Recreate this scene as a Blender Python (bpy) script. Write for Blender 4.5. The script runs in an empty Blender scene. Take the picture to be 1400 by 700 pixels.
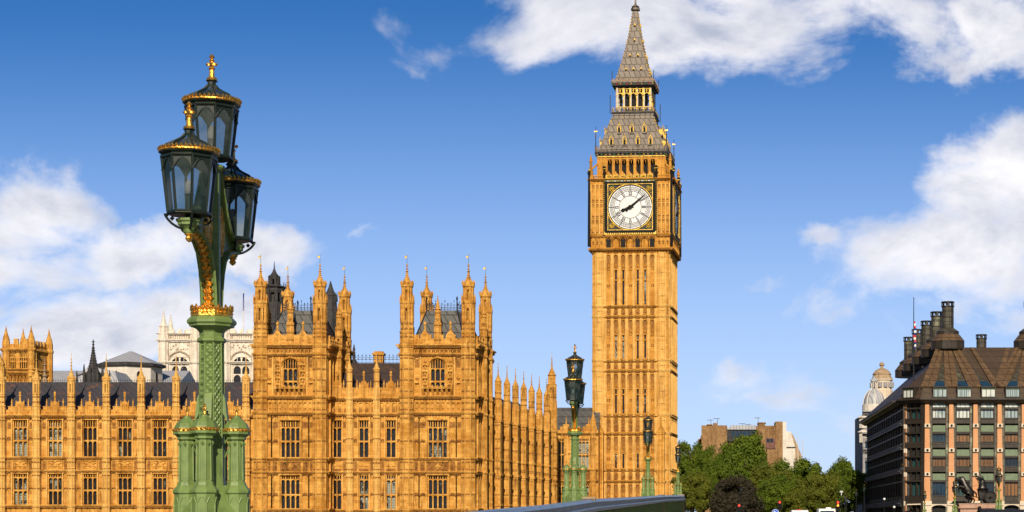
import bpy, math, random
from mathutils import Vector, Matrix
R = math.radians
PI = math.pi
random.seed(7)
scene = bpy.context.scene
col = scene.collection

# ------------------------------------------------------------------ camera
F = 2574.0; CX = 967.0; HY = 712.0; EYE = 2.6
cam_d = bpy.data.cameras.new("camera"); cam = bpy.data.objects.new("camera", cam_d); col.objects.link(cam)
cam.location = (0, 0, EYE); cam.rotation_euler = (R(90), 0, 0)
cam_d.sensor_width = 36; cam_d.lens = F / 1400 * 36
cam_d.shift_x = -(CX - 700) / 1400; cam_d.shift_y = (HY - 350) / 1400
cam_d.clip_end = 6000; cam_d.clip_start = 0.5
scene.camera = cam

# ------------------------------------------------------------------ sun + sky
SUN_AZ, SUN_EL = R(-2.5), R(28)          # azimuth left of straight behind the camera
SUN_STR, SKY_STR, EXPOSURE = 5.0, 0.06, 0.02
S = Vector((-math.sin(SUN_AZ) * math.cos(SUN_EL), -math.cos(SUN_AZ) * math.cos(SUN_EL), math.sin(SUN_EL)))
sd = bpy.data.lights.new("sun", 'SUN'); sd.energy = SUN_STR; sd.angle = R(0.5); sd.color = (1.0, 0.88, 0.70)
so = bpy.data.objects.new("sun", sd); col.objects.link(so); so.rotation_euler = (-S).to_track_quat('-Z', 'Y').to_euler()
so.location = (0, 0, 120)
scene.view_settings.view_transform = 'Standard'; scene.view_settings.look = 'None'
scene.view_settings.exposure = EXPOSURE; scene.view_settings.gamma = 1; scene.view_settings.use_curve_mapping = False

class N:                                # tiny node-expression helper
    def __init__(s, nt, sock): s.nt, s.k = nt, sock
    def m(s, op, *o, clamp=False):
        n = s.nt.nodes.new('ShaderNodeMath'); n.operation = op; n.use_clamp = clamp
        for i, v in enumerate((s,) + o):
            if isinstance(v, N): s.nt.links.new(v.k, n.inputs[i])
            else: n.inputs[i].default_value = v
        return N(s.nt, n.outputs[0])
    def __add__(s, o): return s.m('ADD', o)
    def __radd__(s, o): return s.m('ADD', o)
    def __sub__(s, o): return s.m('SUBTRACT', o)
    def __rsub__(s, o): return (s * -1.0) + o
    def __mul__(s, o): return s.m('MULTIPLY', o)
    def __rmul__(s, o): return s.m('MULTIPLY', o)
    def __truediv__(s, o): return s.m('DIVIDE', o)
    def clamp(s): return s.m('ADD', 0.0, clamp=True)
    def sstep(s, a, b):
        n = s.nt.nodes.new('ShaderNodeMapRange'); n.interpolation_type = 'SMOOTHSTEP'
        s.nt.links.new(s.k, n.inputs[0]); n.inputs[1].default_value = a; n.inputs[2].default_value = b
        return N(s.nt, n.outputs[0])
def sep(nt, sock):
    n = nt.nodes.new('ShaderNodeSeparateXYZ'); nt.links.new(sock, n.inputs[0]); return [N(nt, n.outputs[i]) for i in range(3)]
def comb(nt, x, y, z):
    n = nt.nodes.new('ShaderNodeCombineXYZ')
    for i, v in enumerate((x, y, z)):
        if isinstance(v, N): nt.links.new(v.k, n.inputs[i])
        else: n.inputs[i].default_value = v
    return n.outputs[0]
def noise(nt, vec, scale, detail=4, rough=.55, dist=0):
    n = nt.nodes.new('ShaderNodeTexNoise'); nt.links.new(vec, n.inputs['Vector'])
    n.inputs['Scale'].default_value = scale; n.inputs['Detail'].default_value = detail
    n.inputs['Roughness'].default_value = rough; n.inputs['Distortion'].default_value = dist
    return N(nt, n.outputs[0])
def mixc(nt, f, a, b, mode='MIX'):
    n = nt.nodes.new('ShaderNodeMix'); n.data_type = 'RGBA'; n.blend_type = mode
    for i, v in ((0, f), (6, a), (7, b)):
        if isinstance(v, N): nt.links.new(v.k, n.inputs[i])
        elif hasattr(v, 'is_output'): nt.links.new(v, n.inputs[i])
        elif i == 0: n.inputs[0].default_value = v
        else: n.inputs[i].default_value = tuple(v) + (1,)
    return n.outputs[2]

w = bpy.data.worlds.new("World"); scene.world = w; w.use_nodes = True
nt = w.node_tree; nt.nodes.clear()
tc = nt.nodes.new('ShaderNodeTexCoord')
x, y, z = sep(nt, tc.outputs['Generated'])
sky = nt.nodes.new('ShaderNodeTexSky'); sky.sky_type = 'NISHITA'; sky.sun_disc = False
sky.sun_elevation = SUN_EL; sky.sun_rotation = R(180) + SUN_AZ
sky.air_density = 1.0; sky.dust_density = 0.35; sky.ozone_density = 2.5
zz = z.m('MAXIMUM', 0.0)
nt.links.new(comb(nt, x, y, zz * 2.1 + 0.035), sky.inputs[0])
hs = nt.nodes.new('ShaderNodeHueSaturation'); hs.inputs['Saturation'].default_value = 1.33; hs.inputs['Hue'].default_value = 0.507; hs.inputs['Value'].default_value = 2.75
nt.links.new(sky.outputs[0], hs.inputs['Color'])
front = y.sstep(0.3, 0.6)
yy = y.m('MAXIMUM', 0.05)
u = x / yy; v = zz / yy
wv = comb(nt, u, v, 0.0)
uw = u + (noise(nt, wv, 16.0, 5, .6) - .5) * .060; vw = v + (noise(nt, comb(nt, u + 3.3, v, 0.0), 18.0, 5, .6) - .5) * .050
def blob(px, py, a, b, k=1.0):
    du = (uw - (px - CX) / F) / (a / F); dv = (vw - (HY - py) / F) / (b / F)
    return ((du * du + dv * dv) * -1.0 + 1.0).m('MAXIMUM', -2.3) + (k - 1) * .75
blobs = [blob(980, 10, 430, 92), blob(1340, 40, 260, 66), blob(740, -20, 200, 62), blob(1400, 262, 140, 84), blob(1300, 362, 230, 92), blob(1230, 425, 190, 56, .9), blob(1128, 335, 70, 30, .8), blob(1060, 385, 60, 20, .5),
         blob(30, 285, 110, 82), blob(0, 365, 210, 60), blob(180, 350, 140, 50, .9), blob(360, 345, 140, 48, .85), blob(490, 318, 45, 13, .6), blob(60, 440, 260, 60, .95),
         blob(1050, 540, 330, 50, .15), blob(1180, 570, 260, 80, .2)]
mask = blobs[0]
for b in blobs[1:]: mask = mask.m('MAXIMUM', b)
vec = comb(nt, u, v * 1.5, 0.0)
n1 = noise(nt, vec, 10.0, 12, .57, .35)
n2 = noise(nt, vec, 3.6, 4, .5, .2)
vec2 = comb(nt, u + 0.005, v * 1.5 + 0.016, 0.0)
n1b = noise(nt, vec2, 10.0, 12, .57, .35)
d = mask * 0.40 + (n1 - 0.5) * 2.35 + (n2 - .5) * .9
dens = d.sstep(-0.02, 0.44)
dens = dens * mask.sstep(-1.5, -.7) * front * (z.sstep(-0.01, 0.02))
shade = ((n1b - n1) * 3.4 + 0.66 - (d - .3) * .14).clamp()
KB = 1.67
ccol = mixc(nt, shade, tuple(KB * q for q in (5.0, 5.4, 6.6)), tuple(KB * q for q in (10.6, 10.3, 10.4)))
low = (1.0 - v.sstep(-.03, .285)) * .95 * front      # pale air near the horizon
base = mixc(nt, low, mixc(nt, front, sky.outputs[0], hs.outputs[0]), tuple(KB * q for q in (5.6, 6.7, 9.0)))
fin = mixc(nt, dens * .95, base, ccol)
bg = nt.nodes.new('ShaderNodeBackground'); bg.inputs['Strength'].default_value = SKY_STR
nt.links.new(fin, bg.inputs['Color'])
wo = nt.nodes.new('ShaderNodeOutputWorld'); nt.links.new(bg.outputs[0], wo.inputs[0])

# ------------------------------------------------------------------ materials
MATS = {}
BASE = bpy.data.materials.new('base_slot')
def newmat(name):
    m = bpy.data.materials.new(name); m.use_nodes = True; MATS[name] = m
    b = m.node_tree.nodes['Principled BSDF']; g = m.node_tree.nodes.new('ShaderNodeNewGeometry')
    return m, m.node_tree, b, g.outputs['Position']
def bump(nt, b, h, strength=.4, dist=.05):
    n = nt.nodes.new('ShaderNodeBump'); n.inputs['Strength'].default_value = strength; n.inputs['Distance'].default_value = dist
    nt.links.new(h.k, n.inputs['Height']); nt.links.new(n.outputs[0], b.inputs['Normal'])
def ashlar(nt, pos, wd, ht, off=.5):
    x, y, z = sep(nt, pos)
    t = nt.nodes.new('ShaderNodeTexBrick'); nt.links.new(comb(nt, x + y, z, 0.0), t.inputs['Vector'])
    t.inputs['Color1'].default_value = (0, 0, 0, 1); t.inputs['Color2'].default_value = (1, 1, 1, 1); t.inputs['Mortar'].default_value = (.5, .5, .5, 1)
    t.inputs['Scale'].default_value = 1; t.inputs['Brick Width'].default_value = wd; t.inputs['Row Height'].default_value = ht
    t.inputs['Mortar Size'].default_value = .02; t.inputs['Bias'].default_value = 0; t.offset = off
    c = nt.nodes.new('ShaderNodeSeparateColor'); nt.links.new(t.outputs['Color'], c.inputs[0])
    return N(nt, c.outputs[0]), N(nt, t.outputs['Fac'])
def stone(name, a, b_, dark, wd=.95, ht=.42, grime=.55, blk=.35):
    m, nt, b, pos = newmat(name)
    br, mort = ashlar(nt, pos, wd, ht)
    n = noise(nt, pos, .35, 5, .6); n2 = noise(nt, pos, 2.6, 5, .65)
    x, y, z = sep(nt, pos)
    st = noise(nt, comb(nt, x * 1.7, y * 1.7, z * .22), 1.0, 5, .62)
    n3 = noise(nt, pos, 1.1, 6, .7); f = ((n - .5) * 2.0 + (br - .5) * blk * 1.6 + (n2 - .5) * 1.1 + (n3 - .5) * 1.2 + .5).clamp()
    c = mixc(nt, f, a, b_)
    g = (st.sstep(.50, .72) * .8 + n2.sstep(.54, .74) * .55 + n3.sstep(.58, .76) * .5) * grime
    c = mixc(nt, g.clamp(), c, dark)
    c = mixc(nt, mort * .13, c, dark)
    nt.links.new(c, b.inputs['Base Color']); b.inputs['Roughness'].default_value = .92
    b.inputs['Specular IOR Level'].default_value = .15
    bump(nt, b, n2 * .7 + noise(nt, pos, 9, 3, .6) * .5 - mort * .12, .6, .10)
    return m
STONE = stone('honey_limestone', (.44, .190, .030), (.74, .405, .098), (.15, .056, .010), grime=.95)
WORN_SHADE = stone('weathered_and_shade_limestone', (.24, .100, .022), (.38, .18, .048), (.09, .038, .012), grime=.7)  # dark carved stone; on undersides and recesses it paints the missing shadow
DRESSED = stone('pale_dressed_and_lit_limestone', (.62, .335, .082), (.80, .49, .150), (.24, .10, .022), grime=.7)
STONE2 = stone('clock_tower_limestone', (.42, .180, .026), (.66, .335, .068), (.14, .052, .010), grime=.85)
TAN = stone('grey_tan_stone', (.34, .23, .14), (.46, .34, .22), (.14, .08, .04))
ABBEY = stone('pale_portland_stone', (.66, .58, .48), (.80, .73, .64), (.36, .28, .21), grime=.6)
ABBEYD = stone('darker_portland_stone', (.34, .27, .20), (.50, .41, .31), (.14, .11, .08))  # darker tone for the abbey frames, carving and window arch
PALE = stone('white_stone', (.62, .56, .50), (.74, .68, .60), (.3, .26, .22), grime=.35)
GREYST = stone('grey_street_stone', (.30, .29, .31), (.40, .38, .38), (.12, .12, .14))
BRICK = stone('brown_brick', (.19, .100, .045), (.40, .245, .115), (.07, .038, .02), .4, .16, .95)
PINK = stone('pink_sandstone', (.56, .275, .135), (.63, .33, .17), (.42, .20, .10), 3.0, .42, .25, .12)
WHITEBLK = stone('cream_stone_block', (.62, .51, .39), (.69, .59, .46), (.5, .4, .3), 2, 1, .2)
PLINTH = stone('pink_granite', (.42, .26, .19), (.5, .33, .25), (.2, .12, .09), 1.6, .7)
def plain(name, c, rough=.6, metal=0, var=.25, sc=2.0, c2=None, bmp=.0, bsc=8, spec=.5):
    m, nt, b, pos = newmat(name)
    n = noise(nt, pos, sc, 5, .6)
    c2 = c2 or tuple(min(1, k * (1 + var)) for k in c); c1 = tuple(k * (1 - var) for k in c)
    nt.links.new(mixc(nt, n.sstep(.3, .7), c1, c2), b.inputs['Base Color'])
    b.inputs['Roughness'].default_value = rough; b.inputs['Metallic'].default_value = metal
    b.inputs['Specular IOR Level'].default_value = spec
    if bmp: bump(nt, b, noise(nt, pos, bsc, 4, .6), bmp, .03)
    return m
def panelled(name, c1, c2, dark, wd, ht, rough=.6, metal=0, mort=.03, streak=None, off=.5, use='xy', spec=.4):
    m, nt, b, pos = newmat(name)
    br, mo = ashlar(nt, pos, wd, ht, off)
    for t in nt.nodes:
        if t.type == 'TEX_BRICK': t.inputs['Mortar Size'].default_value = mort
    n = noise(nt, pos, .8, 5, .65)
    c = mixc(nt, (br * .5 + n * .9 - .2).clamp(), c1, c2)
    if streak:
        x, y, z = sep(nt, pos)
        c = mixc(nt, noise(nt, comb(nt, x, y, z * .6), .55, 6, .7).sstep(.56, .66) * .8, c, streak)
    c = mixc(nt, mo * .8, c, dark)
    nt.links.new(c, b.inputs['Base Color']); b.inputs['Roughness'].default_value = rough; b.inputs['Metallic'].default_value = metal
    b.inputs['Specular IOR Level'].default_value = spec
    bump(nt, b, mo * -1.0, .5, .05)
    return m
SLATE = panelled('dark_iron_roof', (.040, .036, .042), (.075, .066, .072), (.02, .02, .025), 1.0, 30, .7, 0, .05, (.20, .075, .035), 0)
SLATEB = panelled('brown_black_roof', (.040, .027, .024), (.07, .045, .036), (.015, .012, .012), 1.3, 2.6, .7, 0, .05, (.12, .055, .03), 0)
ROOFDK = panelled('dark_bronze_sheet', (.050, .032, .020), (.080, .052, .032), (.02, .014, .01), 1.15, .95, .6)  # roof base, darker than the ribs
LEAD = panelled('grey_lead_sheet', (.085, .083, .078), (.14, .135, .125), (.025, .025, .025), 1.25, 1.3, .55, 0, .08, None, .5)
PALEROOF = panelled('pale_lead_roof', (.34, .35, .38), (.45, .45, .47), (.2, .2, .23), .7, 40, .5, 0, .08, None, 0)
CASTROOF = panelled('grey_brown_cast_tiles', (.15, .125, .105), (.27, .225, .185), (.05, .038, .03), .85, 1.25, .6, 0, .07, (.30, .20, .11), .5)
BRONZEROOF = panelled('brown_bronze_roof', (.115, .067, .034), (.19, .118, .062), (.035, .022, .014), 1.15, .95, .5, .25, .05, (.26, .16, .085), .5)
BRONZE = panelled('dark_bronze_cladding', (.022, .016, .011), (.044, .033, .024), (.01, .008, .006), 1.2, .9, .55, 0, .03)
DUCT = panelled('bronze_chimney', (.055, .046, .032), (.12, .105, .075), (.02, .02, .015), .8, 1.05, .5, .3, .05, (.26, .27, .18), 0)
IRON = plain('black_ironwork', (.022, .022, .024), .5, .3)
DKSTONE = plain('soot_black_stone', (.035, .032, .033), .8, 0, .4, 1.5)
GOLD = plain('gilding', (.85, .45, .08), .32, .85, .25, 14, None, .5, 30)
GOLDM = plain('gilded_stone', (.66, .42, .06), .5, .2, .45, 3)
GREEN = plain('green_paint', (.155, .245, .085), .42, 0, .14, 5, None, .12, 20)
def worn_paint(name, c, dark, rust):
    m, nt, b, pos = newmat(name)
    n = noise(nt, pos, 7, 6, .65); x, y, z = sep(nt, pos); st = noise(nt, comb(nt, x * 14, y * 14, z * 1.6), 1.0, 5, .65)
    c1 = mixc(nt, n.sstep(.3, .7), tuple(q * .82 for q in c), tuple(q * 1.12 for q in c))
    c2 = mixc(nt, (st.sstep(.52, .72) * .6 + n.sstep(.6, .75) * .25).clamp(), c1, dark)
    c3 = mixc(nt, noise(nt, pos, 23, 5, .7).sstep(.66, .74) * .7, c2, rust)
    nt.links.new(c3, b.inputs['Base Color']); nt.links.new((n * .35 + .3).k, b.inputs['Roughness']); bump(nt, b, n, .25, .01)
    return m
GREEN = worn_paint('green_paint', (.160, .232, .064), (.045, .068, .024), (.11, .065, .03))
GREEND = plain('dark_green_paint', (.010, .018, .013), .4, 0, .3, 5)
GREENB = plain('green_heraldry', (.05, .19, .07), .5)
WHITE = plain('white_paint', (.78, .78, .76), .5, 0, .05)
DIAL = plain('opal_dial_glass', (.80, .80, .80), .35, 0, .05, 3)
BLACK = plain('black_paint', (.010, .010, .011), .7, spec=.15)
BLUEP = plain('blue_paint', (.02, .12, .65), .4)
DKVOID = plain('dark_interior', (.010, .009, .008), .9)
ROAD = plain('asphalt', (.05, .05, .052), .9, 0, .2, 1.2, None, .3, 6)
PAVE = panelled('york_paving', (.24, .22, .19), (.30, .28, .25), (.12, .11, .1), .9, .6)
GROUNDM = plain('ground_soil', (.09, .095, .05), .95, 0, .4, .1)
REDP = plain('red_paint', (.5, .02, .02), .4)
BLUEF = plain('flag_blue', (.01, .03, .22), .8)
REDF = plain('flag_red', (.55, .03, .04), .8)
BRZ = plain('bronze_statue', (.030, .026, .024), .38, .7, .4, 3)
REDBRICK = plain('purple_brown_slates', (.16, .07, .055), .8)
BARK = plain('bark', (.07, .05, .035), .95, 0, .4, 6, None, .6, 12)
TYRE = plain('tyre_rubber', (.02, .02, .02), .9)
CARB = plain('black_car_paint', (.012, .013, .018), .22, .3)
SHEER = plain('pale_green_shelf', (.16, .205, .135), .85, 0, .12, spec=.08)
# river
m, nt, b, pos = newmat('river_water'); b.inputs['Base Color'].default_value = (.035, .045, .035, 1); b.inputs['Roughness'].default_value = .12
bump(nt, b, noise(nt, pos, .35, 5, .6), .5, .4); WATER = m
# patterned green casting
m, nt, b, pos = newmat('green_relief_casting')
tc_ = nt.nodes.new('ShaderNodeTexCoord'); x, y, z = sep(nt, tc_.outputs['Object'])
g1 = ((x + y) * 42.0).m('SINE') * (z * 42.0).m('SINE'); g2 = ((x + y + z) * 42.0).m('SINE').m('ABSOLUTE'); g3 = ((x + y - z) * 42.0).m('SINE').m('ABSOLUTE')
h = g2.m('MINIMUM', g3) + g1 * .4
nt.links.new(mixc(nt, h.sstep(0, .5), (.12, .18, .052), (.175, .255, .078)), b.inputs['Base Color']); b.inputs['Roughness'].default_value = .42
bump(nt, b, h, .8, .02); GREENR = m
# blue-grey painted rail
m, nt, b, pos = newmat('blue_grey_painted_rail')
nt.links.new(mixc(nt, noise(nt, pos, 1.3, 6, .7).sstep(.35, .7), (.10, .155, .22), (.21, .27, .33)), b.inputs['Base Color']); b.inputs['Roughness'].default_value = .3
bump(nt, b, noise(nt, pos, 10, 3, .6), .1, .02); RAIL = m
# windows with leading
def glass(name, dark, pale, wd, ht, thr, line=(.012, .011, .010), rough=.12, mort=.10, cell=1.3):
    m, nt, b, pos = newmat(name)
    br, mo = ashlar(nt, pos, wd, ht, 0)
    for t in nt.nodes:
        if t.type == 'TEX_BRICK': t.inputs['Mortar Size'].default_value = mort * min(wd, ht)
    x, y, z = sep(nt, pos)
    big = noise(nt, comb(nt, (x + y) * .55, z * .33, 0.0), cell, 2, .4)
    info = nt.nodes.new('ShaderNodeObjectInfo'); rnd = N(nt, info.outputs['Random'])
    f = ((big - .5) * 1.6 + rnd * .9 + br * .25).sstep(thr, thr + .35)
    c = mixc(nt, f, dark, pale); c = mixc(nt, mo, c, line)
    nt.links.new(c, b.inputs['Base Color']); b.inputs['Roughness'].default_value = rough
    b.inputs['Specular IOR Level'].default_value = .5
    bump(nt, b, br * .6 + noise(nt, pos, 3.0, 2, .5), .25, .05)
    return m
GLASS = glass('leaded_window_glass', (.010, .011, .016), (.36, .38, .31), .24, .34, .68, rough=.2)
GLASSB = glass('office_window_glass', (.010, .022, .045), (.015, .045, .085), .62, 5, .6, (.01, .01, .01), .06, .05)
GLASSO = glass('bronze_blind_glass', (.16, .072, .022), (.22, .10, .032), .62, 5, .6, (.02, .012, .008), .3, .06)
GLASSW = glass('bright_reflecting_glass', (.30, .38, .40), (.58, .61, .57), .62, 5, .4, (.03, .03, .03), .08, .05)
GLASST = glass('teal_reflecting_glass', (.02, .07, .075), (.30, .40, .38), .62, 5, .7, (.01, .01, .01), .06, .05)
# lantern glass: thin pane one partly sees through
m = bpy.data.materials.new('lantern_glass'); m.use_nodes = True; nt = m.node_tree
nt.nodes.clear()
tr = nt.nodes.new('ShaderNodeBsdfTransparent'); tr.inputs[0].default_value = (.74, .79, .80, 1)
gl = nt.nodes.new('ShaderNodeBsdfGlossy'); gl.inputs[0].default_value = (.9, .95, 1, 1); gl.inputs['Roughness'].default_value = .08
df = nt.nodes.new('ShaderNodeBsdfDiffuse'); g_ = nt.nodes.new('ShaderNodeNewGeometry')
nt.links.new(mixc(nt, noise(nt, g_.outputs['Position'], 3.0, 4, .6).sstep(.35, .65), (.02, .06, .05), (.20, .23, .22)), df.inputs[0])
m1 = nt.nodes.new('ShaderNodeMixShader'); m1.inputs[0].default_value = .24; nt.links.new(tr.outputs[0], m1.inputs[1]); nt.links.new(df.outputs[0], m1.inputs[2])
fr = nt.nodes.new('ShaderNodeFresnel'); fr.inputs[0].default_value = 1.6
m2 = nt.nodes.new('ShaderNodeMixShader'); nt.links.new(fr.outputs[0], m2.inputs[0]); nt.links.new(m1.outputs[0], m2.inputs[1]); nt.links.new(gl.outputs[0], m2.inputs[2])
o_ = nt.nodes.new('ShaderNodeOutputMaterial'); nt.links.new(m2.outputs[0], o_.inputs[0]); LGLASS = m
def emis(name, c, s):
    m = bpy.data.materials.new(name); m.use_nodes = True; b = m.node_tree.nodes['Principled BSDF']
    b.inputs['Base Color'].default_value = c + (1,); b.inputs['Emission Color'].default_value = c + (1,); b.inputs['Emission Strength'].default_value = s; return m
REDLIGHT = emis('red_signal_light', (1, .05, .02), 1.6); AMBER = emis('amber_signal_light', (1, .35, .03), 1.8)
def leafmat(name, a, b_, trans=.35):
    m, nt, b, pos = newmat(name)
    info = nt.nodes.new('ShaderNodeObjectInfo')
    n = noise(nt, pos, .5, 4, .6); n2 = noise(nt, pos, 4.0, 2, .5)
    f = ((n - .5) * 1.6 + (n2 - .5) * 1.2 + .5).clamp()
    nt.links.new(mixc(nt, f, a, b_), b.inputs['Base Color']); b.inputs['Roughness'].default_value = .6; b.inputs['Specular IOR Level'].default_value = .25
    tl = nt.nodes.new('ShaderNodeBsdfTranslucent'); nt.links.new(mixc(nt, f, a, b_), tl.inputs[0])
    mx = nt.nodes.new('ShaderNodeMixShader'); mx.inputs[0].default_value = trans
    out = nt.nodes['Material Output']; nt.links.new(b.outputs[0], mx.inputs[1]); nt.links.new(tl.outputs[0], mx.inputs[2]); nt.links.new(mx.outputs[0], out.inputs[0])
    return m
LEAF = leafmat('plane_tree_leaves', (.045, .095, .006), (.20, .255, .020))
LEAF2 = leafmat('olive_leaves', (.060, .090, .008), (.23, .24, .024))
LEAFP = leafmat('copper_beech_leaves', (.030, .026, .014), (.066, .052, .030), .15)

# ------------------------------------------------------------------ mesh builder
class MB:
    def __init__(s): s.v, s.f, s.mi, s.k, s.mats = [], [], [], 0, []
    def use(s, m):
        if m not in s.mats: s.mats.append(m)
        s.k = s.mats.index(m); return s
    def add(s, vs, fs):
        o = len(s.v); s.v += [tuple(q) for q in vs]
        for f in fs: s.f.append(tuple(i + o for i in f)); s.mi.append(s.k)
    def box(s, x0, x1, y0, y1, z0, z1):
        s.add([(x0, y0, z0), (x1, y0, z0), (x1, y1, z0), (x0, y1, z0), (x0, y0, z1), (x1, y0, z1), (x1, y1, z1), (x0, y1, z1)],
              [(0, 3, 2, 1), (4, 5, 6, 7), (0, 1, 5, 4), (1, 2, 6, 5), (2, 3, 7, 6), (3, 0, 4, 7)]); return s
    def cbox(s, c, dx, dy, dz, rz=0):
        ca, sa = math.cos(rz), math.sin(rz); vs = []
        for k in (-.5, .5):
            for i, j in ((-.5, -.5), (.5, -.5), (.5, .5), (-.5, .5)):
                a, b = i * dx, j * dy; vs.append((c[0] + a * ca - b * sa, c[1] + a * sa + b * ca, c[2] + k * dz))
        s.add(vs, [(0, 3, 2, 1), (4, 5, 6, 7), (0, 1, 5, 4), (1, 2, 6, 5), (2, 3, 7, 6), (3, 0, 4, 7)]); return s
    def prism(s, poly, y0, y1):            # poly in xz (counter-clockwise seen from -y)
        n = len(poly); s.add([(a, y0, b) for a, b in poly] + [(a, y1, b) for a, b in poly],
              [tuple(range(n)), tuple(range(2 * n - 1, n - 1, -1))] + [(i, n + i, n + (i + 1) % n, (i + 1) % n) for i in range(n)]); return s
    def prismx(s, poly, x0, x1):           # poly in yz extruded along x
        n = len(poly); s.add([(x0, a, b) for a, b in poly] + [(x1, a, b) for a, b in poly],
              [tuple(range(n - 1, -1, -1)), tuple(range(n, 2 * n))] + [(i, (i + 1) % n, n + (i + 1) % n, n + i) for i in range(n)]); return s
    def lathe(s, cx, cy, prof, n=8, rot=None, sx=1, sy=1):
        rot = PI / n if rot is None else rot; vs = []
        for r, z in prof:
            for i in range(n):
                a = rot + 2 * PI * i / n; vs.append((cx + r * sx * math.cos(a), cy + r * sy * math.sin(a), z))
        fs = [(k * n + i, k * n + (i + 1) % n, (k + 1) * n + (i + 1) % n, (k + 1) * n + i) for k in range(len(prof) - 1) for i in range(n)]
        fs += [tuple(range(n - 1, -1, -1)), tuple(range((len(prof) - 1) * n, len(prof) * n))]
        s.add(vs, fs); return s
    def tube(s, p, q, r, r2=None, n=6):
        p, q = Vector(p), Vector(q); d = (q - p)
        if d.length < 1e-6: return s
        d.normalize(); a = d.orthogonal().normalized(); b = d.cross(a); r2 = r if r2 is None else r2; vs = []
        for c, rr in ((p, r), (q, r2)):
            for i in range(n):
                t = 2 * PI * i / n; vs.append(c + a * (rr * math.cos(t)) + b * (rr * math.sin(t)))
        s.add(vs, [(i, (i + 1) % n, n + (i + 1) % n, n + i) for i in range(n)] + [tuple(range(n - 1, -1, -1)), tuple(range(n, 2 * n))]); return s
    def path(s, pts, r, n=6):
        for i in range(len(pts) - 1): s.tube(pts[i], pts[i + 1], r if not hasattr(r, '__len__') else r[i], None if not hasattr(r, '__len__') else r[i + 1], n)
        return s
    def octa(s, c, a, b=None, e=None):
        b = b or a; e = e or a; x, y, z = c
        s.add([(x - a, y, z), (x + a, y, z), (x, y - e, z), (x, y + e, z), (x, y, z - b), (x, y, z + b)],
              [(0, 2, 5), (2, 1, 5), (1, 3, 5), (3, 0, 5), (2, 0, 4), (1, 2, 4), (3, 1, 4), (0, 3, 4)]); return s
    def ball(s, c, r, n=10, k=6, sz=1):
        return s.lathe(c[0], c[1], [(r * math.sin(PI * i / k) + 1e-4, c[2] - r * sz * math.cos(PI * i / k)) for i in range(k + 1)], n)
    def quad(s, a, b, c, d): s.add([a, b, c, d], [(0, 1, 2, 3)]); return s
    def build(s, name, m=None, parent=None, loc=None, smooth=False):
        me = bpy.data.meshes.new(name); me.from_pydata(s.v, [], s.f)
        mats = s.mats or [m]
        if m is not None and s.mats: mats = [m if q is BASE else q for q in mats]
        for q in mats: me.materials.append(q)
        if s.mats: me.polygons.foreach_set('material_index', s.mi)
        if smooth: me.polygons.foreach_set('use_smooth', [True] * len(me.polygons))
        me.update()
        o = bpy.data.objects.new(name, me); col.objects.link(o)
        if parent: o.parent = parent
        if loc: o.location = loc
        return o
def tag(o, label=None, cat=None, group=None, kind=None):
    if label: o['label'] = label
    if cat: o['category'] = cat
    if group: o['group'] = group
    if kind: o['kind'] = kind
    return o
def empty(name, loc, rz, label, cat, group=None):
    o = bpy.data.objects.new(name, None); col.objects.link(o); o.location = loc; o.rotation_euler = (0, 0, rz); o.empty_display_size = .5
    return tag(o, label, cat, group)
KIDS = {}
def dup(o, parent=None, loc=None):
    c = o.copy(); col.objects.link(c)
    if parent: c.parent = parent
    if loc is not None: c.location = loc
    for ch in o.children: dup(ch, c)
    return c
def ZZ(py, Y): return EYE + (HY - py) * Y / F
def XX(px, Y): return (px - CX) * Y / F

# ------------------------------------------------------------------ gothic kit
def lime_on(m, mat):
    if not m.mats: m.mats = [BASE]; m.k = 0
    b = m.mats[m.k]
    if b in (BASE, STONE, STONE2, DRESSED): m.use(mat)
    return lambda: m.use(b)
def arch_fill(m, x0, x1, zs, zt, y0, y1, n=4):
    """two spandrels that leave a pointed arch between x0..x1, springing at zs, apex and lintel at zt"""
    w = (x1 - x0) / 2; xm = (x0 + x1) / 2; h = zt - zs
    pts = []
    for i in range(n + 1):
        t = i / n; pts.append((x0 + w * (1 - math.cos(t * PI / 2) ** 1.0) * 1.0, zs + h * math.sin(t * PI / 2) ** .9))
    m.prism([(x0, zs)] + pts[1:] + [(x0, zt + .001)], y0, y1)
    m.prism([(2 * xm - a, b) for a, b in [(x0, zt + .001)] + pts[::-1]], y0, y1)
def wall_holes(m, x0, x1, z0, z1, holes, y0=0, y1=.62):
    xs = sorted({x0, x1, *[h[0] for h in holes], *[h[1] for h in holes]}); zs = sorted({z0, z1, *[h[2] for h in holes], *[h[3] for h in holes]})
    xs = [a for a in xs if x0 <= a <= x1]; zs = [a for a in zs if z0 <= a <= z1]
    for i in range(len(xs) - 1):
        for j in range(len(zs) - 1):
            cx, cz = (xs[i] + xs[i + 1]) / 2, (zs[j] + zs[j + 1]) / 2
            if any(h[0] < cx < h[1] and h[2] < cz < h[3] for h in holes): continue
            m.quad((xs[i], y0, zs[j]), (xs[i + 1], y0, zs[j]), (xs[i + 1], y0, zs[j + 1]), (xs[i], y0, zs[j + 1]))
    for a, b, c, d in holes:
        m.quad((a, y0, c), (a, y0, d), (a, y1, d), (a, y1, c)); m.quad((b, y0, c), (b, y1, c), (b, y1, d), (b, y0, d))
        m.quad((a, y0, c), (a, y1, c), (b, y1, c), (b, y0, c)); m.quad((a, y0, d), (b, y0, d), (b, y1, d), (a, y1, d))
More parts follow.
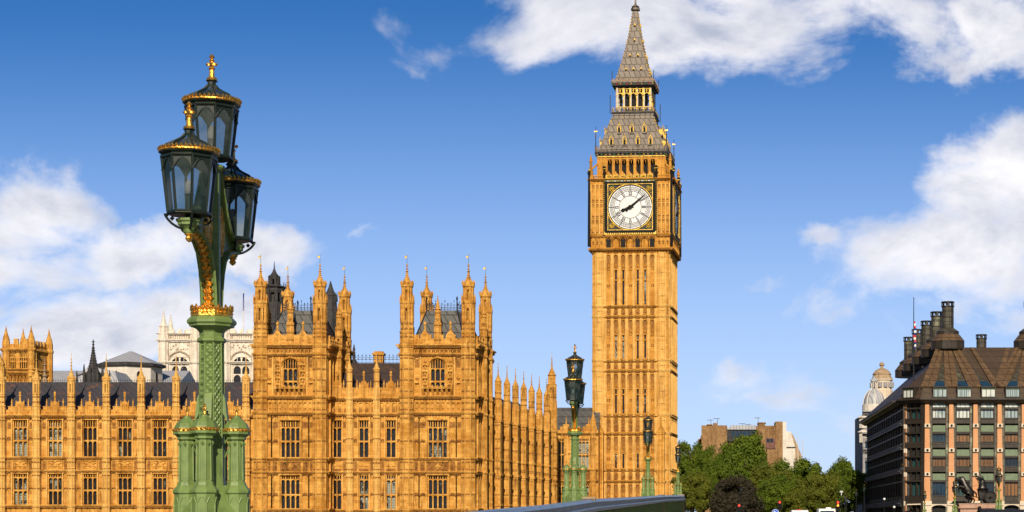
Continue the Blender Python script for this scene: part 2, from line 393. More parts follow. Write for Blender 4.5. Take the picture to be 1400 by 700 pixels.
def window(w, z0, z1, lights, transoms, head=.8, arched=False, mw=.12, y=.10, yg=.55):
    """stone frame mesh and glass mesh around x=0; transoms are z heights"""
    m, g = MB(), MB(); hw = w / 2
    for sx in (-1, 1): m.box(min(sx * hw, sx * (hw - .13)), max(sx * hw, sx * (hw - .13)), y - .04, yg, z0, z1)
    lw = w / lights; zh = z1 - head
    for i in range(1, lights): m.box(-hw + i * lw - mw / 2, -hw + i * lw + mw / 2, y, yg, z0, z1 - .02)
    for t in transoms: m.box(-hw + .001, hw - .001, y - .03, yg - .01, t - .11, t + .11)
    tops = list(transoms) + [zh]
    for i in range(lights):
        a = -hw + i * lw + mw / 2 - .01; b = a + lw - mw + .02
        for t in tops: arch_fill(m, a, b, t - .12 - lw * .5, t - .1, y + .05, yg - .02)
        # little tracery lights above
        c = (a + b) / 2; m.box(c - .045, c + .045, y + .04, yg - .02, zh, z1 - .03)
        for p, q in ((a, c), (c, b)): arch_fill(m, p, q, z1 - .05 - lw * .35, z1 - .04, y + .05, yg - .02, 3)
    m.box(-hw, hw, y + .02, yg - .012, zh - .12, zh + .02)
    if arched: arch_fill(m, -hw + .001, hw - .001, z1 - w * .42, z1 - .001, y - .05, yg + .003, 6)
    m.box(-hw - .12, hw + .12, -.16, yg - .03, z0 - .16, z0)
    g.quad((-hw, yg, z0), (hw, yg, z0), (hw, yg, z1), (-hw, yg, z1))
    return m, g
def hood(m, w, z1, zlen=.6, p=.16):
    hw = w / 2 + .18
    m.box(-hw, hw, -p, .05, z1 + .02, z1 + .16)
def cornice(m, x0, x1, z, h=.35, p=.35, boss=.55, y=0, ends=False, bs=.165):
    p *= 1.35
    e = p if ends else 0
    rs = lime_on(m, WORN_SHADE); m.box(x0 - e * .4, x1 + e * .4, y - p * .45, y + .02, z - .06, z + h * .35); rs()  # dark underside: cornice shadow line put into the stone colour
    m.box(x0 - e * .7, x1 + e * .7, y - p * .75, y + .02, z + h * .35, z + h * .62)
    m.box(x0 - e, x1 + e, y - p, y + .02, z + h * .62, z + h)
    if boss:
        n = max(1, int((x1 - x0) / boss)); rs = lime_on(m, WORN_SHADE)  # bosses take the same painted shade tone
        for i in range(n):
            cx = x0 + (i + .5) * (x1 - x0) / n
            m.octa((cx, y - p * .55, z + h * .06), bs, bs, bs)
        rs()
def panels(m, x0, x1, z0, z1, n, p=.10, head=.5, rw=.12, y=0, mids=()):
    p = max(p, .22) if y == 0 else p
    """blind perpendicular panelling: ribs with cusped heads"""
    w = (x1 - x0) / n; restore = lime_on(m, DRESSED)  # pale ribs over a darker wall stand in for relief shading
    for i in range(n + 1):
        cx = x0 + i * w; m.box(cx - rw / 2, cx + rw / 2, y - p, y + .02, z0, z1)
    restore(); restore = lime_on(m, WORN_SHADE)  # panel heads darkened, recess shade put into the colour
    for i in range(n):
        a, b = x0 + i * w + rw / 2, x0 + (i + 1) * w - rw / 2
        for t in (z1,) + tuple(mids): arch_fill(m, a, b, t - min(head, w * .7), t - .01, y - p * .8, y + .01, 3)
        for t in mids: m.box(a, b, y - p * .8, y + .01, t - .011, t + .07)
    restore()
rc = random.Random(5)
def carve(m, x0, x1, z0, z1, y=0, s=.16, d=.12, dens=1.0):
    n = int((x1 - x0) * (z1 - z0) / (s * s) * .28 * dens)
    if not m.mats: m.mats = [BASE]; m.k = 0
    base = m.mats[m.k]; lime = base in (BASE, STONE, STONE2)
    m.use(WORN_SHADE if lime else base)
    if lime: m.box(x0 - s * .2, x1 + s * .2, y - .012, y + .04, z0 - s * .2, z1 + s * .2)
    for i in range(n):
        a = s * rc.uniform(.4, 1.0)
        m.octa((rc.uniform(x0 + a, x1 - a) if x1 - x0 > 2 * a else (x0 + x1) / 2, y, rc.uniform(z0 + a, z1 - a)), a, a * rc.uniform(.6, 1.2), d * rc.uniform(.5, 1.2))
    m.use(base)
def frame(m, x0, x1, z0, z1, y=0, p=.12, w=.09):
    m.box(x0, x0 + w, y - p, y + .01, z0, z1); m.box(x1 - w, x1, y - p, y + .01, z0, z1)
    m.box(x0 + w, x1 - w, y - p, y + .01, z0, z0 + w); m.box(x0 + w, x1 - w, y - p, y + .01, z1 - w, z1)
def quatre(m, cx, cz, r, y=0, p=.1):
    rs = lime_on(m, WORN_SHADE)
    for a in range(4):
        t = PI / 4 + a * PI / 2; m.octa((cx + r * .52 * math.cos(t), y, cz + r * .52 * math.sin(t)), r * .42, r * .42, p)
    rs()
def octo(m, cx, cy, r, z0, z1, strings=(), step=.0, rib=.09, heads=()):
    """panelled octagonal buttress with string rings"""
    m.lathe(cx, cy, [(r, z0), (r, z1)])
    rr = r
    for i in range(8):
        a = PI / 8 + i * PI / 4; m.cbox((cx + rr * math.cos(a), cy + rr * math.sin(a), (z0 + z1) / 2), rib, rib, z1 - z0 - .02, a)
    for zs, h, p in strings: m.lathe(cx, cy, [(r * 1.0, zs - .02), (r + p * .5, zs), (r + p, zs + h * .5), (r + p, zs + h), (r, zs + h + .08)])
    rs = lime_on(m, WORN_SHADE)  # dark blocks paint shade at the panel heads
    for zh in heads:
        for i in range(8):
            a = i * PI / 4; c = r * math.cos(PI / 8)
            m.cbox((cx + c * math.cos(a), cy + c * math.sin(a), zh), .14, r * .7, .16, a)
    rs()
def crocket_spire(m, cx, cy, r, z0, h, ogee=True, vane=True, knobs=6, n=8):
    if ogee: prof = [(r, z0), (r * 1.10, z0 + h * .02), (r * .92, z0 + h * .10), (r * .66, z0 + h * .22), (r * .40, z0 + h * .33), (r * .25, z0 + h * .44), (r * .17, z0 + h * .60), (r * .10, z0 + h * .80), (r * .05, z0 + h)]
    else: prof = [(r, z0), (r * .72, z0 + h * .25), (r * .45, z0 + h * .5), (r * .22, z0 + h * .75), (r * .07, z0 + h)]
    m.lathe(cx, cy, prof, n)
    def rad(t):
        for i in range(len(prof) - 1):
            a, b = (prof[i][1] - z0) / h, (prof[i + 1][1] - z0) / h
            if a <= t <= b: return prof[i][0] + (prof[i + 1][0] - prof[i][0]) * (t - a) / (b - a + 1e-9)
        return prof[-1][0]
    for k in range(knobs):
        t = .06 + .84 * k / knobs; q = rad(t)
        for i in range(4 if n == 8 else n):
            a = PI / 8 + i * PI / 2 if n == 8 else PI / n + i * 2 * PI / n
            for a_ in ((a, a + PI / 4) if n == 8 else (a,)):
                m.octa((cx + q * 1.02 * math.cos(a_), cy + q * 1.02 * math.sin(a_), z0 + h * t), r * .12, r * .14)
    for t, q in ((.66, .36), (.80, .30), (.93, .26)):
        m.lathe(cx, cy, [(r * .1, z0 + h * (t - .025)), (r * q, z0 + h * t), (r * .1, z0 + h * (t + .03))], 8)
    m.octa((cx, cy, z0 + h * 1.0), r * .20, r * .28)
def slotted(m, cx, cy, r, z0, z1, post=.36, cap=.4):
    """open octagonal stage: eight corner posts under arched heads"""
    for i in range(8):
        a = PI / 8 + i * PI / 4
        m.cbox((cx + r * .9 * math.cos(a), cy + r * .9 * math.sin(a), (z0 + z1) / 2), r * post, r * post, z1 - z0, a)
    m.lathe(cx, cy, [(r, z1 - cap), (r, z1)]); m.lathe(cx, cy, [(r, z0 - .05), (r, z0 + cap * .5)])
    for i in range(8):
        a = i * PI / 4; c = r * .88 * math.cos(PI / 8); q = r * .26
        m.cbox((cx + c * math.cos(a), cy + c * math.sin(a), z1 - cap - q * .3), .10, r * .45, q * .6, a)
def finial(m, cx, cy, z0, h, r):
    m.lathe(cx, cy, [(r, z0), (r * .75, z0 + h * .45), (r * .45, z0 + h * .5), (r * .35, z0 + h * .8), (r * 1.0, z0 + h * .86), (r * .3, z0 + h)], 6)
# ================================================================== ground, river, bridge
def struct(m, name, mat): return tag(m.build(name, mat), kind='structure')
m = MB(); m.quad((-3000, 205, -.02), (3000, 205, -.02), (3000, 5000, -.02), (-3000, 5000, -.02)); struct(m, 'ground', GROUNDM)
m = MB(); m.quad((-3000, -600, -6), (3000, -600, -6), (3000, 204.9, -6), (-3000, 204.9, -6)); struct(m, 'river', WATER)
m = MB(); m.box(-3000, 3000, 204, 205, -8, .9); m.box(-3000, 3000, 203.8, 205.2, .9, 1.1); tag(m.build('embankment_wall', PLINTH), kind='structure')
# deck height profile along the bridge
PROF = [(-30, .9), (0, 1.0), (40, 1.35), (70, 1.85), (110, 2.7), (150, 3.1), (180, 2.9), (205, 2.2), (240, 1.1), (300, .3), (420, .1)]
def deck(yv):
    for i in range(len(PROF) - 1):
        a, b = PROF[i], PROF[i + 1]
        if a[0] <= yv <= b[0]:
            t = (yv - a[0]) / (b[0] - a[0]); t2 = t * t * (3 - 2 * t) * .3 + t * .7; return a[1] + (b[1] - a[1]) * t2
    return PROF[-1][1]
LRAIL = [(-30, -6.0), (0, -5.75), (22, -5.45), (39, -4.95), (65, -4.12), (95, -3.5), (120, -2.93), (147, -2.02), (175, -2.3), (205, -2.7)]
def lerp(T, v):
    for i in range(len(T) - 1):
        if T[i][0] <= v <= T[i + 1][0]: return T[i][1] + (T[i + 1][1] - T[i][1]) * (v - T[i][0]) / (T[i + 1][0] - T[i][0])
    return T[-1][1]
ys = [y for y in range(-30, 421, 6)]
def strip(name, xa, xb, mat, dz, y0=-30, y1=420, thick=0):
    m = MB(); q = [y for y in ys if y0 <= y <= y1]
    for a, b in zip(q, q[1:]):
        m.quad((xa, a, deck(a) + dz), (xb, a, deck(a) + dz), (xb, b, deck(b) + dz), (xa, b, deck(b) + dz))
        if thick: m.quad((xa, a, deck(a) + dz - thick), (xa, a, deck(a) + dz), (xa, b, deck(b) + dz), (xa, b, deck(b) + dz - thick)); m.quad((xb, a, deck(a) + dz), (xb, a, deck(a) + dz - thick), (xb, b, deck(b) + dz - thick), (xb, b, deck(b) + dz))
    return struct(m, name, mat)
strip('bridge_deck', -7.2, 37, PAVE, -.15, thick=1.4)
strip('road', .5, 30, ROAD, -.145)
m = MB()
for yv in range(-24, 400, 9): m.quad((15.1, yv, deck(yv) - .138), (15.3, yv, deck(yv) - .138), (15.3, yv + 4, deck(yv + 4) - .138), (15.1, yv + 4, deck(yv + 4) - .138))
struct(m, 'road_marking', WHITE)
for nm, a, b in (('pavement', -7.2, .5), ('pavement', 30, 37)): strip(nm, a, b, PAVE, 0, thick=.14)

# parapet with rounded blue grey coping, pierced green casting below, stone posts
RZ = [(-30, 2.15), (0, 2.25), (22, 2.45), (39, EYE + .19), (52, EYE + .44), (65, EYE + .75), (95, EYE + 1.22), (120, EYE + 1.63), (147, EYE + 2.0), (175, EYE + 1.75), (205, EYE + 1.1)]
par = empty('bridge_parapet', (0, 0, 0), 0, 'blue grey metal bridge parapet with rounded coping, curving up past the green lamps', 'parapet')
m, g = MB(), MB()
steps = [i * 1.5 for i in range(-20, 137)]
prof = [(-.30, -.42), (-.30, -.30), (-.20, -.26), (-.24, -.10), (-.16, -.02), (0, 0), (.16, -.02), (.26, -.10), (.22, -.27), (.32, -.31), (.32, -.42)]
for a, b in zip(steps, steps[1:]):
    if b > 205: break
    xa, za, xb, zb = lerp(LRAIL, a), lerp(RZ, a), lerp(LRAIL, b), lerp(RZ, b)
    for p, q in zip(prof, prof[1:]): m.quad((xa + p[0], a, za + p[1]), (xa + q[0], a, za + q[1]), (xb + q[0], b, zb + q[1]), (xb + p[0], b, zb + p[1]))
    da, db = deck(a), deck(b)
    for s_ in (-.06, .06): g.quad((xa + s_, a, da), (xb + s_, b, db), (xb + s_, b, zb - .4), (xa + s_, a, za - .4))
    for k in (0, .5):
        xx, yy_, zt, zb_ = xa + (xb - xa) * k, a + 1.5 * k, za + (zb - za) * k - .42, da + (db - da) * k
        g.box(xx - .10, xx + .14, yy_ - .06, yy_ + .06, zb_, zt)
    g.box(xa - .14, xa + .20, a, b, da + .12, da + .22)
m.build('coping', RAIL, par, smooth=True); g.build('pierced_panel', GREEN, par)
for yv in (14, 65.5, 119.5, 147.4, 176):
    q = MB(); x0, z0 = lerp(LRAIL, yv), lerp(RZ, yv)
    q.box(x0 - .19, x0 + .21, yv - .2, yv + .2, deck(yv) - .1, z0 + .0); q.box(x0 - .22, x0 + .24, yv - .24, yv + .24, z0 + .002, z0 + .07)
    q.build('stone_post', TAN, par)

# ================================================================== Palace
def pan_window(parent, mesh_pair, x, name='window'):
    """place a copy of a window (frame + pane)"""
    if not mesh_pair.get('o'):
        o = mesh_pair['m'].build(name, mesh_pair.get('mat', STONE), parent); mesh_pair['g'].build('pane', mesh_pair.get('gm', GLASS), o)
        mesh_pair['o'] = o; o.location = (x, 0, 0); return o
    o = dup(mesh_pair['o'], parent, (x, 0, 0)); return o
def W(w, z0, z1, lights, tr, **k):
    m, g = window(w, z0, z1, lights, tr, **k); return {'m': m, 'g': g}

# ---- long river wing at left
YL = 262.0; zl = lambda p: ZZ(p, YL)
X0 = XX(347, YL)
wing = empty('palace_wing', (X0, YL, 0), 0, 'long honey stone gothic palace wing with dark pitched roof, behind the near green lamp', 'palace wing')
BW = 47.7 * YL / F
nb = 11
bx = [-(i + .5) * BW - .95 + BW * .5 for i in range(nb + 1)]       # buttress centres (leftwards)
wx = [(bx[i] + bx[i + 1]) / 2 for i in range(nb)]
xl = bx[-1]
win_u = W(2.05, zl(624), zl(574.5), 3, [zl(602.5)], head=.95)
win_d = W(2.05, zl(690), zl(648), 3, [zl(670.5)], head=.45)
wall, carv = MB(), MB()
holes = []
for x_ in wx: holes += [(x_ - 1.025, x_ + 1.025, zl(624), zl(574.5)), (x_ - 1.025, x_ + 1.025, zl(690), zl(648))]
wall_holes(wall, xl, 0, -3, zl(560), holes)
wall.box(xl, 0, .63, 12, -3, zl(562)); 
for (py, h, p) in ((571, .42, .42), (627.5, .32, .28), (645.5, .30, .26), (694, .42, .38)): cornice(wall, xl, 0, zl(py), h, p, .42 if py < 600 else .9)
wall.use(WORN_SHADE)
for k in range(int(-xl / .42)): wall.box(xl + k * .42 + .05, xl + k * .42 + .25, -.10, .01, zl(574.2), zl(572))
wall.use(BASE)
for x_ in wx:
    for sgn in (-1, 1):
        a = x_ + sgn * 1.12; b = x_ + sgn * (BW / 2 - .5); a, b = min(a, b), max(a, b)
        panels(wall, a, b, zl(626), zl(572.5), 1, .10, .5, mids=(zl(598),)); panels(wall, a, b, zl(693), zl(646), 1, .10, .5, mids=(zl(667),))
        frame(wall, a + .1, b - .05, zl(643.5), zl(629), 0, .12); carve(wall, a + .25, b - .2, zl(642.5), zl(630), -.02, .17, .14, 1.4)
        carve(wall, a + .2, b - .15, zl(586), zl(578), -.02, .15, .14); carve(wall, a + .2, b - .15, zl(602), zl(599), -.02, .15, .14)
    frame(wall, x_ - 1.05, x_ + 1.05, zl(643.5), zl(629), 0, .16, .12)
    # royal arms relief: crowned shield with supporters
    zc = zl(636.5)
    wall.octa((x_, -.02, zc - .05), .36, .42, .24); wall.cbox((x_, -.05, zl(631)), .34, .16, .16); wall.octa((x_, -.05, zl(630)), .2, .12, .2)
    for s_ in (-1, 1):
        for dx, dz, r in ((.48, .2, .2), (.56, -.1, .22), (.5, -.38, .2), (.72, .32, .13), (.78, -.3, .13)): wall.octa((x_ + s_ * dx, -.02, zc + dz), r, r * .9, .2)
    wall.box(x_ - .7, x_ + .7, -.12, 0, zl(643) + .05, zl(643) + .18)
    hood_z = zl(574.5); wall.box(x_ - 1.2, x_ + 1.2, -.18, .02, hood_z + .03, hood_z + .18); wall.box(x_ - 1.2, x_ + 1.2, -.14, .02, zl(648) + .03, zl(648) + .15)
wall.build('wall', STONE, wing)
for x_ in wx: pan_window(wing, win_u, x_)
for x_ in wx: pan_window(wing, win_d, x_)
# buttress with its turret: one mesh, copied
def wing_buttress(zf, r=.52, top=522, tip=490, ztop_cap=506, base=-3, string_py=(571, 627.5, 645.5, 694), with_slots=True, yc=-.50):
    b = MB(); zt = zf(top); b.box(-.46, .46, -.5, .02, base, zf(557))
    st = [(zf(p), .34, .16) for p in string_py]
    octo(b, 0, yc, r, base, zf(557), st, heads=[zf(p) for p in (575, 600, 632, 641, 650, 668)], rib=.10)
    b.lathe(0, yc, [(r * 1.02, zf(557)), (r * 1.15, zf(556)), (r * 1.15, zf(555)), (r * .92, zf(554))])
    octo(b, 0, yc, r * .88, zf(555), zf(540), [], rib=.08, heads=[zf(543), zf(550)])
    b.lathe(0, yc, [(r * .88, zf(540.5)), (r * 1.05, zf(539.5)), (r * .86, zf(538.5))])
    slotted(b, 0, yc, r * .9, zf(539), zt, .38, .3); b.lathe(0, yc, [(r * .36, zf(539)), (r * .36, zt)], 6)
    b.lathe(0, yc, [(r * .9, zt), (r * 1.1, zt + .12), (r * 1.1, zt + .28), (r * .9, zt + .34)])
    for i in range(8):
        a = i * PI / 4; b.octa((r * 1.0 * math.cos(a), yc + r * 1.0 * math.sin(a), zt + .45), .13, .32)
    crocket_spire(b, 0, yc, r * .86, zt + .3, zf(tip) - zt - .3, knobs=6)
    b.tube((0, yc, zf(tip)), (0, yc, zf(tip) + .7), .03, n=4)
    return b
bt = wing_buttress(zl).build('buttress_turret', DRESSED, wing); bt.location = (bx[0], 0, 0)
for x_ in bx[1:]: dup(bt, wing, (x_, 0, 0))
# parapet per bay
def parapet_bay(w, zf, p_base, p_cr, p_top, p_fin, p_small, gab=1.15):
    m = MB(); hw = w / 2; z0, zc, zt = zf(p_base), zf(p_cr), zf(p_top)
    m.box(-hw, hw, -.12, .18, z0, zc - .5)
    n = 4
    seg = (hw - .52 - gab / 2)
    for s_ in (-1, 1):
        for k, (a, b) in enumerate(((0.02, .34), (.52, .78), )):
            x0, x1 = gab / 2 + a * seg, gab / 2 + b * seg
            m.box(min(s_ * x0, s_ * x1), max(s_ * x0, s_ * x1), -.12, .18, zc - .52, zc)
            m.box(min(s_ * x0, s_ * x1) - .05, max(s_ * x0, s_ * x1) + .05, -.18, .24, zc, zc + .1)
        sx = s_ * (gab / 2 + seg * .43)
        m.box(sx - .12, sx + .12, -.16, .16, z0 + .4, zc + .1); m.lathe(sx, 0, [(.13, zc + .05), (.10, zc + .5), (.15, zc + .55), (.03, zf(p_small))], 4)
        for k in range(3): m.octa((s_ * (gab / 2 + seg * (.18 + .33 * k)), -.12, z0 + .55), .17, .2, .12)
        m.octa((s_ * (gab / 2 + seg * .43), -.16, zc - .7), .2, .24, .16)
    # gablet with niche
    m.box(-gab / 2, gab / 2, -.24, .2, z0, zc + .2)
    m.prism([(-gab / 2, zc + .2), (gab / 2, zc + .2), (gab / 2 * .9, zc + .5), (0.26, zt), (-.26, zt), (-gab / 2 * .9, zc + .5)], -.22, .18)
    m.box(-.09, .09, -.34, -.2, z0 + .2, zc + .15); m.box(-.36, -.26, -.34, -.2, z0 + .15, zt - .35); m.box(.26, .36, -.34, -.2, z0 + .15, zt - .35); m.octa((0, -.26, zc + .3), .26, .3, .14)
    for s_ in (-1, 1): m.lathe(s_ * gab / 2 * .92, -.03, [(.13, zc + .2), (.10, zc + .62), (.02, zc + .95)], 4)
    m.lathe(0, -.03, [(.15, zt), (.11, zf(p_fin) - .75), (.20, zf(p_fin) - .7), (.13, zf(p_fin) - .5), (.2, zf(p_fin) - .25), (.03, zf(p_fin))], 6)
    return m
pb = parapet_bay(BW, zl, 569.5, 556.5, 549, 535, 545).build('parapet', STONE, wing); pb.location = (wx[0], 0, 0)
for x_ in wx[1:]: dup(pb, wing, (x_, 0, 0))
m = MB(); zr = ZZ(523.5, YL + 7)
m.prismx([(.6, zl(560)), (7, zr), (7.4, zr), (13, zl(560))], xl, 2)
m.box(xl, 2, .5, 13, zl(563), zl(560)); ro = m.build('roof', SLATE, wing)
m = MB()
for i in range(int((0 - xl) / .32)):
    x_ = xl + i * .32; m.tube((x_, 7.2, zr), (x_, 7.2, zr + .42), .025, n=4); m.octa((x_, 7.2, zr + .4), .07, .12)
m.box(xl, 1, 7.16, 7.24, zr, zr + .12); m.build('ridge_cresting', IRON, ro)
for x_ in bx[:-1]:   # roof hatches
    pass

# ---- middle range between the pavilions (three bays)
YM = 261.0; zm = lambda p: ZZ(p, YM)
xm0, xm1 = XX(443, YM), XX(552, YM); xc = (xm0 + xm1) / 2
mid = empty('palace_range', (xc, YM, 0), 0, 'short three bay stone range with brown-black roof between the two turreted pavilions', 'palace wing')
a, b = xm0 - xc, xm1 - xc
bw = 37.0 * YM / F; cxs = [XX(460.5, YM) - xc + i * bw for i in range(3)]; bbs = [XX(478.7, YM) - xc + i * bw for i in range(2)]
wu = W(1.45, zm(625), zm(575), 2, [zm(603.5)], head=.95); wd = W(1.45, zm(698), zm(650), 2, [zm(676.5)], head=.55)
wall = MB(); holes = []
for x_ in cxs: holes += [(x_ - .725, x_ + .725, zm(625), zm(575)), (x_ - .725, x_ + .725, zm(698), zm(650))]
wall_holes(wall, a, b, -3, zm(530), holes); wall.box(a, b, .63, 11, -3, zm(532))
for (py, h, p) in ((547.5, .42, .42), (568.5, .40, .36), (628.5, .3, .28), (647.5, .3, .26), (700, .4, .36)): cornice(wall, a, b, zm(py), h, p, .4 if py < 600 else .9)
for i, x_ in enumerate(cxs):
    for s_ in (-1, 1):
        q0, q1 = sorted((x_ + s_ * .82, x_ + s_ * (bw / 2 - .42)))
        panels(wall, q0, q1, zm(627), zm(569.5), 1, .1, .5, mids=(zm(601),)); panels(wall, q0, q1, zm(699), zm(648.5), 1, .1, .5, mids=(zm(676),))
        frame(wall, q0, q1, zm(645.5), zm(630)); carve(wall, q0 + .12, q1 - .12, zm(644.5), zm(631), -.02, .16, .15, 1.6)
        carve(wall, q0 + .12, q1 - .12, zm(585), zm(577), -.02, .15, .14); quatre(wall, (q0 + q1) / 2, zm(603), .32, 0, .14); quatre(wall, (q0 + q1) / 2, zm(676), .32, 0, .14)
    for k in range(4):
        c = x_ + (k - 1.5) * .86; frame(wall, c - .33, c + .33, zm(565), zm(550), 0, .18, .09)
        arch_fill(wall, c - .25, c + .25, zm(553.5), zm(551), -.14, 0, 3); wall.octa((c, -.05, zm(557)), .2, .34, .16); carve(wall, c - .22, c + .22, zm(564.5), zm(559), -.02, .14, .1)
    frame(wall, x_ - .78, x_ + .78, zm(645.5), zm(630), 0, .12, .1)
    for k in (-1, 1): wall.box(x_ + k * .36 - .26, x_ + k * .36 + .26, -.12, 0, zm(637.5), zm(635.5))
    carve(wall, x_ - .65, x_ + .65, zm(644.5), zm(641), -.02, .14, .12, 1.6)
    wall.box(x_ - .9, x_ + .9, -.18, .02, zm(575) + .03, zm(575) + .16)
wall.build('wall', STONE, mid)
for x_ in cxs: pan_window(mid, wu, x_)
for x_ in cxs: pan_window(mid, wd, x_)
def small_turret(zf, r, p_body, p_cap, p_tip, strings, base=-3):
    b = MB(); b.box(-.4, .4, -.45, .02, base, zf(545)); octo(b, 0, -.45, r, base, zf(p_body), [(zf(p), .34, .16) for p in strings], heads=[zf(p) for p in (572, 600, 633, 642, 653, 676)], rib=.09)
    octo(b, 0, -.45, r * .8, zf(p_body), zf(p_cap), [], rib=.07, heads=[zf(p_cap + 3), zf(p_body - 8)])
    b.lathe(0, -.45, [(r * .82, zf(p_cap) - .1), (r * 1.08, zf(p_cap)), (r * 1.08, zf(p_cap) + .18), (r * .7, zf(p_cap) + .3)])
    crocket_spire(b, 0, -.45, r * .72, zf(p_cap) + .2, zf(p_tip) - zf(p_cap) - .2, knobs=5); return b
st = small_turret(zm, .46, 530, 506, 484, (547.5, 568.5, 628.5, 647.5, 700)).build('buttress_turret', DRESSED, mid); st.location = (bbs[0], 0, 0); dup(st, mid, (bbs[1], 0, 0))
pm = parapet_bay(bw, zm, 545.5, 531.5, 521, 507, 519, gab=1.3).build('parapet', STONE, mid); pm.location = (cxs[0], 0, 0)
for x_ in cxs[1:]: dup(pm, mid, (x_, 0, 0))
m = MB(); zr = ZZ(496.5, YM + 6.5); m.prismx([(.6, zm(534)), (6.5, zr), (7, zr), (11.5, zm(534))], a, b); ro = m.build('roof', SLATEB, mid)
m = MB()
for i in range(int((b - a) / .55)):
    x_ = a + .2 + i * .55; m.tube((x_, 6.75, zr), (x_, 6.75, zr + 1.15), .025, n=4); m.octa((x_, 6.75, zr + 1.1), .08, .2); m.octa((x_, 6.75, zr + .6), .14, .1, .03)
for h in (.1, .55, .85): m.box(a, b, 6.73, 6.77, zr + h - .025, zr + h + .025)
m.build('ridge_cresting', IRON, ro)
m = MB(); cx_ = XX(518, YM + 9) - xc; z1 = ZZ(482, YM + 9)
m.box(cx_ - .7, cx_ + .7, 8.4, 9.6, zm(530), z1 - .4); m.box(cx_ - .85, cx_ + .85, 8.2, 9.8, z1 - .4, z1 - .1); m.box(cx_ - .6, cx_ + .6, 8.5, 9.5, z1 - .1, z1 + .15); m.box(cx_ - .8, cx_ + .8, 8.3, 9.7, zm(500), zm(498)); m.build('chimney', STONE, mid)
m = MB(); x_ = XX(484, YM + 8) - xc; m.lathe(x_, 8, [(.6, zr - .2), (.5, zr + .3), (.2, zr + .7), (.25, zr + 1.2), (.08, zr + 1.8), (.2, zr + 2.0), (.03, zr + 2.9)], 8); m.build('vent_finial', DKSTONE, mid)

# ---- the two pavilions
YP = 258.0; zp = lambda p: ZZ(p, YP)
def vane(m, x, y, z, h=1.3):
    m.use(IRON).tube((x, y, z), (x, y, z + h), .03, n=4); m.use(GOLDM).box(x - .30, x - .02, y - .03, y + .03, z + h - .38, z + h - .1); m.octa((x, y, z + h + .05), .08)
def corner_turret(r, z0, zpar, st_strings, top=392, mid_=415, tip=362, base_low=456):
    b = MB().use(STONE)
    octo(b, 0, 0, r, z0, zpar, st_strings, heads=[zp(p) for p in (490, 505, 520, 535, 551, 560, 572, 603, 632, 642, 653, 676)], rib=.13)
    octo(b, 0, 0, r * .98, zpar, zp(base_low), [(zp(455.5) - .1, .3, .12)], rib=.13, heads=[zp(470), zp(461)])
    octo(b, 0, 0, r * .92, zp(base_low), zp(441), [], rib=.12, heads=[zp(443), zp(450)])
    slotted(b, 0, 0, r * .93, zp(441), zp(mid_ + 1), .37, .45); b.lathe(0, 0, [(r * .2, zp(441)), (r * .2, zp(mid_))], 6)
    b.lathe(0, 0, [(r * .9, zp(mid_) - .25), (r * 1.10, zp(mid_)), (r * 1.10, zp(mid_) + .25), (r * .82, zp(mid_) + .4)])
    for i in range(8):
        a = PI / 8 + i * PI / 4; b.lathe(r * 1.0 * math.cos(a), r * 1.0 * math.sin(a), [(.14, zp(mid_)), (.11, zp(mid_) + .7), (.02, zp(mid_) + 1.3)], 4)
    slotted(b, 0, 0, r * .74, zp(mid_) + .2, zp(top), .36, .35); b.lathe(0, 0, [(r * .16, zp(mid_)), (r * .16, zp(top))], 6)
    b.lathe(0, 0, [(r * .74, zp(top) - .2), (r * .95, zp(top)), (r * .95, zp(top) + .25), (r * .74, zp(top) + .4)])
    for i in range(8):
        a = PI / 8 + i * PI / 4; b.octa((r * .88 * math.cos(a), r * .88 * math.sin(a), zp(top) + .5), .15, .42)
    crocket_spire(b, 0, 0, r * .74, zp(top) + .25, zp(tip) - zp(top) - .25, knobs=8)
    vane(b, 0, 0, zp(tip)); return b
PST = [(475.5, .5, .5), (486.5, .34, .32), (545, .42, .4), (567, .4, .36), (628.5, .3, .28), (647.5, .3, .26), (699, .4, .36)]
ct_mesh = None
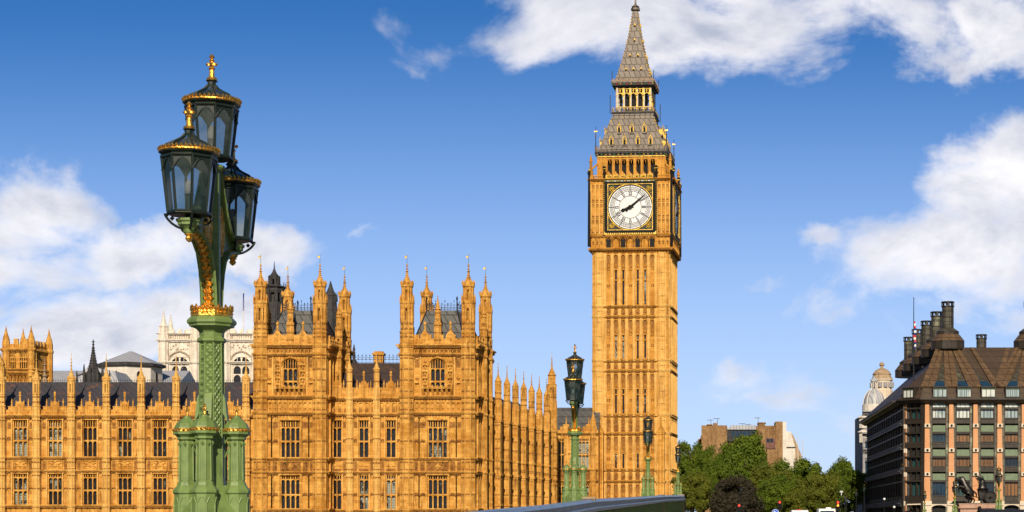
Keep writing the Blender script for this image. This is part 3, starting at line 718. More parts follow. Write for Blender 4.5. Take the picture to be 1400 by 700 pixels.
def pavilion(px0, px1, skew, label):
    global ct_mesh
    xa, xb = XX(px0, YP), XX(px1, YP); xc = (xa + xb) / 2; a, b = xa - xc, xb - xc; D = 11.8; r = .94
    P = empty('palace_pavilion', (xc, YP, 0), 0, label, 'palace pavilion')
    wall = MB(); zt = zp(474); hwx = 1.05; cx = 0.0
    holes = [(cx - 1.05, cx + 1.05, zp(530), zp(491)), (cx - 1.36, cx + 1.36, zp(625), zp(575)), (cx - 1.36, cx + 1.36, zp(697), zp(650))]
    # main body with front wall; sides are skewed boxes with panelling
    wall_holes(wall, a, b, -3, zt, holes, 0, .62)
    for (x_, sg) in ((a, -1), (b, 1)):
        wall.quad((x_, 0, -3), (x_ + skew, D, -3), (x_ + skew, D, zt), (x_, 0, zt)) if sg > 0 else wall.quad((x_ + skew, D, -3), (x_, 0, -3), (x_, 0, zt), (x_ + skew, D, zt))
    wall.quad((b + skew, D, -3), (a + skew, D, -3), (a + skew, D, zt), (b + skew, D, zt)); wall.quad((a, 0, zt), (b, 0, zt), (b + skew, D, zt), (a + skew, D, zt))
    for py, h, p in PST: cornice(wall, a, b, zp(py), h, p, .42 if py < 600 else .9)
    i0, i1 = a + 1.9, b - 1.9
    for s_ in (-1, 1):
        for q0, q1, n in ((1.5, 2.55, 1), (2.55, (b - a) / 2 - 1.8, 1)):
            u0, u1 = sorted((s_ * q0, s_ * q1))
            panels(wall, u0, u1, zp(626.5), zp(569), n, .12, .6, mids=(zp(603),)); panels(wall, u0, u1, zp(698), zp(649), n, .12, .6, mids=(zp(676),))
            frame(wall, u0 + .05, u1 - .05, zp(646), zp(630)); carve(wall, u0 + .15, u1 - .15, zp(645), zp(631), -.02, .17, .15, 1.5); carve(wall, u0 + .15, u1 - .15, zp(585), zp(577), -.02, .16, .15); quatre(wall, (u0 + u1) / 2, zp(603), .36, 0, .16); quatre(wall, (u0 + u1) / 2, zp(676), .36, 0, .16)
        u0, u1 = sorted((s_ * 2.35, s_ * ((b - a) / 2 - 1.8))); panels(wall, u0, u1, zp(544), zp(488), 1, .12, .7, mids=()); carve(wall, u0 + .2, u1 - .2, zp(502), zp(491), -.02, .17, .15)
        wall.octa((s_ * 2.85, -.1, zp(517)), .3, .4, .3); wall.box(s_ * 2.85 - .25, s_ * 2.85 + .25, -.35, 0, zp(524), zp(521))
        # niches with statues beside the arch window
        xn = s_ * 1.72; wall.box(xn - .42, xn - .32, -.25, 0, zp(529), zp(489)); wall.box(xn + .32, xn + .42, -.25, 0, zp(529), zp(489))
        for pz in (500, 509, 518, 527): wall.box(xn - .32, xn + .32, -.32, 0, zp(pz), zp(pz) + .3); wall.octa((xn, -.22, zp(pz) + .62), .2, .38, .18); wall.octa((xn, -.3, zp(pz) + .08), .34, .2, .2)
        frame(wall, s_ * ((b - a) / 2 - 1.05) - .6, s_ * ((b - a) / 2 - 1.05) + .6, zp(566), zp(549))
    # blind arcade 549-565 and frieze 478-485
    n = 9; ww = (i1 - i0) / n
    for k in range(n):
        c = i0 + (k + .5) * ww; frame(wall, c - ww / 2 + .06, c + ww / 2 - .06, zp(565), zp(549.5), 0, .18, .09); arch_fill(wall, c - ww / 2 + .14, c + ww / 2 - .14, zp(553.5), zp(551), -.14, 0, 3); wall.octa((c, -.05, zp(558)), .2, .34, .16)
    n = 11; ww = (i1 - i0) / n
    for k in range(n): c = i0 + (k + .5) * ww; frame(wall, c - ww / 2 + .03, c + ww / 2 - .03, zp(485.2), zp(478), 0, .16, .07); quatre(wall, c, zp(481.6), .34, 0, .16)
    # arms panel and oriel surrounds
    frame(wall, -1.75, 1.75, zp(646), zp(630), 0, .2, .12); carve(wall, -1.4, 1.4, zp(645), zp(631), -.03, .2, .2, 1.9); wall.octa((0, -.1, zp(638)), .45, .5, .25)
    for z0_, z1_ in ((zp(626.5), zp(569)), (zp(698), zp(649))):
        for s_ in (-1, 1): wall.box(min(s_ * 1.4, s_ * 1.62), max(s_ * 1.4, s_ * 1.62), -.32, .02, z0_, z1_)
    wall.box(-1.6, 1.6, -.28, .02, zp(575) + .03, zp(575) + .22); wall.box(-1.6, 1.6, -.28, .02, zp(650) + .03, zp(650) + .18)
    # balcony below the arched window
    wall.box(-2.1, 2.1, -.75, 0, zp(531.8), zp(530)); wall.box(-2.1, 2.1, -.75, -.6, zp(530) - .05, zp(530) + .1)
    for k in range(7): q = -1.95 + k * .65; wall.prismx([(-.7, zp(533)), (0, zp(542)), (0, zp(533))], q - .16, q + .16); wall.octa((q, -.72, zp(531)), .22, .28, .12); wall.box(q - .09, q + .09, -.7, -.5, zp(533), zp(527))
    # hood of arch
    pts = [(-1.25, zp(500)), (-1.2, zp(495)), (-.85, zp(491)), (0, zp(488.2)), (.85, zp(491)), (1.2, zp(495)), (1.25, zp(500))]
    for p_, q_ in zip(pts, pts[1:]): wall.tube((p_[0], -.1, p_[1]), (q_[0], -.1, q_[1]), .14)
    # right / left flank panelling (local flank frames)
    L = math.hypot(skew, D)
    for x_, sg in ((a, -1), (b, 1)):
        sub = MB()
        for py, h, p in PST: cornice(sub, 0, L, zp(py), h, p, .6)
        for pz0, pz1 in ((544, 488), (566, 548), (626.5, 569), (646, 630), (698, 649)): panels(sub, 1.2, L - 1.2, zp(pz0), zp(pz1), 7, .25, .5, .2)
        ang = math.atan2(D, skew); ca, sa = math.cos(ang), math.sin(ang)
        if sg > 0: sub.v = [(x_ + p[0] * ca - p[1] * sa, p[0] * sa + p[1] * ca, p[2]) for p in sub.v]
        else: sub.v = [(x_ + (L - p[0]) * ca + p[1] * sa, (L - p[0]) * sa - p[1] * ca, p[2]) for p in sub.v]
        wall.add(sub.v, sub.f)
        for k in (.36, .68):        # intermediate flank buttresses
            octo(wall, x_ + skew * k + sg * .2, D * k, .62, -3, zp(470), [(zp(p), .35, .2) for p, _, _ in PST], rib=.1)
    wall.build('wall', STONE, P)
    m, g = window(2.1, zp(530), zp(491), 3, [zp(521.5)], head=1.25, arched=True); o = m.build('window', STONE, P); g.build('pane', GLASS, o)
    for za, zb_, tr in ((zp(625), zp(575), zp(603.5)), (zp(697), zp(650), zp(676.5))):
        m, g = window(2.72, za, zb_, 4, [tr], head=.9 if za > zp(640) else .5, mw=.17); o = m.build('window', STONE, P); g.build('pane', GLASS, o)
    # corner turrets
    sts = [(zp(p), h, .22) for p, h, _ in PST]
    for x_, y_ in ((a + .9, .0), (b - .9, .0), (a + .9 + skew, D), (b - .9 + skew, D)):
        if ct_mesh is None: o = corner_turret(r, -3, zp(474), sts).build('corner_turret', None, P); ct_mesh = o; o.location = (x_, y_, 0)
        else:
            o = ct_mesh.copy(); col.objects.link(o); o.parent = P; o.location = (x_, y_, 0)
    # intermediate pinnacles
    ip = MB().use(STONE)
    octo(ip, 0, 0, .48, zp(474), zp(441), [], rib=.09, heads=[zp(445), zp(455), zp(465)]); ip.octa((0, -.4, zp(436)), .25, .5)
    octo(ip, 0, 0, .36, zp(441), zp(424), [], rib=.07, heads=[zp(428)]); ip.lathe(0, 0, [(.36, zp(424)), (.5, zp(423)), (.34, zp(422))]); crocket_spire(ip, 0, 0, .36, zp(423), zp(405) - zp(423), ogee=False, knobs=6)
    for i_, (x_, y_) in enumerate(((0, 0), (b + skew * .5, D * .5), (a + skew * .5, D * .5))):
        if i_ == 0: po = ip.build('pinnacle', None, P); po.location = (x_, y_, 0)
        else: dup(po, P, (x_, y_, 0))
    # parapet
    m = MB()
    def pseg(m, x0, x1):
        n = max(3, int((x1 - x0) / .8)); w_ = (x1 - x0) / n
        m.box(x0, x1, -.1, .2, zp(474), zp(463))
        for k in range(n):
            if k % 2 == 0: m.box(x0 + k * w_ + .05, x0 + (k + 1) * w_ - .05, -.1, .2, zp(463), zp(459)); m.box(x0 + k * w_, x0 + (k + 1) * w_, -.16, .26, zp(459), zp(459) + .12)
            m.octa((x0 + (k + .5) * w_, -.1, zp(468)), .26, .3, .14); m.octa((x0 + (k + .5) * w_, -.1, zp(463.5)), .18, .2, .12)
    pseg(m, a + 1.8, b - 1.8)
    for c in (-1.75, 1.75):
        m.box(c - .62, c + .62, -.25, .25, zp(474), zp(459)); m.prism([(c - .62, zp(459)), (c + .62, zp(459)), (c + .15, zp(452)), (c - .15, zp(452))], -.22, .22)
        for s_ in (-1, 1): m.box(c + s_ * .4 - .07, c + s_ * .4 + .07, -.36, -.2, zp(472), zp(457))
        m.octa((c, -.28, zp(464)), .22, .5, .15); m.octa((c, -.26, zp(457)), .3, .3, .14)
        m.lathe(c, 0, [(.16, zp(452)), (.12, zp(444.5)), (.25, zp(443.5)), (.14, zp(441)), (.02, zp(438.5))], 6)
    sub = MB(); pseg(sub, 1.2, L - 1.2); ang = math.atan2(D, skew); ca, sa = math.cos(ang), math.sin(ang)
    m.add([(b + p[0] * ca - p[1] * sa, p[0] * sa + p[1] * ca, p[2]) for p in sub.v], sub.f)
    m.add([(a + (L - p[0]) * ca + p[1] * sa, (L - p[0]) * sa - p[1] * ca, p[2]) for p in sub.v], sub.f)
    m.build('parapet', STONE, P)
    # mansard
    m = MB(); z0_, z1_ = zp(472), ZZ(425, YP + 4); sk = skew
    A = [(a + 1.4, .8), (b - 1.4, .8), (b - 1.0 + sk, D - .8), (a + 1.4 + sk, D - .8)]; B = [(a + 3.0, 4.0), (b - 3.0, 4.0), (b - 3.2 + sk, D - 3.2), (a + 3.0 + sk, D - 3.2)]
    m.add([(p[0], p[1], z0_) for p in A] + [(p[0], p[1], z1_) for p in B], [(0, 1, 5, 4), (1, 2, 6, 5), (2, 3, 7, 6), (3, 0, 4, 7), (4, 5, 6, 7)])
    ro = m.build('mansard_roof', LEAD, P)
    m = MB(); zc = z1_
    for i in range(4):
        p, q = Vector(B[i]), Vector(B[(i + 1) % 4]); n = int((q - p).length / .42)
        for k in range(n + 1):
            c = p + (q - p) * k / n; h = 1.0 if k % 3 else 1.35
            m.tube((c.x, c.y, zc), (c.x, c.y, zc + h), .028, n=4); m.octa((c.x, c.y, zc + h), .08, .16)
        for h in (.12, .5, .8): m.tube((p.x, p.y, zc + h), (q.x, q.y, zc + h), .04, n=4)
        m.tube((p.x, p.y, zc), (p.x, p.y, zc + 1.6), .09, n=6); m.octa((p.x, p.y, zc + 1.7), .15, .4)
        m.tube((A[i][0], A[i][1], z0_), (p.x, p.y, zc), .10, n=6)
    m.build('roof_cresting', IRON, ro)
    return P
pavilion(347.5, 446.5, 1.1, 'turreted stone pavilion left of the short three bay range, dark ventilator behind it')
pavilion(547.5, 649.5, .95, 'turreted stone pavilion on the corner where the receding north front begins')

# ---- north front receding towards the clock tower
A0 = Vector((XX(672, 270), 270, 0)); A1 = Vector((-25.7, 306, 0)); dv = A1 - A0; LN = dv.length; ang = math.atan2(dv.y, dv.x)
nf = empty('palace_block', A0, ang, 'receding stone front with a close row of pinnacled buttresses, right of the pavilions', 'palace wing')
z2 = lambda p: EYE + (HY - p) * 270 / F
wall = MB(); D2 = 10
pos = [0.6 + (LN - .8) * (k / 7.0) for k in range(8)]
holes = []
for p, q in zip(pos, pos[1:]):
    c = (p + q) / 2; holes += [(c - 1.1, c + 1.1, z2(627), z2(585)), (c - 1.1, c + 1.1, z2(688), z2(654))]
wall_holes(wall, 0, LN, -3, z2(556), holes); wall.box(0, LN, .63, D2, -3, z2(560))
NST = (577, 630, 650.5, 692)
for py in NST: cornice(wall, 0, LN, z2(py), .4, .35, .8)
for p, q in zip(pos, pos[1:]):
    c = (p + q) / 2; n = 5
    for k in range(5): x_ = c + (k - 2) * .75; wall.box(x_ - .3, x_ + .3, -.08, .2, z2(556), z2(552)) if k % 2 == 0 else None
    panels(wall, c - 2.0, c - 1.2, z2(629), z2(579), 1, .1); panels(wall, c + 1.2, c + 2.0, z2(629), z2(579), 1, .1); carve(wall, c - 1.8, c + 1.8, z2(648), z2(632), -.03, .22, .2)
wall.build('wall', STONE, nf)
wn = W(2.2, z2(627), z2(585), 3, [z2(608)]); wn2 = W(2.2, z2(688), z2(654), 3, [z2(672)], head=.5)
for p, q in zip(pos, pos[1:]): pan_window(nf, wn, (p + q) / 2)
for p, q in zip(pos, pos[1:]): pan_window(nf, wn2, (p + q) / 2)
# pier + turret, seen on its flank: panelled flank facing the river
def pier():
    b = MB(); r = .50; yc = -.82
    b.box(-.50, .50, -1.30, .02, -3, z2(577))
    octo(b, 0, yc, r, z2(577), z2(549), [], rib=.11, heads=[])
    # flank relief (faces -x)
    for zz0, zz1 in ((629, 578), (649.5, 631.5), (691, 651.5)):
        for yv in (-1.26, -.86, -.45, -.04): b.box(-.57, -.49, yv - .04, yv + .04, z2(zz0), z2(zz1))
    for zz in (581, 600, 613, 654, 676):
        for yv in (-1.06, -.65, -.24): rs = lime_on(b, WORN_SHADE); b.box(-.56, -.49, yv - .13, yv + .13, z2(zz) - .10, z2(zz) + .10); rs()
    for yv in (-1.06, -.65, -.24):
        for a_ in range(4): t = PI / 4 + a_ * PI / 2; rs = lime_on(b, WORN_SHADE); b.octa((-.50, yv + .12 * math.cos(t), z2(641) + .16 * math.sin(t)), .12, .13, .10); rs()
    for p in NST: b.box(-.64, .64, -1.42, 0, z2(p), z2(p) + .34)
    b.box(-.42, .42, -.8, .1, z2(577), z2(553))
    for zz in (556, 566): b.box(-.50, -.41, -.7, 0, z2(zz), z2(zz) + .12)
    rr = .44
    octo(b, 0, yc, rr, z2(549), z2(534), [], rib=.08, heads=[z2(537), z2(545)]); slotted(b, 0, yc, rr, z2(534), z2(522), .38, .3)
    b.lathe(0, yc, [(.2, z2(549)), (.2, z2(520))], 6)
    b.lathe(0, yc, [(rr, z2(522)), (rr * 1.15, z2(521.4)), (rr, z2(520))]); crocket_spire(b, 0, yc, rr * .95, z2(521), z2(500.5) - z2(521), knobs=6)
    b.octa((0, yc, z2(497)), .1, .12); b.tube((0, yc, z2(500.5)), (0, yc, z2(496.5)), .03, n=4)
    return b
pr = pier().build('buttress_turret', STONE, nf); pr.location = (pos[0], 0, 0)
for p in pos[1:-1]: dup(pr, nf, (p, 0, 0))
m = MB(); m.prismx([(.6, z2(558)), (5, z2(530)), (10, z2(558))], 0, LN); m.build('roof', SLATE, nf)
# big end turret
b = MB(); r = .78; zb = lambda p: EYE + (HY - p) * 306 / F
octo(b, 0, 0, r, -3, zb(548), [(zb(p), .4, .2) for p in (592, 641, 658, 690)], rib=.12, heads=[zb(p) for p in (598, 620, 650, 664)])
octo(b, 0, 0, r * .9, zb(548), zb(540), [], heads=[zb(543)]); slotted(b, 0, 0, r * .9, zb(540), zb(526), .38, .4); b.lathe(0, 0, [(.3, zb(545)), (.3, zb(512))], 6)
b.lathe(0, 0, [(r * .9, zb(527)), (r * 1.1, zb(526)), (r * .8, zb(525))]); slotted(b, 0, 0, r * .72, zb(526), zb(514), .38, .35)
b.lathe(0, 0, [(r * .72, zb(514)), (r * .98, zb(513)), (r * .7, zb(512))]); crocket_spire(b, 0, 0, r * .72, zb(513), zb(489) - zb(513), knobs=7); b.tube((0, 0, zb(489)), (0, 0, zb(481)), .03, n=4)
o = b.build('end_turret', STONE, nf); o.location = (LN + .2, -.4, 0)

# ---- rear link between north front and clock tower
YB = 325.0; zk = lambda p: ZZ(p, YB); xa, xb = XX(756, YB), XX(818, YB); xc = (xa + xb) / 2; a, b = xa - xc, xb - xc
lk = empty('palace_annexe', (xc, YB, 0), 0, 'low stone range with grey roof left of the clock tower, behind the second lamp', 'palace wing')
wall = MB(); ws = [(XX(767.5, YB) - xc, 1.1, 2), (XX(798, YB) - xc, 1.95, 3)]
holes = []
for x_, w_, n in ws: holes += [(x_ - w_ / 2, x_ + w_ / 2, zk(641), zk(600)), (x_ - w_ / 2, x_ + w_ / 2, zk(690), zk(661))]
wall_holes(wall, a, b, -3, zk(588), holes); wall.box(a, b, .63, 9, -3, zk(590))
for py in (594, 643.5, 659, 692): cornice(wall, a, b, zk(py), .36, .32, .5)
n = 8
for k in range(n):
    c = a + (k + .5) * (b - a) / n; wall.box(c - .25, c + .25, -.1, .2, zk(588), zk(583)); wall.octa((c, -.1, zk(590)), .22, .25, .14)
for x_ in (a + 2.3, a + 6.2): wall.box(x_ - .5, x_ + .5, -.2, .2, zk(592), zk(580)); finial(wall, x_, 0, zk(580), 1.2, .14)
carve(wall, a + .2, b - .2, zk(657), zk(645.5), -.03, .22, .18, 1.2); panels(wall, XX(776, YB) - xc, XX(789, YB) - xc, zk(642), zk(596), 3, .12, mids=(zk(620),)); panels(wall, XX(776, YB) - xc, XX(789, YB) - xc, zk(691), zk(661), 3, .12)
wall.build('wall', STONE, lk)
for x_, w_, n in ws:
    for p0, p1, pt in ((641, 600, 621.5), (690, 661, 678)):
        m, g = window(w_, zk(p0), zk(p1), n, [zk(pt)], head=.4); o = m.build('window', STONE, lk); g.build('pane', GLASS, o); o.location = (x_, 0, 0)
octob = MB(); octo(octob, 0, -.2, .5, -3, zk(575), [(zk(p), .34, .16) for p in (594, 643.5, 659)], heads=[zk(600), zk(622)]); crocket_spire(octob, 0, -.2, .42, zk(575), 2.6)
o = octob.build('buttress_turret', STONE, lk); o.location = (XX(811, YB) - xc, 0, 0)
m = MB(); m.prismx([(.6, zk(590)), (7, zk(554)), (9, zk(590))], a, b); m.build('roof', PALEROOF if False else LEAD, lk)
# ================================================================== clock tower
YT = 337.0; XT = XX(865, YT); TS = 337.0 / F; s0 = 330.5 / F
TR = R(-5.0)
XT += .5
tw = empty('clock_tower', (XT, YT, 0), 0, 'tall honey stone gothic clock tower with white clock dials and pointed cast iron spire', 'clock tower')
tw.rotation_euler = (0, 0, R(-5.0))
YF = YT - 6.6
zt = lambda p: EYE + (HY - p) * YF / F          # heights on the front plane
HW = 6.62                                        # half width of the shaft
def four(build, mat, name, parent, half):
    """one facade mesh at y=-half, repeated on the four sides as copies turned a quarter each"""
    m = build; o = m.build(name, mat, parent) if not isinstance(m, bpy.types.Object) else m
    for k in (1, 2, 3):
        c = o.copy(); col.objects.link(c); c.parent = parent; c.rotation_euler = (0, 0, k * PI / 2)
        for ch in o.children: dup(ch, c)
    return o
sh = MB().use(STONE2)
sh.box(-HW + .5, HW - .5, -HW + .46, -HW + 1.2, -3, zt(345))
slits = [(-20, 1), (-10, 1), (9.5, 1), (19.5, 1)]
px = TS
secs = [(367, 418), (446, 491), (522, 565), (600, 640), (664, 690)]
holes = []
for i, (p0, p1) in enumerate(secs):
    for sx, _ in slits:
        if i >= 3 and sx == 19.5: continue
        holes.append((sx * px - .17, sx * px + .17, zt(p1), zt(p0)))
wall_holes(sh, -HW, HW, -3, zt(344), holes, -HW, -HW + .5)
TSTR = [(420.5, .45), (434.5, .45), (494.5, .5), (508.5, .5), (569.5, .55), (594.5, .5), (643.5, .4), (659.5, .4)]
xi = 33.2 * px
for py, h in TSTR: cornice(sh, -xi, xi, zt(py), h, .34, .62, y=-HW, bs=.14)
cols_ = [-30, -20, -10, 0, 9.7, 19.5, 29.5]
def seg(z0, z1, deep=.30):
    for k in range(8):   # broad ribs between the panels
        c = (-34.6 + k * 9.8) * px
        sh.use(DRESSED).box(c - .27, c + .27, -HW - deep, -HW + .01, z0, z1); sh.box(c - .08, c + .08, -HW - deep - .16, -HW - deep + .01, z0, z1); sh.use(STONE2)  # pale ribs on darker panels paint the light and shade of the relief
        for q in (-.17, .17): sh.use(WORN_SHADE).box(c + q - .02, c + q + .02, -HW - deep - .012, -HW - deep + .01, z0 + .4, z1 - .4); sh.use(STONE2)  # dark groove lines, shade put into the colour
for (pa, pb_) in ((418.5, 346), (493.5, 435), (568.5, 509), (643, 595), (710, 660)):
    z0, z1 = zt(pa + .5), zt(pb_ + .5); seg(z0, z1)
    for c in cols_:
        c *= px; slit = any(abs(c - q[0] * px) < .1 for q in slits)
        sh.use(WORN_SHADE); arch_fill(sh, c - .36, c + .36, z1 - 1.3, z1 - .25, -HW - .26, -HW, 3); sh.box(c - .3, c + .3, -HW - .012, -HW + .02, z1 - 2.8, z1 - .3)  # arch heads and panel tops darkened to paint recess shade
        sh.use(STONE2).octa((c, -HW - .05, z1 - 2.2), .22, .5, .2); sh.box(c - .25, c + .25, -HW - .2, -HW, z1 - 2.9, z1 - 2.7)
        if not slit:
            sh.box(c - .05, c + .05, -HW - .12, -HW, z0, z1 - 2.8); quatre(sh, c, (z0 + z1) / 2 - 1, .38, -HW, .16); arch_fill(sh, c - .3, c - .05, (z0 + z1) / 2 + .8, (z0 + z1) / 2 + 1.2, -HW - .12, -HW, 2)
        else:
            sh.box(c - .32, c + .32, -HW - .08, -HW, (z0 + z1) / 2 - .1, (z0 + z1) / 2 + .1)
for (pa, pb_) in ((433.5, 422), (507.5, 496), (593.5, 571), (658.5, 645)):
    seg(zt(pa), zt(pb_), .2)
    for c in cols_: c *= px; carve(sh, c - .36, c + .36, zt(pa) + .2, zt(pb_) - .3, -HW - .02, .2, .2, 1.7); arch_fill(sh, c - .34, c + .34, zt(pb_) - .7, zt(pb_) - .05, -HW - .2, -HW, 3)
sh.use(STONE2); body = sh.build('shaft_wall', None, tw); 
for k in (1, 2, 3):
    c = body.copy(); col.objects.link(c); c.parent = tw; c.rotation_euler = (0, 0, k * PI / 2)
g = MB()
for a_, b_, c_, d_ in holes: g.quad((a_ - .02, -HW + .3, c_), (b_ + .02, -HW + .3, c_), (b_ + .02, -HW + .3, d_), (a_ - .02, -HW + .3, d_))
for a_, b_, c_, d_ in holes:
    g = MB(); g.quad((a_ - .02, -HW + .3, c_), (b_ + .02, -HW + .3, c_), (b_ + .02, -HW + .3, d_), (a_ - .02, -HW + .3, d_)); go = g.build('slit_window', GLASS, tw)
    for k in (1, 2, 3): c = go.copy(); col.objects.link(c); c.parent = tw; c.rotation_euler = (0, 0, k * PI / 2)
# corner piers: broad stepped panelled clasping buttresses
cp = MB()
r = 1.32; cc = HW - 1.05
octo(cp, cc, -cc, r, -3, zt(344), [(zt(py), h, .24) for py, h in TSTR], rib=.2, heads=[zt(p) for p in (352, 373, 388, 405, 425, 440, 460, 478, 500, 515, 535, 552, 575, 585, 600, 622, 648)])
for i in range(8):
    for dq in (-.28, 0, .28):
        aa = i * PI / 4; c_ = r * math.cos(PI / 8)
        X_, Y_ = cc + c_ * math.cos(aa) - dq * math.sin(aa), -cc + c_ * math.sin(aa) + dq * math.cos(aa)
        cp.cbox((X_, Y_, zt(344) / 2 - 1.5), .16, .11, zt(344) + 3 - .05, aa)
for k in range(4):
    if k == 0: co = cp.build('corner_pier', DRESSED, tw)
    else: c = co.copy(); col.objects.link(c); c.parent = tw; c.rotation_euler = (0, 0, k * PI / 2)
# low gabled buttresses at the base corners
bb = MB()
for s_ in (-1, 1):
    x_ = s_ * 5.4; bb.box(x_ - .7, x_ + .7, -HW - 1.3, -HW - .2, -3, zt(592)); bb.prism([(x_ - .8, zt(592)), (x_ + .8, zt(592)), (x_, zt(580))], -HW - 1.35, -HW - .2); finial(bb, x_, -HW - .8, zt(581), 1.6, .2)
    panels(bb, x_ - .6, x_ + .6, -2, zt(594), 2, .14, y=-HW - 1.3, mids=(zt(660), zt(643)))
    for p in (643.5, 659.5): bb.box(x_ - .8, x_ + .8, -HW - 1.42, -HW - .2, zt(p), zt(p) + .3)
bb.build('base_buttress', STONE2, tw)
# corbelled clock stage
KW = 7.15; ck = MB().use(STONE2)
for i, (w_, p0, p1) in enumerate(((HW + .12, 346, 344.8), (HW + .28, 344.8, 343.4), (HW + .45, 343.4, 341.8), (KW + .12, 341.8, 340.4))): ck.box(-w_, w_, -w_, w_, zt(p0), zt(p1))
ck.box(-KW, KW, -KW, KW, zt(340.4), zt(247))
cf = MB().use(STONE2)      # details for one face
cornice(cf, -KW, KW, zt(342.3), .4, .28, .5, y=-KW); cornice(cf, -KW, KW, zt(324.5), .3, .22, .6, y=-KW)
for k in range(7):
    c = (-30 + 10 * k) * px * .98
    for q in (-.62, .62): cf.box(c + q - .08, c + q + .08, -KW - .25, -KW, zt(340), zt(325.5))
    cf.use(WORN_SHADE); arch_fill(cf, c - .5, c + .5, zt(331.5), zt(326), -KW - .25, -KW, 4); cf.use(STONE2); cf.lathe(c + .62, -KW - .2, [(.14, zt(326)), (.02, zt(321.5))], 4)
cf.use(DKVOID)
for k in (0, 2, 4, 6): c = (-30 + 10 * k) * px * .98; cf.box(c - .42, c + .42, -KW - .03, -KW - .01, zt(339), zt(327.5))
cf.use(STONE2)
for s_ in (-1, 1):
    for k in range(4):
        u_ = s_ * (4.75 + k * .72); cf.use(DRESSED).box(u_ - .09, u_ + .09, -KW - .22, -KW, zt(321), zt(252)); cf.box(u_ + s_ * .36 - .04, u_ + s_ * .36 + .04, -KW - .12, -KW, zt(321), zt(252)); cf.use(STONE2)
    cf.use(WORN_SHADE)
    for pz in (254, 274, 280, 296, 302, 318, 331):
        for k in range(3): cf.octa((s_ * (5.11 + k * .72), -KW - .03, zt(pz)), .24, .3, .16)
        for k in range(3): cf.octa((s_ * (5.11 + k * .72), -KW - .03, zt(pz + 2.6)), .2, .2, .13)
    cf.use(STONE2); u0, u1 = sorted((s_ * 4.6, s_ * 7.2)); cornice(cf, u0, u1, zt(322.5), .3, .25, .5, y=-KW)
for k in range(4):
    if k == 0: cfo = cf.build('clock_stage_tracery', None, tw)
    else: c = cfo.copy(); col.objects.link(c); c.parent = tw; c.rotation_euler = (0, 0, k * PI / 2)
ck.build('clock_stage', None, tw)
# clock: frame, spandrels, dial, hands
zc = zt(284); fw = 34.6 * px * .975
clk = MB().use(BLACK)
y0 = -KW
for s_ in (-1, 1):
    clk.box(*sorted((s_ * fw, s_ * (fw - .42))), y0 - .42, y0 - .02, zc - 4.28, zc + 4.45)
    clk.use(GOLDM)
    for k in range(26): clk.octa((s_ * (fw + .18), y0 - .34, zc - 4.6 + k * .37), .12, .15, .14)
    clk.use(BLACK).box(*sorted((s_ * (fw + .02), s_ * (fw + .34))), y0 - .3, y0 - .02, zc - 5.0, zc + 5.0)
clk.box(-fw, fw, y0 - .40, y0 - .02, zc - 4.5, zc - 4.28 + .22); clk.box(-fw, fw, y0 - .40, y0 - .02, zc + 4.1, zc + 4.5)
clk.use(GOLDM)
for s_ in (-1, 1): clk.box(*sorted((s_ * (fw - .42), s_ * (fw - .54))), y0 - .36, y0 - .02, zc - 4.06, zc + 4.1)
clk.box(-fw + .54, fw - .54, y0 - .355, y0 - .02, zc - 4.06, zc - 3.94); clk.box(-fw + .54, fw - .54, y0 - .355, y0 - .02, zc + 3.98, zc + 4.1)
clk.box(-fw - .2, fw + .2, y0 - .36, y0 - .02, zt(321.5), zt(317.5)); 
for k in range(22): clk.use(BLACK).box(-4.1 + k * .38, -3.95 + k * .38, y0 - .38, y0 - .35, zt(320.8), zt(318.4))
RD = 3.83
clk.use(GOLDM)
def ring(m, r0, r1, ya, yb, n=64):
    for i in range(n):
        t0, t1 = 2 * PI * i / n, 2 * PI * (i + 1) / n
        P = [(r0 * math.sin(t0), r0 * math.cos(t0)), (r0 * math.sin(t1), r0 * math.cos(t1)), (r1 * math.sin(t1), r1 * math.cos(t1)), (r1 * math.sin(t0), r1 * math.cos(t0))]
        m.quad(*[(p[0], ya, zc + p[1]) for p in P]); m.quad((P[3][0], ya, zc + P[3][1]), (P[2][0], ya, zc + P[2][1]), (P[2][0], yb, zc + P[2][1]), (P[3][0], yb, zc + P[3][1]))
        m.quad((P[0][0], yb, zc + P[0][1]), (P[1][0], yb, zc + P[1][1]), (P[1][0], ya, zc + P[1][1]), (P[0][0], ya, zc + P[0][1]))
ring(clk, RD + .12, RD + .26, y0 - .30, y0 - .02)
for sx in (-1, 1):      # spandrel ornament
    for sz in (-1, 1):
        cx_, cz_ = sx * 3.25, zc + sz * 3.22
        clk.use(GOLDM)
        for a_ in range(8): t = a_ * PI / 4; clk.octa((cx_ + .36 * math.cos(t), y0 - .16, cz_ + .36 * math.sin(t)), .15, .15, .12)
        clk.octa((cx_, y0 - .2, cz_), .2, .2, .15)
        for q in range(10):
            dx, dz = rc.uniform(-.7, .65), rc.uniform(-.7, .65)
            X_, Z_ = cx_ + dx, cz_ + dz
            if math.hypot(X_, Z_ - zc) > RD + .42 and abs(X_) < 3.85: clk.use(GOLDM if q % 3 else GREENB).octa((X_, y0 - .14, Z_), .13, .13, .08)
clk.use(DKSTONE).box(-fw + .42, fw - .42, y0 - .10, y0 - .01, zc - 4.06, zc + 4.1)
clo = clk.build('clock_frame', None, tw)
dl = MB().use(DIAL); dl.add([(0, y0 - .15, zc)] + [(RD * math.sin(i * PI / 36), y0 - .15, zc + RD * math.cos(i * PI / 36)) for i in range(72)], [(0, 1 + i, 1 + (i + 1) % 72) for i in range(72)])
dl.use(BLACK); ring(dl, RD - .02, RD + .15, y0 - .27, y0 - .05)
GREYL = plain('grey_dial_iron', (.035, .035, .05), .5); dl.use(GREYL)
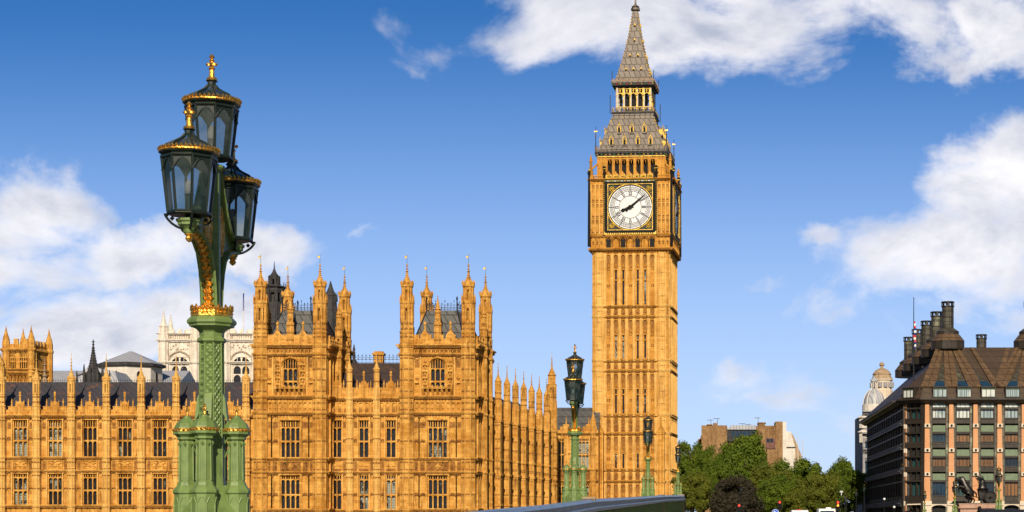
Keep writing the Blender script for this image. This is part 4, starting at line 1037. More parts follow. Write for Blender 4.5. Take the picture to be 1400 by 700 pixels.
for r0, r1 in ((3.50, 3.59), (3.04, 3.12), (2.80, 2.88), (1.90, 1.99)): ring(dl, r0, r1, y0 - .19, y0 - .14)
def radial(m, t, r0, r1, w_, ya=-.18, off=0, tilt=0):
    c, s_ = math.cos(t), math.sin(t)
    def P(rr, ww): return (rr * s_ + ww * c, y0 + ya, zc + rr * c - ww * s_)
    m.quad(P(r0, off - w_ + tilt), P(r0, off + w_ + tilt), P(r1, off + w_ - tilt), P(r1, off - w_ - tilt))
for k in range(60): radial(dl, k * PI / 30, 3.12, 3.52, .022); 
for k in range(120): radial(dl, k * PI / 60 + .02, 2.86, 3.06, .016) if k % 2 else None
dl.use(GREYL)
for k in range(60):
    radial(dl, (k + .5) * PI / 30, 3.2, 3.42, .06)
for k in range(12): radial(dl, k * PI / 6, 2.8, RD, .06, -.2); radial(dl, k * PI / 6 + PI / 12, 1.0 + .96, 2.82, .02, -.17)
NUM = {12: 'XII', 1: 'I', 2: 'II', 3: 'III', 4: 'IV', 5: 'V', 6: 'VI', 7: 'VII', 8: 'VIII', 9: 'IX', 10: 'X', 11: 'XI'}
for h in range(1, 13):
    t = h * PI / 6; wd = {'I': .17, 'V': .34, 'X': .36}; tot = sum(wd[c] for c in NUM[h]); u_ = -tot / 2
    for c in NUM[h]:
        m_ = u_ + wd[c] / 2
        if c == 'I': radial(dl, t, 2.04, 2.76, .062, -.185, m_)
        elif c == 'X': radial(dl, t, 2.04, 2.76, .075, -.185, m_, .11); radial(dl, t, 2.04, 2.76, .045, -.187, m_, -.11)
        else: radial(dl, t, 2.04, 2.76, .07, -.185, m_ - .06, .07); radial(dl, t, 2.04, 2.76, .045, -.187, m_ + .06, -.07)
        u_ += wd[c]
THIN = plain('thin_grey_tracery', (.45, .38, .34), .5); dl.use(THIN)
for k in range(24):       # centre rosette leading
    radial(dl, k * PI / 12, .35, 1.93, .012, -.165)
for r0 in (.6, 1.0, 1.4, 1.7): ring(dl, r0, r0 + .025, y0 - .165, y0 - .15, 48)
dlo = dl.build('clock_dial', None, clo)
hd = MB()
def hand(t, L, tail, w0, w1, yo):
    c, s_ = math.cos(t), math.sin(t)
    P = [(-tail, w0 * 1.3), (-tail * .6, w0 * .8), (0, w0), (L * .55, w0 * .7), (L * .8, w1), (L, .02)]
    up = [(r_, ww) for r_, ww in P] + [(r_, -ww) for r_, ww in P[::-1]]
    pts = [(r_ * s_ + ww * c, zc + r_ * c - ww * s_) for r_, ww in up]
    n = len(pts); hd.add([(p[0], y0 - yo, p[1]) for p in pts] + [(p[0], y0 - yo + .08, p[1]) for p in pts], [tuple(range(n))[::-1], tuple(range(n, 2 * n))] + [(i, (i + 1) % n, n + (i + 1) % n, n + i) for i in range(n)])
hand(R(50.5), 3.45, 1.0, .17, .06, .45)
hand(R(247), 1.75, .55, .26, .3, .36); hd.octa((1.45 * math.sin(R(247)), y0 - .36, zc + 1.45 * math.cos(R(247))), .38, .3, .06)
hd.lathe(0, 0, [(.01, 0), (.34, 0), (.34, .1), (.01, .1)], 12); hd.v[-48:] = [(a_, y0 - .5 + c_, zc + b_) for a_, b_, c_ in hd.v[-48:]]
hd.build('clock_hands', BLACK, clo)
for k in (1, 2, 3):
    c = dup(clo, tw); c.rotation_euler = (0, 0, k * PI / 2)
# parapet of the clock stage, arms band
pp = MB().use(GREENB).box(-fw, fw, -KW - .3, -KW - .02, zt(250.2), zt(247.2))
pp.use(WHITE)
for k in range(7): c = -fw + .55 + k * 1.2; pp.use(WHITE).box(c - .2, c + .2, -KW - .34, -KW - .29, zt(249.6), zt(247.9)); pp.use(REDP).box(c - .05, c + .05, -KW - .36, -KW - .33, zt(249.6), zt(247.9)); pp.use(GOLDM).box(c + .45, c + .75, -KW - .36, -KW - .29, zt(250), zt(247.4)); pp.use(BLACK).box(c + .55, c + .65, -KW - .38, -KW - .3, zt(250.1), zt(247.3))
pp.use(STONE2); cornice(pp, -KW, KW, zt(247.2), .3, .4, .6, y=-KW)
for k in range(7):
    c = -fw + .6 + k * 1.22
    if k < 6.5: pp.use(GOLDM); frame(pp, c - .5, c + .5, zt(245), zt(239.5), -KW + .15, .2, .12); quatre(pp, c, zt(242.2), .42, -KW + .02, .1); pp.use(STONE2).prism([(c - .6, zt(239.5)), (c + .6, zt(239.5)), (c + .14, zt(236.5)), (c, zt(234)), (c - .14, zt(236.5))], -KW - .08, -KW + .15)
for s_ in (-1, 1):
    for k in range(8): u_ = s_ * (4.75 + k * .32); pp.use(STONE2).box(u_ - .06, u_ + .06, -KW - .05, -KW + .15, zt(246), zt(241))
    u0, u1 = sorted((s_ * 4.6, s_ * 7.3)); pp.box(u0, u1, -KW - .1, -KW + .2, zt(241), zt(239.5)); pp.box(u0, u1, -KW - .1, -KW + .2, zt(246.4), zt(245.6))
    # iron standards beside the face
    u_ = s_ * (fw + .18); pp.use(BLACK).lathe(u_, -KW - .15, [(.22, zt(250)), (.2, zt(233)), (.38, zt(232)), (.3, zt(229)), (.12, zt(227.5))], 6); pp.use(GOLDM).octa((u_, -KW - .15, zt(227)), .22, .35); pp.lathe(u_, -KW - .15, [(.42, zt(232)), (.42, zt(231))], 6)
pp.use(STONE2).box(-KW, KW, -KW, -KW + 1.2, zt(247.1), zt(246.2))
for k in range(4):
    if k == 0: ppo = pp.build('clock_stage_parapet', None, tw)
    else: c = ppo.copy(); col.objects.link(c); c.parent = tw; c.rotation_euler = (0, 0, k * PI / 2)
# corner pinnacles with flying props
cn = MB().use(STONE2); e = KW - .15
cn.lathe(e, -e, [(.38, zt(262)), (.38, zt(238)), (.5, zt(237)), (.3, zt(235)), (.24, zt(222)), (.34, zt(221)), (.05, zt(211))], 8); cn.tube((e, -e, zt(232)), (5.9, -5.9, zt(222)), .16)
cn.use(BLACK).lathe(e + .25, -e - .25, [(.3, zt(345) + 1), (.22, zt(240)), (.34, zt(237)), (.34, zt(235)), (.1, zt(233.5))], 6); cn.use(GOLDM).octa((e + .25, -e - .25, zt(233)), .3, .3)
for k in range(28): cn.octa((e + .28, -e - .28, zt(243) - k * .42), .14, .16)
for k in range(4):
    if k == 0: cno = cn.build('corner_pinnacle', None, tw)
    else: c = cno.copy(); col.objects.link(c); c.parent = tw; c.rotation_euler = (0, 0, k * PI / 2)
# belfry
BWd = 5.95; bf = MB().use(STONE2); zb0, zb1 = zt(246), zt(212)
hs_ = []
for k in range(7): c = (k - 3) * 1.27; hs_.append((c - .40, c + .40, zb0, zt(216.5)))
wall_holes(bf, -BWd, BWd, zb0, zb1, hs_, -BWd, -BWd + .8)
for k in range(7): c = (k - 3) * 1.27; bf.use(WORN_SHADE); arch_fill(bf, c - .40, c + .40, zt(222.5), zt(216), -BWd + .1, -BWd + .5, 4); bf.use(STONE2); bf.box(c - .035, c + .035, -BWd + .2, -BWd + .4, zt(222), zt(216.5)); arch_fill(bf, c - .40, c - .03, zt(219.5), zt(217.5), -BWd + .15, -BWd + .4, 2)
for k in range(8): c = (k - 3.5) * 1.27; bf.box(c - .10, c + .10, -BWd - .18, -BWd, zb0, zb1); 
for s_ in (-1, 1):
    for q in (4.75, 5.3, 5.85): bf.box(s_ * q - .07, s_ * q + .07, -BWd - .12, -BWd, zb0, zb1)
    for q in (5.02, 5.57): bf.octa((s_ * q, -BWd, zt(215.5)), .22, .3, .14); bf.octa((s_ * q, -BWd, zt(228)), .18, .2, .12)
bf.use(GOLDM).box(-BWd, BWd, -BWd - .22, -BWd + .01, zt(213.4), zt(212.2))
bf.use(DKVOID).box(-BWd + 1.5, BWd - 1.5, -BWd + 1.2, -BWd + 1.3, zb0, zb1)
for k in range(4):
    if k == 0: bfo = bf.build('belfry_arcade', None, tw)
    else: c = bfo.copy(); col.objects.link(c); c.parent = tw; c.rotation_euler = (0, 0, k * PI / 2)
# dark ornate cornice, cast iron parapet
EW = 6.45; ec = MB().use(DKSTONE)
ec.box(-EW + .3, EW - .3, -EW + .3, EW - .3, zt(212.2), zt(209)); ec.box(-EW, EW, -EW, EW, zt(209), zt(207.5))
ec.use(CASTROOF).box(-EW + .2, EW - .2, -EW + .2, EW - .2, zt(207.5), zt(205.5))
ec.build('eaves_cornice', None, tw)
ef = MB().use(GOLDM)
for k in range(17):
    c = -6 + k * .75; ef.use(GREENB if k % 3 == 1 else (GOLDM if k % 3 else TAN)).octa((c, -EW + .2, zt(210.4)), .2, .22, .18); ef.use(CASTROOF).tube((c, -EW + .1, zt(207.5)), (c, -EW + .1, zt(200)), .06, n=4); ef.octa((c, -EW + .1, zt(199.5)), .14, .3)
ef.use(CASTROOF)
for pz in (206.5, 203.5, 201): ef.box(-EW, EW, -EW + .04, -EW + .16, zt(pz), zt(pz) + .14)
for k in range(34): c = -6.2 + k * .375; ef.box(c - .04, c + .04, -EW + .07, -EW + .13, zt(206.5), zt(201))
for k in range(4):
    if k == 0: efo = ef.build('eaves_railing', None, tw)
    else: c = efo.copy(); col.objects.link(c); c.parent = tw; c.rotation_euler = (0, 0, k * PI / 2)
# lower roof
zt = lambda p: EYE + (HY - p) * (YT - 5.6 + (206 - p) / 50 * 2.2) / F
lr = MB(); s2 = 337 / F; zc_ = lambda p: EYE + (HY - p) * YT / F
prof = [(5.75, zt(206)), (5.55, zt(199)), (4.95, zt(185)), (4.25, zt(171)), (3.55, zt(157.5))]
for (r0, z0), (r1, z1) in zip(prof, prof[1:]): lr.lathe(0, 0, [(r0 * 2 ** .5, z0), (r1 * 2 ** .5, z1)], 4)
lro = lr.build('lower_roof', CASTROOF, tw)
dm = MB()
def dormer(x_, z0, s_, yb):
    dm.use(GOLDM); 
    for q in (-1, 1): dm.box(x_ + q * .34 * s_ - .07, x_ + q * .34 * s_ + .07, yb - .45, yb + .8, z0, z0 + 1.1 * s_)
    for q in (-1, 1): dm.tube((x_ + q * .5 * s_, yb - .45, z0 + 1.05 * s_), (x_, yb - .45, z0 + 1.75 * s_), .09, n=4)
    dm.octa((x_, yb - .45, z0 + 2.0 * s_), .1, .28)
    dm.use(DKVOID).box(x_ - .3 * s_, x_ + .3 * s_, yb - .30, yb + .6, z0, z0 + 1.0 * s_); dm.use(CASTROOF).prism([(x_ - .42 * s_, z0 + 1.0 * s_), (x_ + .42 * s_, z0 + 1.0 * s_), (x_, z0 + 1.65 * s_)], yb - .4, yb + 1.2)
    dm.use(CASTROOF).box(x_ - .45 * s_, x_ + .45 * s_, yb - .42, yb + .6, z0 - .25, z0 - .02)
for c, p_, y_ in ((-3.55, 198, -5.45), (-1.2, 198, -5.45), (1.15, 198, -5.45), (3.4, 198, -5.45), (-2.25, 181.5, -4.75), (0, 181.5, -4.75), (2.25, 181.5, -4.75)):
    dm = MB(); dormer(c, zt(p_), .82, y_); do_ = dm.build('dormer', None, lro)
    for k in (1, 2, 3): q_ = do_.copy(); col.objects.link(q_); q_.parent = lro; q_.rotation_euler = (0, 0, k * PI / 2)
dm = MB().use(GOLDM)
for k in range(12): t = k / 12; rr = 5.65 + (3.6 - 5.65) * t; dm.octa((rr, -rr, zt(204) + (zt(158) - zt(204)) * t), .22, .3); dm.use(GOLDM if k % 2 else TAN)
for k in range(4):
    if k == 0: dmo = dm.build('hip_crockets', None, lro)
    else: c = dmo.copy(); col.objects.link(c); c.parent = lro; c.rotation_euler = (0, 0, k * PI / 2)
# open gilded lantern
zt = lambda p: EYE + (HY - p) * (YT - 3.3) / F
ln = MB().use(CASTROOF); ln.box(-3.7, 3.7, -3.7, 3.7, zt(158), zt(155.5)); ln.use(DKSTONE).box(-3.85, 3.85, -3.85, 3.85, zt(155.5), zt(153.5)); ln.use(CASTROOF).box(-3.7, 3.7, -3.7, 3.7, zt(153.5), zt(152.5))
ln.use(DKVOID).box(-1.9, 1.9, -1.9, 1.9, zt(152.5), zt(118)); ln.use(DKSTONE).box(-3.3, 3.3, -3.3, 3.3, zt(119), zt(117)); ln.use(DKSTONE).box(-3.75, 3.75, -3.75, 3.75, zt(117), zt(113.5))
ln.use(CASTROOF).box(-3.85, 3.85, -3.85, 3.85, zt(113.5), zt(111.5)); lno = ln.build('lantern_stage', None, tw)
lf = MB()
for k in range(6):
    c = -2.95 + k * 1.18; lf.use(GOLDM).box(c - .07, c + .07, -3.1, -2.95, zt(152.5), zt(119)); lf.use(PALE).lathe(c + .14, -2.9, [(.13, zt(152.5)), (.13, zt(119))], 6); lf.use(GOLDM).octa((c, -3.1, zt(130)), .16, .2)
lf.use(GOLDM)
for k in range(5):
    c = -2.36 + k * 1.18; arch_fill(lf, c - .5, c + .5, zt(133), zt(127), -3.1, -2.98, 4); frame(lf, c - .52, c + .52, zt(127), zt(120.5), -3.0, .1, .09); lf.box(c - .04, c + .04, -3.08, -3.0, zt(127), zt(120.5)); lf.octa((c, -3.05, zt(123.5)), .2, .28, .1); lf.use(GOLDM).box(c - .5, c + .5, -3.12, -3.0, zt(146), zt(145.3))
for k in range(12): c = -3.5 + k * .636; lf.use(GOLDM if k % 2 else PALE).octa((c, -3.7, zt(149)), .16, .28, .14); lf.use(GREENB if k % 3 == 0 else (REDP if k % 3 == 1 else GOLDM)).octa((c, -3.75, zt(115.2)), .16, .16, .12); lf.use(TAN).octa((c, -3.75, zt(109.5)), .14, .32, .12)
lf.use(DKSTONE).box(-3.75, 3.75, -3.74, -3.66, zt(150.5), zt(150)); lf.use(TAN).box(-3.75, 3.75, -3.8, -3.66, zt(111), zt(110)); lf.use(TAN).box(-3.75, 3.75, -3.8, -3.66, zt(148), zt(147.4))
for k in range(20): c = -3.6 + k * .38; lf.box(c - .03, c + .03, -3.73, -3.68, zt(152.5), zt(148))
lf.use(IRON).tube((3.7, -3.7, zt(113)), (3.7, -3.7, zt(97)), .06); lf.tube((4.0, -4.0, zt(156)), (4.0, -4.0, zt(131)), .07)
for k in range(4):
    if k == 0: lfo = lf.build('gilded_arcade', None, lno)
    else: c = lfo.copy(); col.objects.link(c); c.parent = lno; c.rotation_euler = (0, 0, k * PI / 2)
# spire
zt = lambda p: EYE + (HY - p) * (YT - 3.3 + (111 - p) / 111 * 3.3) / F
sp = MB().use(CASTROOF); prof = [(3.35, zt(111.5)), (2.95, zt(104)), (2.3, zt(87)), (1.72, zt(70)), (1.15, zt(50)), (.70, zt(30)), (.42, zt(15))]
for (r0, z0), (r1, z1) in zip(prof, prof[1:]): sp.lathe(0, 0, [(r0 * 2 ** .5, z0), (r1 * 2 ** .5, z1)], 4)
def srad(p):
    for (r0, z0), (r1, z1) in zip(prof, prof[1:]):
        if z0 <= zt(p) <= z1: return r0 + (r1 - r0) * (zt(p) - z0) / (z1 - z0)
    return .4
for k in range(24):
    p = 108 - k * 3.9; q = srad(p)
    for a_ in range(4): t = PI / 4 + a_ * PI / 2; sp.use(GOLDM if k % 4 == 1 else TAN).octa((q * 2 ** .5 * math.cos(t), q * 2 ** .5 * math.sin(t), zt(p)), .16, .26)
for k in range(9):
    q_ = -.05
for p, xs in ((94, (-1.35, 0, 1.35)), (75, (-.7, .7)), (54, (0,)), (34, (0,))):
    for a_ in range(4):
        sub = MB()
        for x_ in xs:
            qq = srad(p); sub.prism([(x_ - .26, zt(p + 1.5)), (x_ + .26, zt(p + 1.5)), (x_, zt(p - 2.5))], -qq - .25, -qq + .4)
        ca, sa = math.cos(a_ * PI / 2), math.sin(a_ * PI / 2)
        sp.use(GOLDM); sp.add([(v[0] * ca - v[1] * sa, v[0] * sa + v[1] * ca, v[2]) for v in sub.v], sub.f)
        sub = MB()
        for x_ in xs: sub.box(x_ - .16, x_ + .16, -srad(p) - .28, -srad(p) - .22, zt(p + 1.5), zt(p + .2))
        sp.use(DKVOID); sp.add([(v[0] * ca - v[1] * sa, v[0] * sa + v[1] * ca, v[2]) for v in sub.v], sub.f)
sp.use(CASTROOF).lathe(0, 0, [(.5, zt(15)), (.85, zt(13.5)), (.85, zt(11)), (.5, zt(10)), (.75, zt(9)), (.2, zt(6)), (.12, zt(-2)), (.3, zt(-3)), (.1, zt(-6))], 8)
sp.build('spire', None, tw)
zt = lambda p: EYE + (HY - p) * (YT - 5.6) / F
fp = MB()
for a_ in range(4):
    t = PI / 4 + a_ * PI / 2; rr = 6.25 * 2 ** .5; x_, y_ = rr * math.cos(t), rr * math.sin(t)
    fp.use(IRON).tube((x_, y_, zt(208)), (x_, y_, zt(180)), .10, .05); fp.use(GOLD).box(x_ - .26, x_ + .26, y_ - .05, y_ + .05, zt(180.7), zt(179)); fp.octa((x_, y_, zt(186)), .15, .3); fp.use(IRON).tube((x_, y_, zt(180)), (x_, y_, zt(173)), .04)
fp.build('gilded_flag_finials', None, tw)
# ================================================================== bronze office building at right
YO = 270.0; XO = 28.6; zo = lambda p: ZZ(p, YO); xo = lambda p: XX(p, YO) - XO
ob = empty('office_building', (XO, YO, 0), 0, 'dark bronze and pink stone office building with tall round rooftop chimneys, behind the chariot statue', 'building')
ch = 2.3                                    # chamfer
LX, LY = 46.0, 64.0
bd = MB(); ze = zo(547)
out = [(ch, 0), (LX, 0), (LX, LY), (0, LY), (0, ch)]
ins = lambda d: [(ch + d * .4, d), (LX - d, d), (LX - d, LY - d), (d, LY - d), (d, ch + d * .4)]
o2 = ins(.9); n = 5
bd.add([(p[0], p[1], -1) for p in o2] + [(p[0], p[1], ze) for p in o2], [(i, (i + 1) % n, n + (i + 1) % n, n + i) for i in range(n)] + [tuple(range(n, 2 * n))])
bd.build('wall', BRONZE, ob)
SP = 33.0 * YO / F
pxs = [xo(1267.3) + k * SP for k in range(11)]
pierm = MB()
pierm.use(PINK)
def taper(m, x, y, w0, w1, d, z0, z1): m.add([(x - w0 / 2, y - d, z0), (x + w0 / 2, y - d, z0), (x + w0 / 2, y, z0), (x - w0 / 2, y, z0), (x - w1 / 2, y - d * .7, z1), (x + w1 / 2, y - d * .7, z1), (x + w1 / 2, y, z1), (x - w1 / 2, y, z1)], [(0, 3, 2, 1), (4, 5, 6, 7), (0, 1, 5, 4), (1, 2, 6, 5), (2, 3, 7, 6), (3, 0, 4, 7)])
wid = lambda p: (5.6 + (p - 550) / 140 * 3.2) * YO / F
lv = [(551, 579.5), (584.5, 613), (618, 646), (650.5, 685)]
for p0, p1 in lv: taper(pierm, 0, 0, wid(p1), wid(p0), .55, zo(p1), zo(p0))
pierm.use(WHITEBLK); taper(pierm, 0, 0, 1.35, 1.15, .75, -1, zo(691)); pierm.box(-.62, .62, -.7, 0, zo(691), zo(685))
for p in (582, 615.5, 648.2): pierm.box(-.40, .40, -.72, 0, zo(p + 2.5), zo(p - 2.5)); pierm.use(BLACK).lathe(0, 0, [(.17, 0), (.17, .1)], 10); pierm.v[-20:] = [(a_, -.74 - c_, zo(p) + b_) for a_, b_, c_ in pierm.v[-20:]]; pierm.use(WHITEBLK)
for i, x_ in enumerate(pxs):
    if i == 0: po = pierm.build('stone_pier', None, ob); po.location = (x_, .1, 0)
    else: dup(po, ob, (x_, .1, 0))
du = MB().use(DUCT)
for x_ in pxs:
    for s_ in (-1, 1): taper(du, x_ + s_ * .57, .45, .42, .36, .6, -1, zo(551))
    du.use(BRONZE).prismx([(-.9, ze - .1), (.9, ze - 1.5), (.9, ze - .1)], x_ - .18, x_ + .18)
    for s_ in (-1, 1): du.tube((x_, -.1, zo(553)), (x_ + s_ * 1.1, -.8, ze - .05), .09)
    du.use(DUCT)
du.build('duct', None, ob)
# window bays: one mesh per glass kind so that blinds differ
def bay(kind_up, kind_dn):
    pass
rw = random.Random(11)
fl = [(549, 557, 559.5, 571.5, 579), (581.5, 590.5, 592.5, 604, 612), (614.5, 623.5, 625.5, 637.5, 645), (647.5, 656.5, 658.5, 677.5, 690)]
cen = [(a_ + b_) / 2 for a_, b_ in zip(pxs, pxs[1:])]
kinds = {}
def owin(x_, fi, lowmat, upmat):
    key = (fi, lowmat.name, upmat.name)
    hw = .99
    if key not in kinds:
        a_, b_, c_, d_, e_ = fl[fi]
        m = MB().use(BRONZE)
        m.box(-hw, hw, -.15, .9, zo(e_), zo(d_)); m.box(-hw, hw, -.30, .9, zo(b_) - .26, zo(b_) + .02); m.box(-hw, -hw + .09, -.05, .9, zo(d_), zo(a_)); m.box(hw - .09, hw, -.05, .9, zo(d_), zo(a_))
        for k in range(int(2 * hw / .3)): m.box(-hw + .15 + k * .3, -hw + .2 + k * .3, -.19, -.14, zo(e_) + .1, zo(d_) - .12)
        m.box(-hw, hw, -.25, .3, zo(d_) - .1, zo(d_) + .03)
        for k in (1, 2, 3): q = -hw + k * 2 * hw / 4; m.box(q - .03, q + .03, .06, .22, zo(d_), zo(c_ - 2))
        o = m.build('window', None, ob)
        g = MB(); g.quad((-hw + .09, .2, zo(d_)), (hw - .09, .2, zo(d_)), (hw - .09, .2, zo(c_ - 2)), (-hw + .09, .2, zo(c_ - 2))); g.build('pane', lowmat, o)
        g = MB(); g.quad((-hw + .09, -.12, zo(b_)), (hw - .09, -.12, zo(b_)), (hw - .09, .1, zo(a_)), (-hw + .09, .1, zo(a_))); g.build('light_shelf', upmat, o)
        kinds[key] = o; o.location = (x_, 0, 0)
    else: dup(kinds[key], ob, (x_, 0, 0))
pat = [[GLASSW, GLASSW, GLASSW, GLASSW], [GLASSB, GLASSO, GLASSO, GLASSO], [GLASSO, GLASSO, GLASSO, GLASSB], [GLASSB, GLASST, GLASSB, GLASSO]]
for i, x_ in enumerate(cen):
    for fi in range(4): owin(x_, fi, pat[fi][i] if i < 4 else rw.choice((GLASSB, GLASSO, GLASST, GLASSW)), GLASSW if fi == 0 else SHEER)
# chamfer bay + side face, built as panels in a rotated frame
def side(name, p0, p1, nb_, upmat, front=False):
    L = math.hypot(p1[0] - p0[0], p1[1] - p0[1]); an = math.atan2(p1[1] - p0[1], p1[0] - p0[0]); w_ = L / nb_
    fo = MB().use(BRONZE)
    for k in range(nb_ + 1): fo.box(k * w_ - .22, k * w_ + .22, -.25, .9, -1, ze - .3)
    for a_, b_, c_, d_, e_ in fl:
        fo.box(0, L, -.18, .85, zo(e_), zo(d_)); fo.box(0, L, -.28, .8, zo(b_) - .22, zo(b_))
        if not front:
            fo.use(GREYST)
            for dz in (0, .42): fo.box(0, L, -.62, -.56, zo(e_) + .1 + dz, zo(e_) + .16 + dz)
            for k in range(int(L / 1.1)): fo.box(k * 1.1, k * 1.1 + .05, -.61, -.57, zo(e_) - .1, zo(e_) + .55)
            fo.use(BRONZE).box(0, L, -.7, -.1, zo(e_) - .2, zo(e_) - .05)
    for k in range(nb_):
        for q in (.33, .66) if w_ > 2.2 else (.5,): fo.box((k + q) * w_ - .05, (k + q) * w_ + .05, -.1, .5, 0, ze - .4)
    go_ = MB()
    for a_, b_, c_, d_, e_ in fl:
        go_.use(GLASST if front else GLASSB).quad((0, .35, zo(d_)), (L, .35, zo(d_)), (L, .35, zo(c_ - 2)), (0, .35, zo(c_ - 2))); go_.use(upmat).quad((0, .3, zo(b_)), (L, .3, zo(b_)), (L, .3, zo(a_)), (0, .3, zo(a_)))
    o = fo.build(name, None, ob); o.location = (p0[0], p0[1], 0); o.rotation_euler = (0, 0, an); g = go_.build('pane', None, o)
side('corner_bay', (0, ch), (ch, 0), 1, GLASSW, True)
side('side_front', (0, LY), (0, ch), 16, GLASSB)
m = MB().use(WHITEBLK); m.use(PINK).box(-.12, .2, ch - .25, ch + .2, -1, ze - .4); m.use(WHITEBLK)
for p in (582, 615.5, 648.2, 688): m.box(-.2, .26, ch - .3, ch + .3, zo(p + 3), zo(p - 3))
m.build('corner_strip', None, ob)
# ground floor arches
ga = MB().use(WHITEBLK)
for x_ in cen: arch_fill(ga, x_ - 1.2, x_ + 1.2, zo(696), zo(690.5), -.3, .3, 6); ga.box(x_ - 1.25, x_ + 1.25, -.34, .3, zo(690.5), zo(689.3))
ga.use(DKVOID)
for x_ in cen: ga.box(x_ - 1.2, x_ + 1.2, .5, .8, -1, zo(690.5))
ga.use(WHITEBLK).prism([(0, zo(690.5)), (2.0, zo(690)), (2.0, zo(688.5)), (0, zo(689))], -.1, .2)
ga.build('ground_arcade', None, ob)
# eaves + roof
m = MB(); q0 = ins(-1.3); q1 = ins(-1.0); n = 5
m.add([(p[0], p[1], ze - .45) for p in ins(-.7)] + [(p[0], p[1], ze) for p in q0] + [(p[0], p[1], ze + .22) for p in q0], [tuple(range(n))[::-1]] + [(i, (i + 1) % n, n + (i + 1) % n, n + i) for i in range(n)] + [(n + i, n + (i + 1) % n, 2 * n + (i + 1) % n, 2 * n + i) for i in range(n)] + [tuple(range(2 * n, 3 * n))])
for k in range(44): yv = ch + .8 + k * 1.42; m.box(-1.9, 0, yv - .12, yv + .12, ze - .1, ze + .1)
m.box(-1.95, -1.75, ch, LY, ze - .06, ze + .1)
m.build('eaves', BRONZE, ob)
zr = ZZ(475, YO + 7.2); RI = 7.2
m = MB(); E = ins(-.9); T = [(RI * .98, RI), (LX - RI, RI), (LX - RI, LY - RI), (RI, LY - RI), (RI, RI * 1.02)]
zlow = ze + .2; zst = zo(531)
# lower vertical-ish band carrying the dormers then the long slope
Mq = [(p[0] * 1, p[1], zst) for p in ins(.0)]
m.add([(p[0], p[1], zlow) for p in E] + Mq + [(p[0], p[1], zr) for p in T], [(i, (i + 1) % n, n + (i + 1) % n, n + i) for i in range(n)] + [(n + i, n + (i + 1) % n, 2 * n + (i + 1) % n, 2 * n + i) for i in range(n)] + [tuple(range(2 * n, 3 * n))])
ro = m.build('roof', ROOFDK, ob)
CHX = [6.8, 19.1, 31.4]
CH = [(x_, 8.0) for x_ in CHX]
def on(x_, t): return (x_, RI * t, zst + (zr - zst) * t)
rb = MB()
def strip3(xa, xb, wa, wb, h=.28, t0=0.0, t1=.97):
    a_, b_ = on(xa + (xb - xa) * t0, t0), on(xa + (xb - xa) * t1, t1)
    wa_, wb_ = wa + (wb - wa) * t0, wa + (wb - wa) * t1
    up = (0, -h * .75, h * .65)
    v = [(a_[0] - wa_ / 2, a_[1], a_[2]), (a_[0] + wa_ / 2, a_[1], a_[2]), (b_[0] + wb_ / 2, b_[1], b_[2]), (b_[0] - wb_ / 2, b_[1], b_[2])]
    rb.add(v + [(p[0] + up[0], p[1] + up[1], p[2] + up[2]) for p in v], [(4, 5, 6, 7), (0, 1, 5, 4), (1, 2, 6, 5), (2, 3, 7, 6), (3, 0, 4, 7)])
for x_ in pxs[:10]:
    near = min(CHX, key=lambda c: abs(c - x_)); d_ = near - x_
    strip3(x_ - .42, near - d_ * .3 - .25, 1.02, .5); strip3(x_ + .66, near - d_ * .3 + .32, 1.02, .5)
for c in CHX[:2]: strip3(c + 6.15, c + 3.4, 1.1, .5); strip3(c + 6.15, c + 8.9, 1.1, .5, .24)
rb.build('roof_ribs', BRONZEROOF, ro)
sd_ = MB()          # recessed dark triangles above the dormers
for x_ in cen[:9]:
    near = min(CHX, key=lambda c: abs(c - x_)); xt = x_ + (near - x_) * .55
    a_, t_ = on(x_, .02), on(xt, .62)
    v = [(a_[0] - .85, a_[1] - .06, a_[2] + .06), (a_[0] + .85, a_[1] - .06, a_[2] + .06), (t_[0], t_[1] - .06, t_[2] + .06)]
    sd_.use(DUCT).add(v, [(0, 1, 2)])
    b_ = on(x_ + (near - x_) * .11, .14); sd_.use(GLASSB).quad((a_[0] - .8, a_[1] - .5, a_[2] + .1), (a_[0] + .8, a_[1] - .5, a_[2] + .1), (b_[0] + .55, b_[1] - .25, b_[2] + .2), (b_[0] - .55, b_[1] - .25, b_[2] + .2))
sd_.build('roof_light', None, ro)
dmw = MB().use(BRONZE)
dmw.box(-1.05, 1.05, -1.2, .5, zo(544.5), zo(543)); dmw.box(-1.05, 1.05, -1.2, .5, zo(530.8), zo(529.3)); dmw.box(-1.05, -.92, -1.1, .5, zo(543), zo(531)); dmw.box(.92, 1.05, -1.1, .5, zo(543), zo(531))
for k in (-.33, .33): dmw.box(k - .03, k + .03, -.98, -.9, zo(543), zo(533))
dmw.use(GLASSW).quad((-.92, -.9, zo(543)), (.92, -.9, zo(543)), (.92, -.9, zo(533)), (-.92, -.9, zo(533))); dmw.use(SHEER).quad((-.92, -1.0, zo(533)), (.92, -1.0, zo(533)), (.92, -.8, zo(531)), (-.92, -.8, zo(531)))
for i, x_ in enumerate(cen):
    if i == 0: do = dmw.build('dormer_window', None, ob); do.location = (x_, -.2, 0)
    else: dup(do, ob, (x_, -.2, 0))
o = dup(do, ob, (1.0, 1.2, 0)); o.rotation_euler = (0, 0, -PI / 4)
